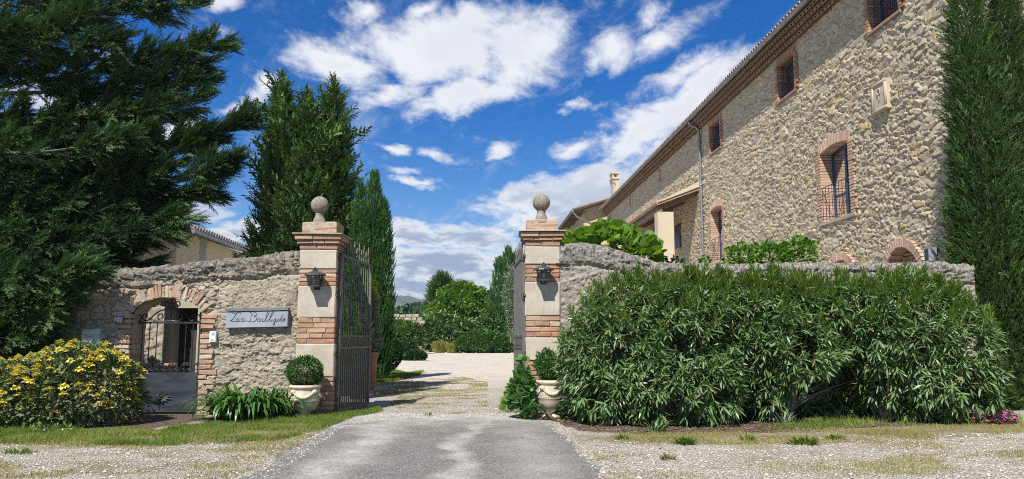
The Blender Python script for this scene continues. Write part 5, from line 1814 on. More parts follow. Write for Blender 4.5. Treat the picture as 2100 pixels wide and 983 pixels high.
def t_spray(seed=0, nt=13, width=.022, sub=4, flat=.35, ang=.75, tl=.42):
    """a feathery conifer spray along +y, length 1"""
    r = random.Random(seed)
    V, F = [], []
    def rib(a, b, w, side):
        i = len(V)
        a = np.array(a); b = np.array(b); sd_ = np.array(side) * w
        V.extend([a - sd_, a + sd_, b]); F.append((i, i + 1, i + 2))
    rib((0, 0, 0), (0, 1, 0), width * 1.0, (1, 0, 0)); rib((0, 0, 0), (0, 1, 0), width * 1.0, (0, 0, 1))
    for k in range(nt):
        y = .06 + .9 * k / nt
        s = 1 if k % 2 else -1
        th = r.uniform(-flat, flat) * PI
        ln = tl * (1 - .68 * y) * r.uniform(.8, 1.15)
        a = ang * r.uniform(.8, 1.15)
        d = np.array([math.sin(a) * math.cos(th) * s, math.cos(a), math.sin(a) * math.sin(th)])
        p0 = np.array([0, y, 0.]); p1 = p0 + d * ln
        sd_ = np.cross(d, (0, 0, 1)); sd_ /= np.linalg.norm(sd_) + 1e-9
        rib(p0, p1, width * .9, sd_)
        for j in range(sub):
            f = .2 + .75 * j / sub
            q = p0 + d * ln * f
            for ss in (-1, 1):
                dd = d * .75 + sd_ * ss * .62 + np.array([0, 0, r.uniform(-.3, .3)])
                dd /= np.linalg.norm(dd)
                rib(q, q + dd * ln * .36 * (1.1 - f * .5), width * .75, np.cross(dd, (0.1, .1, 1)))
    return np.array(V), np.array(F)

def ell_shell(ells, n, rg, shell=.25, zmin=.02, bumps=.10, reject=.80, bias=None):
    E = np.array(ells, float)
    c, r = E[:, :3], E[:, 3:6]
    wt = (r[:, 0] * r[:, 1] + r[:, 1] * r[:, 2] + r[:, 0] * r[:, 2]); wt = wt / wt.sum()
    out_p, out_n = [], []
    tot = 0
    while tot < n:
        m = n * 2
        i = rg.choice(len(E), m, p=wt)
        d = norm(rg.normal(size=(m, 3)))
        rad = 1 - shell * rg.random(m)**1.6
        bm = 1 + bumps * (np.sin(d[:, 0] * 7 + i) * np.sin(d[:, 1] * 6 + 2 * i) + np.sin(d[:, 2] * 8 + d[:, 0] * 5 + 3 * i)) * .7
        p = c[i] + d * r[i] * (rad * bm)[:, None]
        ok = p[:, 2] > zmin
        for j in range(len(E)):
            q = np.linalg.norm((p - c[j]) / r[j], axis=1)
            ok &= (i == j) | (q > reject)
        if bias is not None: ok &= bias(p, rg)
        p = p[ok]; nn = norm(d[ok] / r[i[ok]])
        out_p.append(p); out_n.append(nn); tot += len(p)
    return np.concatenate(out_p)[:n], np.concatenate(out_n)[:n]

def stems(parent, base, tips, mat, r0=.03, name='stem', rg=random):
    mb = MB()
    for tp in tips:
        b = Vector(base) + Vector((rg.uniform(-.08, .08), rg.uniform(-.08, .08), 0))
        tp = Vector(tp); mid = b.lerp(tp, .5) + Vector((rg.uniform(-.08, .08), rg.uniform(-.08, .08), .08))
        mb.tube(catmull([b, mid, tp], 4), [r0 * (1 - .8 * k / 8) for k in range(9)], 6)
    return mb.build(name, mat, parent, True)

def shrub(name, label, cat, ells, n, tmpl, size, mat, seed, base=None, up=.5, out=.8, jit=.5, shell=.3, group=None, stem_mat=None, bumps=.1, trunk=None, fname='foliage', bias=None, roll=.5, nst=7, stem_r=.03):
    rg = np.random.default_rng(seed)
    E = np.array(ells)
    b = base or (float(E[:, 0].mean()), float(E[:, 1].mean()), 0)
    t = thing(name, label, cat, b, group)
    p, nn = ell_shell(ells, n, rg, shell, bumps=bumps, bias=bias)
    d = nn * out + np.array([0, 0, up]) + rg.normal(size=p.shape) * jit
    R = frames(d, rg.normal(size=n) * roll)
    V, F = inst(tmpl[0], tmpl[1], p, R, rg.uniform(size[0], size[1], n))
    npmesh(fname, V, F, mat, t)
    rr = random.Random(seed)
    tips = [tuple(p[rr.randrange(n)] * .75 + np.array(b) * .25 + np.array([0, 0, .0])) for _ in range(nst)]
    if trunk:
        mb = MB()
        mb.tube([b, (b[0], b[1], b[2] + trunk[1] * .5), (b[0] + .02, b[1], b[2] + trunk[1])], [trunk[0], trunk[0] * .85, trunk[0] * .7], 10)
        for tp in tips:
            q = Vector((b[0], b[1], b[2] + trunk[1] * rr.uniform(.7, 1)))
            tp = Vector(tp)
            mb.tube([q, q.lerp(tp, .5) + Vector((0, 0, .1)), tp], [trunk[0] * .5, trunk[0] * .3, trunk[0] * .08], 6)
        mb.build('trunk', stem_mat or M['bark'], t, True)
    else:
        stems(t, b, tips, stem_mat or M['bark'], r0=stem_r, name='stem', rg=rr)
    return t

SPRAYS = [t_spray(k, 15, .020, 3, .35, .52, .30) for k in range(4)]
SPR_S = [t_spray(10 + k, 8, .05, 1, .5, .55, .40) for k in range(3)]           # coarser, for columns
def spray_mesh(name, p, d, sc, mat, parent, rg, temps, rollsd=.6):
    n = len(p); parts = []
    which = rg.integers(0, len(temps), n)
    R = frames(d, rg.normal(size=n) * rollsd)
    for k, T in enumerate(temps):
        s = which == k
        if s.any(): parts.append(inst(T[0], T[1], p[s], R[s], sc[s]))
    V, F = join(parts)
    return npmesh(name, V, F, mat, parent)

def column(name, label, cat, leaders, n, size, mat, seed, base, up=1.0, out=.55, jit=.25, temps=None, group=None, rough=.12, dead=0, trunk_r=.09, wisp=0.0):
    """upright conifer: leaders = (x, y, z0, z1, radius, profile power, lean x, lean y)"""
    rg = np.random.default_rng(seed)
    t = thing(name, label, cat, base, group)
    P, D, Sx = [], [], []
    wts = np.array([(l[3] - l[2]) * l[4] for l in leaders]); wts = wts / wts.sum()
    for li, (x, y, z0, z1, r, pw, lx, ly) in enumerate(leaders):
        m = int(n * wts[li])
        tt = rg.random(m)**1.15
        prof = np.minimum(1, (1 - tt)**pw * 1.25) * np.minimum(1, .62 + tt * 2.2)
        a = rg.random(m) * 2 * PI
        lump = 1 + rough * (np.sin(a * 3 + tt * 9 + li) + np.sin(a * 5 - tt * 17) + .8 * np.sin(a * 2 + tt * 31))
        rad = r * prof * lump * (1 - .55 * rg.random(m)**1.8)
        p = np.stack([x + lx * tt + np.cos(a) * rad, y + ly * tt + np.sin(a) * rad, z0 + (z1 - z0) * tt], 1)
        d = np.stack([np.cos(a) * out, np.sin(a) * out, np.full(m, up)], 1) + rg.normal(size=(m, 3)) * jit
        P.append(p); D.append(d); Sx.append(rg.uniform(size[0], size[1], m) * (1 - .35 * tt))
        if wisp:
            # loose side shoots standing clear of the mass
            mw = int(m * .05)
            tw = rg.random(mw)
            pw_ = np.minimum(1, (1 - tw)**pw * 1.25) * np.minimum(1, .62 + tw * 2.2)
            aw = rg.random(mw) * 2 * PI
            rw = r * pw_ * rg.uniform(1.0, 1.0 + wisp, mw)
            P.append(np.stack([x + lx * tw + np.cos(aw) * rw, y + ly * tw + np.sin(aw) * rw, z0 + (z1 - z0) * tw], 1))
            D.append(np.stack([np.cos(aw) * .8, np.sin(aw) * .8, np.full(mw, .9)], 1) + rg.normal(size=(mw, 3)) * .2); Sx.append(rg.uniform(size[1] * .9, size[1] * 1.5, mw))
            for s_ in range(7):
                ks = 5
                hh = s_ / 7 * wisp * 2.6
                P.append(np.stack([x + lx + rg.normal(size=ks) * .05 * (1 - s_ / 8), y + ly + rg.normal(size=ks) * .05, np.full(ks, z1 - .15 + hh)], 1))
                D.append(np.stack([rg.normal(size=ks) * .5, rg.normal(size=ks) * .5, np.ones(ks)], 1)); Sx.append(np.full(ks, size[1] * (.9 - .07 * s_)))
        # wispy leading shoot
        k = max(4, int(10 * r / .4))
        zt = z1 + rg.random(k) * size[1] * .5 - size[1] * .8
        P.append(np.stack([x + lx + rg.normal(size=k) * .03, y + ly + rg.normal(size=k) * .03, zt], 1))
        D.append(np.stack([rg.normal(size=k) * .18, rg.normal(size=k) * .18, np.ones(k)], 1)); Sx.append(np.full(k, size[1] * .9))
    P = np.concatenate(P); D = np.concatenate(D); Sx = np.concatenate(Sx)
    spray_mesh('crown', P, D, Sx, mat, t, rg, temps or SPR_S)
    if dead:
        i = rg.choice(len(P), dead)
        spray_mesh('dry_foliage', P[i] + D[i] * .04, D[i] * .5 + rg.normal(size=(dead, 3)) * .4 - [0, 0, .2], Sx[i] * .8, M['spray_dead'], t, rg, temps or SPR_S)
    mb = MB()
    for (x, y, z0, z1, r, pw, lx, ly) in leaders:
        mb.tube([(base[0], base[1], 0), (x, y, z0 + .3), (x + lx * .5, y + ly * .5, (z0 + z1) / 2), (x + lx * .9, y + ly * .9, z0 + (z1 - z0) * .9)], [trunk_r, trunk_r * .8, trunk_r * .5, .012], 8)
    mb.build('trunk', M['bark'], t, True)
    return t

# ------------------------------------------------------------------ big dark conifer at the left, its branches as drooping plumes
def big_conifer():
    rg = np.random.default_rng(5)
    base = (-11.2, 14.4, 0)
    t = thing('conifer_tree', 'big dark conifer with long feathery branches overhanging the left wall', 'tree', base)
    PL = [  # start px, py, Y -> end px, py, Y, r0, r1, n
        (-200, -40, 10.0, 400, 10, 9.6, .45, .05, 300), (-150, 60, 9.3, 235, 95, 9.0, .46, .18, 460), (-80, 190, 10.1, 450, 92, 9.9, .46, .13, 460),
        (60, 190, 10.0, 415, 168, 9.8, .42, .14, 420), (-60, 255, 9.6, 408, 212, 9.6, .42, .10, 430), (60, 235, 10.3, 330, 235, 10.0, .40, .12, 230),
        (-150, 330, 9.8, 300, 285, 9.5, .48, .16, 420), (60, 420, 10.0, 505, 248, 9.7, .44, .10, 560), (100, 410, 9.6, 470, 340, 9.5, .46, .12, 560),
        (60, 430, 9.9, 435, 398, 9.8, .42, .12, 460), (-60, 395, 9.3, 365, 450, 9.3, .42, .07, 430), (-100, 470, 9.1, 368, 480, 9.1, .36, .05, 430),
        (-150, 540, 9.3, 300, 540, 9.3, .34, .05, 400), (-150, 580, 9.0, 185, 552, 9.1, .38, .06, 360), (-150, 630, 9.1, 105, 612, 9.2, .38, .05, 300),
        (-150, 690, 9.2, 75, 680, 9.2, .32, .06, 220), (-120, 320, 8.9, 240, 290, 8.7, .34, .12, 330), (-150, 470, 8.8, 215, 500, 8.8, .38, .12, 330),
        (-200, 140, 8.9, 180, 30, 9.0, .46, .16, 330), (-250, 250, 9.6, 120, 300, 9.4, .55, .3, 420), (-250, 520, 9.8, 110, 440, 9.6, .55, .3, 420),
        (-250, 650, 9.9, 60, 600, 9.7, .5, .3, 330), (-150, 60, 10.4, 160, 60, 10.2, .5, .3, 300), (-150, 420, 10.6, 200, 380, 10.4, .55, .3, 420), (-150, 560, 10.5, 150, 520, 10.3, .5, .3, 330),
        (-250, -80, 9.8, 150, -60, 9.6, .5, .3, 330), (-300, 400, 9.2, 60, 380, 9.1, .5, .3, 330), (150, 300, 9.9, 420, 280, 9.7, .30, .12, 260), (60, 330, 9.7, 330, 350, 9.6, .36, .2, 330),
        (-250, 330, 9.9, 250, 325, 9.7, .55, .3, 420), (-250, 400, 9.9, 290, 392, 9.7, .5, .25, 420), (-250, 450, 9.6, 270, 455, 9.5, .5, .25, 420), (-250, 505, 9.6, 250, 512, 9.5, .45, .22, 420),
        (-250, 545, 9.6, 200, 538, 9.5, .45, .25, 380), (-250, 270, 9.6, 190, 255, 9.5, .5, .25, 330), (-250, 590, 9.3, 120, 585, 9.3, .55, .3, 360), (-250, 640, 9.2, 90, 640, 9.2, .55, .3, 340), (-250, 700, 9.1, 40, 700, 9.2, .5, .3, 300), (-250, 560, 9.2, 130, 560, 9.3, .55, .35, 340),
        (-250, 350, 9.3, 100, 345, 9.2, .5, .35, 330), (-250, 430, 9.3, 110, 425, 9.2, .5, .35, 330), (-250, 510, 9.3, 100, 500, 9.2, .5, .35, 330),
        (0, 10, 9.9, 330, 30, 9.8, .26, .08, 200), (-100, 130, 9.9, 130, 150, 9.8, .3, .15, 200), (180, 120, 10.0, 440, 130, 9.9, .2, .05, 150)]
    P, D, Sx = [], [], []
    mb = MB()
    ztop = 8.6
    for i, (ax, ay, aY, bx_, by_, bY, r0, r1, n) in enumerate(PL):
        # lower boughs hang over the wall, upper ones rise from behind it
        low = 1 if by_ > 545 else 0
        aY += 2.0 + 2.7 * (1 - low); bY += 2.0 + 2.7 * (1 - low)
        r0 *= 1.18 - .4 * low; r1 *= 1.05 - .4 * low
        A = np.array(at(ax, ay, aY)); B = np.array(at(bx_, by_, bY))
        n = int(n * 3.1)
        ax_ = norm((B - A)[None])[0]
        L = np.linalg.norm(B - A)
        # secondary boughs fork off the limb; feathery sprays sit along each of them
        nb = int(L * 13)
        fb = rg.random(nb)**.8
        pb = A + (B - A) * fb[:, None]; pb[:, 2] -= np.sin(fb * PI) * .10
        e = norm(rg.normal(size=(nb, 3))); e = norm(e - ax_ * (e @ ax_)[:, None]) * np.array([1, 1, .62])
        rb = (r0 + (r1 - r0) * fb**1.1) * rg.uniform(.7, 1.35, nb)
        db = norm(ax_ * .95 + e * .75 + np.array([0, 0, .08]) + rg.normal(size=(nb, 3)) * .12)
        lb = rb * 1.55 + .10
        j = rg.integers(0, nb, n)
        tt = rg.random(n)**.7
        q = pb[j] + db[j] * (lb[j] * tt)[:, None] + rg.normal(size=(n, 3)) * (.045 * (1.2 - tt))[:, None]
        q[:, 2] += lb[j] * tt * tt * .10
        d = db[j] + rg.normal(size=(n, 3)) * .24
        P.append(q); D.append(d); Sx.append(rg.uniform(.23, .45, n) * (1.1 - .25 * tt) * (1 - .15 * low))
        tr = Vector((base[0], base[1], max(.6, A[2] - .2)))
        mb.tube(catmull([tr, Vector(A), Vector(A + (B - A) * .55) - Vector((0, 0, .08)), Vector(A + (B - A) * .97)], 4), [.055 - .052 * k / 12 for k in range(13)], 6)
    mb.build('limb', M['bark'], t, True)
    P = np.concatenate(P); D = np.concatenate(D); Sx = np.concatenate(Sx)
    spray_mesh('foliage', P, D, Sx, M['conifer_dark'], t, rg, SPRAYS, .7)
    mb = MB()
    mb.tube([(base[0], base[1], -.05), (base[0], base[1], 1.5), (base[0] + .1, base[1], 4), (base[0] + .05, base[1], ztop)], [.28, .23, .17, .05], 14)
    mb.build('trunk', M['bark'], t, True)
    # the leader and the side away from the picture
    n = 1500
    a = rg.random(n) * 2 * PI; z = rg.uniform(3.0, 10.5, n); rad = (10.8 - z) / 7.5 * 1.7 * np.sqrt(rg.random(n))
    ok = (np.cos(a) < -.1) | (z > 7.5)
    p = np.stack([base[0] - .4 + np.cos(a) * rad, base[1] + np.sin(a) * rad * .6, z], 1)[ok]
    d = np.stack([np.cos(a), np.sin(a), np.full(n, .5)], 1)[ok] + rg.normal(size=(ok.sum(), 3)) * .25
    spray_mesh('rear_foliage', p, d, rg.uniform(.4, .7, len(p)), M['conifer_dark'], t, rg, SPRAYS, .7)
big_conifer()

# ------------------------------------------------------------------ conifers behind the walls
def zx(px, py, Y): p = at(px, py, Y); return p.x, p.z
Y = 15.5
x1, z1 = zx(575, 165, Y); x2, z2 = zx(627, 205, Y); x3, z3 = zx(690, 205, Y)
xl, _ = zx(528, 400, Y); xr_, _ = zx(738, 400, Y); xc = (xl + xr_) / 2; w = (xr_ - xl) / 2
column('conifer_tree', 'broad bushy conifer with three leading tips behind the name board wall', 'tree',
       [(x1 + .14, Y, .3, z1 - .25, .46, .50, -.1, 0), (x2, Y + .1, .3, z2 - .15, .55, .45, 0, 0), (x3 - .16, Y, .3, z3 + .05, .46, .42, .1, 0), (xl + .66, Y + .1, .2, zat(262, Y), .42, .42, .0, 0), (xr_ - .66, Y + .1, .2, zat(268, Y), .44, .40, .0, 0), (xc, Y - .2, .2, zat(250, Y), .62, .45, 0, 0)],
       15000, (.22, .44), M['conifer_mid'], 21, (xc, Y, 0), up=.75, out=.75, jit=.38, temps=[t_spray(20 + k, 10, .050, 2, .5, .8, .46) for k in range(3)], rough=.16, wisp=.22)
Y = 21.0
xa, za = zx(768, 358, Y)
xb, zb_ = zx(790, 420, Y)
column('cypress_tree', 'narrow bright green cypress standing behind the open left gate leaf', 'tree',
       [(xa, Y, .1, za, .38, .42, 0, 0), (zx(784, 500, Y)[0], Y - .05, .1, zat(412, Y), .33, .42, .02, 0), (zx(752, 500, Y)[0], Y, .1, zat(440, Y), .28, .42, 0, 0)],
       9000, (.18, .34), M['cypress_bright'], 33, (xa, Y, 0), up=1.1, out=.33, jit=.16, rough=.09)
Y = 14.75
xa, za = zx(740, 380, Y)
column('cypress_tree', 'shorter cypress half hidden between the broad conifer and the narrow cypress', 'tree',
       [(xa, Y, .1, za, .20, .42, 0, 0), (xa - .09, Y + .05, .1, za - .5, .18, .42, 0, 0)], 4200, (.12, .24), M['cypress_bright'], 35, (xa, Y, 0), up=1.1, out=.33, jit=.18, rough=.12)
# tall cypress against the farmhouse
Y = 12.9
xm = xat(2018, Y, 400)
lead = [(xat(1985, Y, 100), Y, .0, zat(-75, Y), .42, .40, .0, .0), (xat(2062, Y, 100), Y - .05, .0, zat(-55, Y), .40, .40, .0, 0), (xat(2020, Y, 500), Y - .15, .0, zat(95, Y), .54, .34, 0, 0)]
column('cypress_tree', 'tall dense cypress with twin tips pressed against the farmhouse wall', 'tree', lead, 30000, (.12, .23), M['cypress_right'], 41, (xm, Y, 0), up=.8, out=.8, jit=.42, rough=.07, dead=70, wisp=.10, trunk_r=.14)
# courtyard cypresses seen past the right gate leaf
Y = 62.0
xa, za = zx(1043, 514, Y)
column('cypress_tree', 'dark cypress by the far courtyard edge beside the right gate leaf', 'tree',
       [(xa, Y, .2, za, .85, .4, 0, 0), (zx(1024, 530, Y)[0], Y + .2, .2, zat(535, Y), .80, .4, 0, 0), (zx(1058, 530, Y)[0], Y + .3, .2, zat(525, Y), .8, .4, 0, 0)],
       4200, (.5, .95), M['cypress_bright'], 45, (xa, Y, 0), up=1.1, out=.33, jit=.18, rough=.10, trunk_r=.2)
Y = 70.0
xa, za = zx(905, 567, Y)
column('conifer_tree', 'dark conifer rising behind the round bright green tree', 'tree',
       [(xa, Y, .5, za, 1.15, .42, 0, 0), (xa - .5, Y, .5, za - .5, .75, .4, 0, 0), (xa + .55, Y, .5, za - .35, .8, .4, 0, 0)], 3200, (.7, 1.3), M['conifer_mid'], 47, (xa, Y, 0), up=.8, out=.6, jit=.3, rough=.14, trunk_r=.25)

# ------------------------------------------------------------------ courtyard planting
def ell(px, py, rpx, rpy, Y, ry=None):
    p = at(px, py, Y); k = Y / FPX
    return (p.x, Y, p.z, rpx * k, (ry if ry else rpx * k), rpy * k)
Y = 64
shrub('garden_tree', 'round bright green tree in the middle of the courtyard', 'tree',
      [ell(948, 634, 60, 50, Y), ell(915, 652, 42, 36, Y - .5), ell(985, 648, 36, 38, Y), ell(945, 606, 38, 24, Y)], 12000, t_leaf(.34), (.20, .36), M['tree_bright'], 51, (at(950, 700, Y).x, Y, 0), up=.3, out=.8, jit=.6, shell=.28, trunk=(.22, 1.6), bumps=.13)
Y = 62
shrub('garden_shrub', 'speckled dark green shrubbery skirting the round bright tree', 'shrub',
      [ell(905, 672, 42, 32, Y), ell(950, 676, 52, 26, Y), ell(1000, 675, 30, 30, Y), ell(880, 686, 22, 30, Y - .3), ell(866, 692, 14, 22, Y - 1)], 7000, t_leaf(.26), (.18, .34), M['tree_speck'], 53, up=.3, out=.8, jit=.7, shell=.35, bumps=.16)
Y = 58
shrub('garden_shrub', 'low dense dark green mound in front of the speckled shrubbery', 'shrub', [ell(985, 705, 44, 26, Y), ell(955, 710, 26, 18, Y), ell(1020, 708, 30, 20, Y)], 7500, t_small(.34), (.12, .22), M['box'], 55, up=.5, out=.8, jit=.4, shell=.2, bumps=.07)
shrub('garden_shrub', 'reddish tinged low shrub at the foot of the far cypress', 'shrub', [ell(1045, 706, 24, 22, Y), ell(1075, 706, 26, 20, Y)], 3000, t_small(.32), (.14, .26), M['tree_speck'], 56, up=.5, out=.8, jit=.5, shell=.25)
def grass_clump(name, label, cat, px, py, wpx, hpx, Y, n, mat, seed, group=None):
    rg = np.random.default_rng(seed)
    p0 = at(px, py, Y); k = Y / FPX
    t = thing(name, label, cat, (p0.x, Y, 0), group)
    W_, H_ = wpx * k, hpx * k
    a = rg.random(n) * 2 * PI; r = np.sqrt(rg.random(n)) * W_ * .35
    b = np.stack([p0.x + np.cos(a) * r, Y + np.sin(a) * r * .6, np.zeros(n)], 1)
    d = np.stack([np.cos(a) * .25 + rg.normal(size=n) * .12, np.sin(a) * .2, np.ones(n)], 1)
    V, F = inst(*t_lance(.02, .25, 0), b, frames(d, rg.random(n) * 6), rg.uniform(.6, 1.0, n) * H_)
    npmesh('blades', V, F, mat, t)
    return t
grass_clump('ornamental_grass', 'golden tuft of ornamental grass left of the low dark mound', 'grass tuft', 902, 722, 30, 26, 58, 900, M['grass_gold'], 61)
grass_clump('ornamental_grass', 'smaller golden tuft of ornamental grass touching the dark mound', 'grass tuft', 926, 722, 24, 22, 57.5, 700, M['grass_gold'], 62)
Y = 55
shrub('garden_shrub', 'tall leafy shrub in front of the dry stone wall across the courtyard', 'shrub', [ell(822, 692, 36, 27, Y), ell(800, 696, 22, 26, Y), ell(848, 694, 22, 25, Y)], 5200, t_lance(.13, .2), (.3, .5), M['tree_speck'], 57, up=.3, out=.8, jit=.6, shell=.35, bumps=.14)
Y = 40
shrub('garden_shrub', 'spreading low green shrub sloping down to the gravel', 'shrub', [ell(828, 722, 30, 22, Y), ell(852, 732, 20, 11, Y - 1), ell(808, 715, 20, 26, Y)], 4200, t_small(.3), (.13, .24), M['box_dark'], 58, up=.6, out=.8, jit=.4, shell=.25, bumps=.1)
Y = 23.5
shrub('garden_shrub', 'clipped dark green dome shrub at the foot of the narrow cypress', 'shrub', [ell(797, 725, 28, 34, Y), ell(784, 735, 24, 28, Y - .2)], 5200, t_small(.3), (.05, .09), M['box_dark'], 59, up=.7, out=.8, jit=.35, shell=.2, bumps=.05)
# olive behind the right gate leaf
Y = 20
shrub('olive_tree', 'silvery olive bush behind the right gate leaf', 'tree', [ell(1052, 610, 20, 58, Y, .5), ell(1062, 660, 20, 50, Y, .5), ell(1066, 575, 14, 28, Y, .4)], 3600, t_lance(.12, .1), (.07, .12), M['olive'], 63, (at(1060, 700, Y).x, Y, 0), up=.6, out=.6, jit=.6, shell=.6, trunk=(.05, .8), bumps=.18)
# potted silver plant behind the left leaf
Y = 17.5
pp = at(757, 745, Y)
pot = thing('terracotta_pot', 'large terracotta pot behind the open left gate leaf', 'pot', (pp.x, Y, 0))
mb = MB()
hp = zat(722, Y)
rp = .19
mb.lathe([(rp * .66, 0), (rp * .72, .03), (rp * .95, hp * .75), (rp * .97, hp * .84), (rp * 1.1, hp * .86), (rp * 1.12, hp), (rp * .98, hp), (rp * .95, hp - .05), (.01, hp - .05)], (pp.x, Y, 0), 24)
mb.build('pot', M['terracotta'], pot, True)
sv = shrub('silver_shrub', 'grey silvery shrub with yellow tips growing in the large terracotta pot', 'shrub', [ell(764, 680, 16, 46, Y, .2), ell(760, 630, 14, 34, Y, .2), ell(768, 705, 15, 20, Y, .2)], 2200, t_lance(.13, .1), (.06, .11), M['silver'], 65, (pp.x, Y, hp - .05), up=.5, out=.6, jit=.6, shell=.6)
rgn = np.random.default_rng(66)
n = 160
c = at(766, 612, Y)
p = np.array(c)[None] + rgn.normal(size=(n, 3)) * np.array([.06, .06, .16])
V, F = inst(*t_leaf(.3), p, frames(rgn.normal(size=(n, 3)) * .6 + [0, 0, .6], rgn.random(n) * 6), rgn.uniform(.05, .09, n))
npmesh('young_foliage', V, F, M['yellow_leaf'], sv)
Y = 40
pp = at(857, 725, Y)
tr = thing('planter_box', 'small square terracotta planter at the gravel edge', 'planter', (pp.x, Y, 0))
mb = MB(); zt_ = zat(713, Y)
w = .19
mb.add([(pp.x - w * .8, Y - w * .8, 0), (pp.x + w * .8, Y - w * .8, 0), (pp.x + w * .8, Y + w * .8, 0), (pp.x - w * .8, Y + w * .8, 0), (pp.x - w, Y - w, zt_), (pp.x + w, Y - w, zt_), (pp.x + w, Y + w, zt_), (pp.x - w, Y + w, zt_)],
       [(0, 3, 2, 1), (4, 5, 6, 7), (0, 1, 5, 4), (1, 2, 6, 5), (2, 3, 7, 6), (3, 0, 4, 7)])
mb.build('box', M['terracotta'], tr)
mb = MB(); mb.box(pp.x - w * 1.08, pp.x + w * 1.08, Y - w * 1.08, Y + w * 1.08, zt_ + .002, zt_ + .06); mb.build('rim', M['terracotta'], tr)
# far wood at the foot of the hill
def far_wood():
    rg = np.random.default_rng(71)
    E = []
    for k in range(46):
        px = rg.uniform(560, 1130); Y = rg.uniform(130, 210)
        hgt = (zat(634 + rg.uniform(-6, 10), Y)) if px > 830 else zat(648 + rg.uniform(-6, 6), Y)
        r = rg.uniform(4, 8)
        p = at(px, 660, Y)
        E.append((p.x, Y, hgt * .45, r, r * .8, hgt * .55))
    p, nn = ell_shell(E, 15000, rg, .3, reject=.85)
    V, F = inst(*t_leaf(.45), p, frames(nn * .8 + rg.normal(size=p.shape) * .6 + [0, 0, .4], rg.random(len(p)) * 6), rg.uniform(.7, 1.5, len(p)))
    return tag(npmesh('far_wood', V, F, M['box_dark']), kind='stuff')
far_wood()

# behind the small gate
Y = 13.75
shrub('climbing_plant', 'dark leafy climber on the courtyard wall seen through the pedestrian gate', 'plant', [ell(328, 690, 16, 36, Y, .12), ell(338, 665, 18, 16, Y, .12)], 900, t_leaf(.34), (.05, .085), M['box_dark'], 73, (at(330, 760, Y).x, Y, .35), up=.2, out=.8, jit=.7, shell=.6)
shrub('climbing_plant', 'light green leaves hanging over the courtyard wall inside the arch', 'plant', [ell(305, 629, 22, 9, Y, .12)], 260, t_leaf(.36), (.05, .09), M['shrub_bright'], 74, (at(300, 760, Y).x, Y, .1), up=.1, out=.8, jit=.6, shell=.6, nst=2)
pp = at(341, 770, 13.4)
pot = thing('terracotta_pot', 'small terracotta pot standing inside the pedestrian gate', 'pot', (pp.x, 13.4, 0))
mb = MB(); hp = zat(745, 13.4)
mb.lathe([(.10, 0), (.13, hp * .5), (.155, hp * .9), (.175, hp * .9), (.175, hp), (.15, hp), (.14, hp - .05), (.005, hp - .05)], (pp.x, 13.4, 0), 20)
mb.build('pot', M['terracotta'], pot, True)

# ------------------------------------------------------------------ vine and shrub above the right wall
Y = 12.9
shrub('vine_shrub', 'broad leaved bright green vine heaped over the right wall beside the pillar', 'vine', [ell(1250, 510, 70, 42, Y, .5), ell(1185, 510, 38, 30, Y, .4), ell(1310, 525, 44, 36, Y, .45), ell(1240, 490, 44, 28, Y, .4), ell(1260, 600, 60, 90, Y + .2, .4)],
      1150, t_round(.10), (.12, .20), M['vine'], 81, (at(1250, 600, Y).x, Y, 0), up=.25, out=.9, jit=.5, shell=.5, roll=.5, bumps=.14)
Y = 13.6
shrub('garden_shrub', 'fresh green leafy shrub showing over the middle of the right wall', 'shrub', [ell(1520, 530, 36, 26, Y, .4), ell(1575, 528, 40, 28, Y, .4), ell(1635, 522, 38, 32, Y, .4), ell(1570, 610, 90, 80, Y + .2, .4)],
      3400, t_leaf(.36), (.055, .11), M['shrub_bright'], 83, (at(1575, 600, Y).x, Y, 0), up=.55, out=.7, jit=.5, shell=.4, bumps=.16)
Y = 13.0
shrub('garden_shrub', 'tiny low green sprig on the wall top under the porch column', 'shrub', [ell(1388, 537, 18, 8, Y, .15), ell(1360, 545, 14, 12, Y, .15), ell(1385, 600, 20, 60, Y, .15)], 420, t_leaf(.36), (.05, .08), M['box_dark'], 84, up=.5, out=.7, jit=.5, shell=.5)
Y = 13.4
shrub('garden_shrub', 'small pale green plant on the wall top below the downpipe', 'shrub', [ell(1445, 538, 14, 9, Y, .15), ell(1445, 600, 14, 60, Y, .15)], 260, t_leaf(.36), (.05, .08), M['shrub_bright'], 86, up=.5, out=.7, jit=.5, shell=.5)

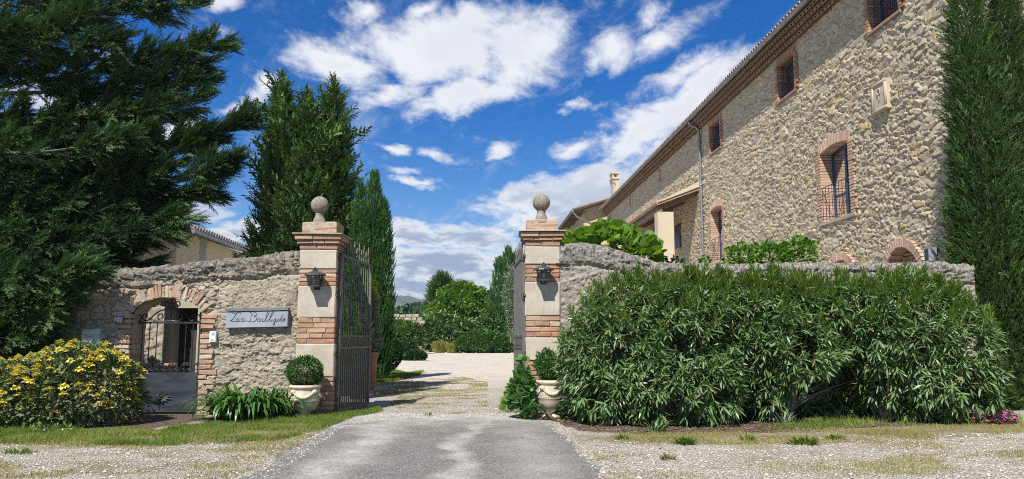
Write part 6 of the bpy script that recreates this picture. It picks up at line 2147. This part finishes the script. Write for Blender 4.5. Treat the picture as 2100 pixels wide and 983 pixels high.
# ------------------------------------------------------------------ oleanders along the right wall
LAN = t_lance(.085, .22, .25); LAN2 = t_lance(.075, .05, .2)
def oleander(label, ells, nshoot, nnew, base, seed, stemtips, bias=None, extra=None):
    rg = np.random.default_rng(seed)
    t = thing('oleander_bush', label, 'shrub', base, 'oleander bushes along the right wall')
    p, nn = ell_shell(ells, nshoot, rg, .42, zmin=.10, bumps=.07, reject=.72, bias=bias)
    # thin out pockets so that the crown breaks into separate clumps
    h3 = np.sin(p[:, 0] * 5.1 + seed) * np.sin(p[:, 2] * 6.3 + p[:, 0] * 2) + .6 * np.sin(p[:, 0] * 11 - p[:, 2] * 9 + p[:, 1] * 4)
    ok = (h3 > -.55) | (rg.random(len(p)) < .30)
    p, nn = p[ok], nn[ok]
    if extra is not None:
        p = np.concatenate([p, extra[0]]); nn = np.concatenate([nn, extra[1]])
    N = len(p)
    ax = norm(nn * .75 + np.array([0, -.05, .55]) + rg.normal(size=p.shape) * .35)
    parts = []
    for lev in range(4):
        for k in range(3):
            ph = 2 * PI * (k + lev * .5) / 3 + rg.random(N) * .5 + np.arange(N)
            Fr = frames(ax)
            rad = Fr[:, :, 0] * np.cos(ph)[:, None] + Fr[:, :, 2] * np.sin(ph)[:, None]
            op = .55 + .45 * (3 - lev) / 3 + rg.normal(size=N) * .12
            d = ax * np.cos(op)[:, None] + rad * np.sin(op)[:, None]
            low = np.clip((1.1 - p[:, 2]) / 1.1, 0, 1)
            d[:, 2] -= .30 + .45 * low
            d += rg.normal(size=d.shape) * .12
            q = p + ax * (lev * .030 - .05)[..., None] if np.ndim(lev) else p + ax * (lev * .030 - .05)
            keep = rg.random(N) < .88
            Vt, Ft = inst(LAN[0], LAN[1], q[keep], frames(d[keep], rg.normal(size=keep.sum()) * .5), rg.uniform(.085, .185, keep.sum()))
            parts.append((Vt, Ft))
    V, F = join(parts)
    npmesh('foliage', V, F, M['oleander'], t)
    # fresh upright shoots, most along the top
    zmx = p[:, 2].max()
    wt = np.clip((p[:, 2] / zmx - .35), .03, 1)**2.2 * np.clip(nn[:, 2] + .45, .05, 1); wt /= wt.sum()
    i = rg.choice(N, nnew, p=wt)
    parts = []
    ax2 = norm(nn[i] * .30 + np.array([0, 0, 1.0]) + rg.normal(size=(nnew, 3)) * .2)
    b0 = p[i] + nn[i] * .04
    for k in range(13):
        ph = k * 2.4 + rg.random(nnew) * .4
        Fr = frames(ax2)
        rad = Fr[:, :, 0] * np.cos(ph)[:, None] + Fr[:, :, 2] * np.sin(ph)[:, None]
        op = .28 + .35 * (12 - k) / 12 + rg.normal(size=nnew) * .06
        d = ax2 * np.cos(op)[:, None] + rad * np.sin(op)[:, None]
        Vt, Ft = inst(LAN2[0], LAN2[1], b0 + ax2 * (k * .011), frames(d, rg.normal(size=nnew) * .3), rg.uniform(.09, .14, nnew))
        parts.append((Vt, Ft))
    V, F = join(parts)
    npmesh('young_shoots', V, F, M['oleander_new'], t)['label'] = 'bright green young shoots'
    nd = nshoot // 3
    i = rg.choice(N, nd)
    d = rg.normal(size=(nd, 3)) - [0, 0, .5]
    V, F = inst(LAN[0], LAN[1], p[i] + nn[i] * .02, frames(d, rg.normal(size=nd)), rg.uniform(.08, .14, nd))
    npmesh('dry_leaves', V, F, M['oleander_dead'], t)['label'] = 'scattered dry yellow leaves'
    rr = random.Random(seed)
    mb = MB()
    for tp in stemtips:
        b = Vector(base) + Vector((rr.uniform(-.14, .14), rr.uniform(-.12, .12), 0)); tp = Vector(tp)
        md = b.lerp(tp, .5) + Vector((rr.uniform(-.05, .05), rr.uniform(-.05, .05), .1))
        mb.tube(catmull([b, md, tp], 5), [.026 - .018 * k / 10 for k in range(11)], 6)
    mb.build('stem', M['bark_pale'], t, True)
    return t
Yo = 10.75
def eo(px, py, rpx, rpy, Y=Yo, ry=.62): return ell(px, py, rpx, rpy, Y, ry)
def tips_for(ells, n, seed):
    p, _ = ell_shell(ells, n, np.random.default_rng(seed), .5, zmin=.3)
    return [tuple(a) for a in p]
EA = [eo(1275, 720, 118, 130), eo(1400, 715, 130, 140, 10.7, .66), eo(1212, 760, 60, 100, 10.85, .45), eo(1290, 640, 80, 62, 11.0, .45), eo(1440, 640, 90, 66, 10.95, .5), eo(1380, 790, 145, 85, 10.45, .55), eo(1260, 800, 100, 66, 10.6, .5)]
EB = [eo(1585, 685, 110, 105, 10.85, .6), eo(1600, 630, 100, 58, 10.95, .5), eo(1560, 760, 70, 70, 10.9, .5), eo(1640, 730, 85, 72, 10.6, .55), eo(1590, 820, 60, 40, 10.9, .45), eo(1500, 640, 70, 55, 10.95, .5), eo(1715, 790, 95, 80, 11.38, .2), eo(1545, 815, 70, 64, 11.38, .2)]
EC = [eo(1850, 690, 128, 118, 10.85, .65), eo(1800, 640, 110, 62, 10.95, .5), eo(1945, 708, 92, 90, 10.75, .55), eo(1925, 780, 120, 78, 10.75, .55), eo(1820, 790, 66, 60, 10.95, .45), eo(1880, 640, 90, 55, 10.95, .5), eo(1725, 640, 75, 56, 10.95, .5)]
# leave the dark hollow under the second bush open
def hollow(cx, cz, rx, rz):
    def f(p, rg):
        q = ((p[:, 0] - cx) / rx)**2 + ((p[:, 2] - cz) / rz)**2
        return (q > 1) | (p[:, 1] > 11.12) | (rg.random(len(p)) < .05)
    return f
h1 = at(1715, 840, 10.4); h2_ = at(1540, 850, 10.4)
def biasB(p, rg): return hollow(h1.x, h1.z, .62, .52)(p, rg) & hollow(h2_.x, h2_.z - .05, .30, .36)(p, rg)
oleander('spreading oleander bush next to the pillar and cream urn', EA, 2200, 380, (at(1370, 860, 10.8).x, 10.8, 0), 91, tips_for(EA, 26, 1))
oleander('middle oleander bush with a dark hollow beneath it', EB, 1750, 340, (at(1600, 860, 10.95).x, 10.95, 0), 92, tips_for(EB, 22, 2), biasB)
oleander('oleander bush at the far end near the tall wall cypress', EC, 1850, 400, (at(1820, 850, 10.95).x, 10.95, 0), 93, tips_for(EC, 26, 3), biasB)

# ------------------------------------------------------------------ cream urns with box balls
def urn(px, pyt, pyb, Y, label, rpx):
    c = at(px, pyt, Y); H = c.z
    R_ = rpx * Y / FPX
    t = thing('garden_urn', label, 'urn', (c.x, Y, 0), 'cream glazed urns by the gate pillars')
    pf = [(.62, 0), (.64, .02), (.64, .055), (.50, .075), (.40, .11), (.37, .16), (.42, .20), (.62, .26), (.76, .34), (.86, .44), (.90, .52), (.915, .525), (.92, .545), (.905, .555), (.92, .56), (.93, .58), (.915, .59), (.925, .60), (.935, .62), (.93, .70), (.90, .80), (.885, .87), (.90, .885), (.99, .91), (1.01, .94), (1.0, .985), (.95, 1.0), (.86, .99), (.83, .93), (.02, .91)]
    mb = MB(); mb.lathe([(r * R_, z * H) for r, z in pf], (c.x, Y, 0), 48)
    mb.build('vessel', M['urn'], t, True)
    # swags of fruit between medallions
    g = MB()
    for k in range(4):
        a0 = PI / 4 + k * PI / 2 + .1; a1 = a0 + PI / 2
        for j in range(13):
            f = j / 12; a = a0 + (a1 - a0) * f
            z = (.80 - .16 * math.sin(f * PI)) * H
            r = .935 * R_ if f in (0, 1) else .94 * R_
            rad = .016 + .012 * math.sin(f * PI)
            p = (c.x + math.cos(a) * r, Y + math.sin(a) * r, z)
            g.lathe([(.001, -rad), (rad * .8, -rad * .6), (rad, 0), (rad * .8, rad * .6), (.001, rad)], p, 7)
        a = a0
        p = Vector((c.x + math.cos(a) * .93 * R_, Y + math.sin(a) * .93 * R_, .80 * H))
        g.lathe([(.001, -.04), (.034, -.024), (.042, 0), (.034, .024), (.001, .04)], p, 8)
    g.build('garland', M['urn'], t, True)
    m2 = MB(); m2.lathe([(.80 * R_, .90 * H), (.80 * R_, .96 * H), (.01, .97 * H)], (c.x, Y, 0), 24)
    m2.build('soil', M['bed'], t)
    return c.x, Y, H, R_
ux, uy, uH, uR = urn(627, 789, 862, 11.22, 'cream urn holding the full box ball before the left gate pillar', 31.5)
shrub('box_ball', 'round clipped box ball growing in the urn left of the gateway', 'box bush', [ell(625, 762, 36, 30, uy, .26), ell(626, 771, 33, 20, uy, .24)], 6500, t_small(.36), (.018, .034), M['box'], 101, (ux, uy, uH - .03), up=.4, out=.9, jit=.4, shell=.22, bumps=.045)
ux, uy, uH, uR = urn(1129, 779, 850, 11.30, 'cream urn half tucked under the oleander before the right gate pillar', 29.5)
shrub('box_ball', 'loose box bush in the urn squeezed against the oleander and the right pillar', 'box bush', [ell(1120, 750, 24, 30, uy, .19), ell(1136, 758, 20, 20, uy, .16)], 3000, t_small(.30), (.024, .046), M['box'], 103, (ux, uy, uH - .03), up=1.0, out=.6, jit=.5, shell=.45, bumps=.2)

# mallow beside the right pillar
Y = 11.25
shrub('mallow_plant', 'mallow plant with broad scalloped leaves climbing the foot of the right pillar', 'plant', [ell(1070, 800, 22, 38, Y, .2), ell(1073, 762, 9, 28, Y + .1, .1), ell(1058, 818, 18, 24, Y, .18), ell(1082, 838, 14, 14, Y - .1, .12)],
      430, t_round(.08, 11, .2), (.05, .115), M['mallow'], 105, (at(1080, 850, Y).x, Y, 0), up=.35, out=.9, jit=.45, shell=.5, roll=.5)
c = at(1098, 832, 11.1)
shrub('ground_ivy', 'low ivy leaves around the foot of the right urn', 'plant', [ell(1095, 845, 26, 12, 11.0, .12), ell(1160, 845, 20, 12, 11.0, .12)], 260, t_round(.1, 9), (.035, .06), M['box_dark'], 106, up=.7, out=.6, jit=.4, shell=.7, nst=3)

# agapanthus clump: arching strap leaves
def strap_clump(name, label, cat, cx, cy, rx, ry, n, Lr, wd, mat, seed, arch=1.0):
    rg = np.random.default_rng(seed)
    t = thing(name, label, cat, (cx, cy, 0))
    seg = 7
    a = rg.random(n) * 2 * PI; r = np.sqrt(rg.random(n))
    bx_ = cx + np.cos(a) * r * rx * .72; by_ = cy + np.sin(a) * r * ry * .6
    dirx = np.cos(a) * r + rg.normal(size=n) * .45; diry = np.sin(a) * r * .7 + rg.normal(size=n) * .4 - .15
    L = rg.uniform(*Lr, n); el0 = rg.uniform(1.0, 1.5, n) - .25 * r
    dh = np.stack([dirx, diry], 1); dh /= np.linalg.norm(dh, axis=1, keepdims=True) + 1e-6
    sidev = np.stack([-dh[:, 1], dh[:, 0], np.zeros(n)], 1)
    pos = np.stack([bx_, by_, np.zeros(n)], 1)
    rows = []
    el = el0.copy()
    bend = rg.uniform(1.4, 2.6, n) * arch
    for k in range(seg + 1):
        f = k / seg
        w = wd * (1 - .75 * f**2.2) * (.6 + .4 * min(1, f * 5)); w = w if k < seg else wd * .05
        rows.append((pos - sidev * w, pos + sidev * w))
        st = L / seg
        pos = pos + np.stack([dh[:, 0] * np.cos(el) * st, dh[:, 1] * np.cos(el) * st, np.sin(el) * st], 1)
        el = el - bend / seg * (f * 1.6 + .2)
        pos[:, 2] = np.maximum(pos[:, 2], .015)
    V = np.stack([np.stack(rw, 1) for rw in rows], 1).reshape(n, -1, 3)
    k = V.shape[1]
    tf = []
    for i in range(seg): b = 2 * i; tf.append((b, b + 1, b + 3, b + 2))
    F = (np.array(tf)[None] + (np.arange(n) * k)[:, None, None]).reshape(-1, 4)
    npmesh('leaves', V.reshape(-1, 3), F, mat, t)
    return t
x0 = at(420, 850, 11.1).x; x1 = at(596, 850, 11.1).x
strap_clump('agapanthus_clump', 'clump of arching green strap leaves between the iron pedestrian gate and the urn', 'plant', (x0 + x1) / 2, 11.12, (x1 - x0) / 2, .40, 380, (.50, .80), .027, M['agap'], 111, 1.45)
p = gd(1345, 888)
strap_clump('oleander_seedling', 'lone drooping oleander sprout in front of the first bush', 'plant', p[0], p[1], .12, .1, 30, (.18, .30), .014, M['oleander'], 113)

# yellow flowering bush
def yellow_bush():
    Y = 10.5
    E = [ell(150, 800, 130, 86, Y, .75), ell(60, 815, 120, 76, Y, .7), ell(216, 822, 72, 62, Y + .1, .6), ell(180, 768, 90, 54, Y + .2, .5), ell(-60, 820, 100, 70, Y, .7)]
    rg = np.random.default_rng(121)
    t = shrub('flowering_bush', 'rounded bush covered in yellow whorled flowers under the conifer', 'shrub', E, 9000, t_leaf(.24, .1, .15), (.05, .10), M['phlomis'], 121, up=.35, out=.8, jit=.55, shell=.35, bumps=.10)
    # flower head: a whorl of hooked petals
    tv, tf = [], []
    r = random.Random(3)
    T = t_leaf(.42, .3, .5)
    pos = []; dd = []
    for k in range(12):
        a = 2 * PI * k / 12 + r.uniform(-.2, .2)
        pos.append((math.cos(a) * .012, math.sin(a) * .012, r.uniform(-.006, .010))); dd.append((math.cos(a), math.sin(a), r.uniform(.2, .8)))
    for k in range(5):
        pos.append((0, 0, .012)); dd.append((r.uniform(-.5, .5), r.uniform(-.5, .5), 1))
    V, F = inst(T[0], T[1], np.array(pos), frames(np.array(dd)), np.full(17, .033))
    vis = lambda p, rg: (p[:, 1] < 10.75) & (p[:, 2] > .12)
    p, nn = ell_shell(E, 150, rg, .03, zmin=.15, bumps=.10, bias=lambda p, rg: vis(p, rg) & (rg.random(len(p)) < np.clip(p[:, 2] / 1.0 + .12, .1, 1)))
    order = np.argsort(p[:, 1])
    p = p[order]
    me = None
    for i in range(100):
        if me is None:
            o = npmesh('flower', V, F, M['yellow'], t); me = o.data
        else:
            o = link('flower', me, t)
        o.location = o.location + Vector(p[i] + np.array([0, 0, .03]))
        o.rotation_euler = (rg.uniform(-.4, .4), rg.uniform(-.4, .4), rg.uniform(0, 6))
        o.scale = (rg.uniform(.95, 1.5),) * 3
    rest = p[100:]
    ps = np.concatenate([rest, ell_shell(E, 130, rg, .05, zmin=.2, bias=vis)[0]])
    parts = [(V * rg.uniform(.9, 1.4) + q + np.array([0, 0, .03]), F) for q in ps]
    Vj, Fj = join(parts)
    o = npmesh('flower', Vj, Fj, M['yellow'], t); o['kind'] = 'stuff'
    return t
yellow_bush()

def flower_patch(name, label, cat, ells, nl, nf, lmat, fmat, seed, lsz, fsz):
    t = shrub(name, label, cat, ells, nl, t_leaf(.35), lsz, lmat, seed, up=.6, out=.7, jit=.5, shell=.5, nst=4, stem_r=.004)
    rg = np.random.default_rng(seed + 1)
    p, nn = ell_shell(ells, nf, rg, .15)
    T = t_round(.25, 10, .15)
    V, F = inst(T[0], T[1], p, frames(np.cross(nn, rg.normal(size=nn.shape)), rg.normal(size=nf) * .3), rg.uniform(*fsz, nf))
    o = npmesh('blossom', V, F, fmat, t); o['kind'] = 'stuff'
    return t
flower_patch('geranium_plant', 'low plant with magenta pink blossoms at the right end of the oleanders', 'flowers', [ell(2010, 852, 26, 14, 10.55, .16), ell(2052, 855, 26, 14, 10.55, .16)], 260, 420, M['mallow'], M['pink'], 131, (.04, .07), (.03, .05))
Yr = 11.35
flower_patch('valerian_plant', 'dark leaved plant with deep red flower heads at the left edge by the wall', 'flowers', [ell(22, 742, 20, 12, Yr, .14), ell(-30, 770, 50, 40, Yr, .14), ell(20, 800, 40, 60, Yr, .14)], 700, 10, M['box_dark'], M['red'], 133, (.05, .09), (.02, .03))
rg_ = np.random.default_rng(134)
valr = [o for o in C.objects if o.name.startswith('valerian_plant')][0]
p = np.concatenate([np.array(at(18, 741, Yr - .1)) + rg_.normal(size=(60, 3)) * [.035, .03, .028], np.array(at(38, 733, Yr - .1)) + rg_.normal(size=(70, 3)) * [.05, .03, .03]])
V, F = inst(*t_round(.25, 8, .2), p, frames(rg_.normal(size=p.shape)), rg_.uniform(.025, .04, len(p)))
npmesh('flower_head', V, F, M['red'], valr)
p = gd(85, 889)
flower_patch('daisy_patch', 'few small white daisies in the grass before the yellow bush', 'flowers', [(p[0], p[1], .05, .14, .08, .05), (p[0] + .25, p[1] + .02, .05, .1, .05, .05)], 60, 26, M['grass'], M['white_petal'], 137, (.03, .06), (.016, .024))

# ------------------------------------------------------------------ grass, weeds, gravel
BL = (np.array([(-.5, 0, 0), (.5, 0, 0), (.32, .55, -.03), (-.32, .55, -.03), (0, 1, -.16)]), np.array([(0, 1, 2), (0, 2, 3), (3, 2, 4)]))
def grass_in(P, dens, rg, thr=.0, nscale=1.6, seed=1):
    P = np.array(P)
    lo, hi = P.min(0), P.max(0)
    n = int((hi[0] - lo[0]) * (hi[1] - lo[1]) * dens)
    x = rg.uniform(lo[0], hi[0], n); y = rg.uniform(lo[1], hi[1], n)
    ok = inpoly(x, y, P)
    f = fbm(x * nscale, y * nscale * 1.3, seed, 5)
    ok &= f > thr + rg.normal(size=n) * .03
    x, y, f = x[ok], y[ok], f[ok]
    return np.stack([x, y, np.full(len(x), .006)], 1), f
def grass_obj(name, groups, mat, seed):
    rg = np.random.default_rng(seed)
    parts = []
    for (P, dens, thr, ns, hr, w) in groups:
        p, f = grass_in([gd(*q) for q in P], dens, rg, thr, ns, seed)
        n = len(p)
        d = rg.normal(size=(n, 3)) * .45; d[:, 2] = 1
        h = rg.uniform(*hr, n) * (.6 + .8 * np.clip(f, 0, 1))
        sc = np.stack([np.full(n, w), h, h], 1)
        parts.append(inst(BL[0], BL[1], p, frames(d, rg.random(n) * 6.28), sc))
    V, F = join(parts)
    print(name, len(F))
    return tag(npmesh(name, V, F, mat), kind='stuff')
GL = [(-200, 884), (330, 884), (420, 868), (600, 858), (735, 848), (735, 852), (700, 866), (655, 884), (565, 906), (330, 916), (0, 912), (-200, 912)]
grass_obj('grass', [
    (GL, 7000, .50, 2.1, (.02, .08), .0055),
    (GL, 2200, .42, 3.3, (.015, .035), .005),
    ([(757, 842), (775, 838), (786, 843), (755, 852), (712, 857), (700, 855)], 6000, .2, 1.6, (.03, .06), .006),
    ([(757, 764), (800, 758), (835, 766), (870, 762), (860, 770), (815, 782), (757, 786)], 1800, .30, 1.0, (.04, .08), .010),
    ([(1076, 846), (1024, 844), (1032, 815), (1050, 780), (1076, 778)], 2600, .33, 1.4, (.04, .09), .007),
    ([(600, 862), (700, 852), (735, 850), (700, 866), (640, 880)], 6000, .3, 1.6, (.04, .08), .006),
    ([(1560, 884), (1640, 872), (2100, 858), (2200, 858), (2200, 868), (1640, 881)], 1500, .55, 1.4, (.05, .14), .006),
], M['grass'], 201)
grass_obj('dry_grass', [
    ([(-100, 908), (560, 906), (650, 892), (560, 945), (480, 983), (-100, 983)], 2600, .50, 1.5, (.012, .035), .0055),
    (GL, 2600, .44, 2.0, (.015, .045), .005),
    ([(1190, 893), (1560, 887), (1900, 874), (2200, 864), (2200, 884), (2100, 888), (1900, 906), (1560, 914), (1190, 908)], 3400, .47, 1.3, (.015, .045), .005),
    ([(1750, 955), (1850, 935), (2100, 925), (2200, 940), (2100, 958), (1880, 975), (1800, 975)], 2600, .46, 1.1, (.012, .035), .0055),
    ([(1200, 908), (2100, 900), (2100, 983), (1250, 983)], 1500, .60, 1.2, (.012, .03), .0055),
    ([(800, 830), (850, 785), (930, 770), (1000, 785), (1000, 835), (940, 851), (830, 852)], 2400, .565, 2.4, (.012, .03), .006),
    ([(757, 785), (830, 772), (880, 800), (770, 812)], 1500, .55, 2.0, (.02, .04), .008),
], M['grass_dry'], 203)
def weed(label, px, py, n, L, w, mat, seed, r=.09):
    p = gd(px, py)
    strap_clump('weed_tuft', label, 'weed', p[0], p[1], r, r, n, L, w, mat, seed, .7)
weed('low green weed tuft in the gravel below the lone sprout', 1275, 902, 40, (.06, .12), .006, M['grass'], 301)
weed('leafy dark weed rosette on the verge below the first bush', 1405, 912, 60, (.08, .15), .010, M['grass'], 302, .13)
weed('flat green weed patch on the verge below the middle bush', 1650, 912, 80, (.08, .15), .011, M['grass'], 303, .18)
weed('mossy round weed cushion on the verge right of the flat weed patch', 1712, 902, 120, (.05, .09), .006, M['grass'], 304, .13)
weed('pale grey tuft of blades at the edge of the dark hollow', 1608, 876, 36, (.14, .30), .006, M['silver'], 305, .08)
weed('small weed tuft alone on the drive threshold between the gate leaves', 877, 853, 36, (.04, .08), .005, M['grass'], 306, .08)
weed('grassy tuft in the gravel nearest the right side of the drive', 1368, 943, 60, (.04, .09), .005, M['grass_dry'], 307, .10)
weed('thin green tuft on the verge between the sprout and the dark rosette', 1535, 906, 60, (.06, .14), .005, M['grass'], 308, .10)
weed('green spiky blades sticking out beside the pink blossoms', 1975, 838, 46, (.25, .5), .007, M['agap'], 309, .12)
weed('green weed tuft at the far left edge of the gravel', 40, 930, 90, (.03, .07), .006, M['grass'], 310, .22)

def pebbles():
    rg = np.random.default_rng(401)
    tv = np.array([(1, 0, 0), (-1, 0, 0), (0, 1, 0), (0, -1, 0), (0, 0, 1), (0, 0, -1), (.6, .6, .5), (-.6, .6, .5), (-.6, -.6, .5), (.6, -.6, .5)], float)
    tf = np.array([(0, 6, 9), (6, 4, 9), (9, 4, 8), (4, 7, 8), (6, 7, 4), (2, 7, 6), (0, 2, 6), (1, 8, 7), (2, 1, 7), (3, 9, 8), (1, 3, 8), (3, 0, 9)])
    polys = [([(-150, 906), (560, 906), (640, 895), (540, 950), (480, 1000), (-150, 1000)], 450), ([(1185, 905), (2250, 885), (2250, 1000), (1250, 1000)], 500),
             ([(770, 850), (870, 770), (1010, 770), (1030, 850)], 260), ([(720, 866), (760, 848), (1080, 848), (1110, 862), (1000, 858), (850, 858)], 900), ([(640, 895), (700, 868), (757, 850), (800, 852), (700, 880), (620, 940), (560, 983), (500, 983), (560, 940)], 500), ([(1110, 862), (1150, 868), (1200, 920), (1260, 983), (1230, 983), (1170, 915)], 500)]
    P = []
    for pl, dn in polys:
        p, f = grass_in([gd(*q) for q in pl], dn, rg, .0, 1, 5); P.append(p)
    p = np.concatenate(P); n = len(p)
    p[:, 2] = .004
    s = np.exp(rg.normal(size=n) * .38) * .006
    sc = np.stack([s * rg.uniform(.8, 1.4, n), s * rg.uniform(.8, 1.4, n), s * .7], 1)
    V, F = inst(tv, tf, p, frames(np.stack([rg.normal(size=n), rg.normal(size=n), rg.normal(size=n) * .2], 1)), sc)
    m, t, pp = newmat('loose_stone')
    col = t.ramp(t.island(), [(0, (.26, .235, .19)), (.4, (.42, .39, .33)), (1, (.56, .535, .475))])
    t.set(pp.inputs['Base Color'], col); pp.inputs['Roughness'].default_value = .95
    return tag(npmesh('loose_gravel', V, F, m), kind='stuff')
pebbles()
def leaf_litter():
    rg = np.random.default_rng(405)
    p, f = grass_in(BED, 420, rg, .30, 1.5, 9)
    p2, f = grass_in([(q[0], q[1] - .12) for q in BED], 120, rg, .35, 1.5, 10)
    p = np.concatenate([p, p2]); n = len(p); p[:, 2] = .008
    d = rg.normal(size=(n, 3)); d[:, 2] *= .12
    V, F = inst(*t_lance(.10, .12, .2), p, frames(d), rg.uniform(.06, .12, n))
    m = m_leaf('fallen_leaf', [(.10, .065, .04), (.17, .12, .075), (.28, .22, .14), (.06, .045, .03)], .8, 0, 2, .1)
    return tag(npmesh('leaf_litter', V, F, m), kind='stuff')
leaf_litter()

# ------------------------------------------------------------------ the air between here and the hill
def haze():
    mb = MB()
    mb.box(-1700, 1700, -60, 2400, -4.5, 118)
    m = bpy.data.materials.new('summer_haze'); m.use_nodes = True
    nt = m.node_tree; nt.nodes.clear()
    out = nt.nodes.new('ShaderNodeOutputMaterial'); pv = nt.nodes.new('ShaderNodeVolumePrincipled')
    pv.inputs['Color'].default_value = (.62, .74, .9, 1)
    pv.inputs['Density'].default_value = .00026
    pv.inputs['Anisotropy'].default_value = .2
    nt.links.new(pv.outputs[0], out.inputs['Volume'])
    o = mb.build('haze', m)
    o['kind'] = 'stuff'
haze()
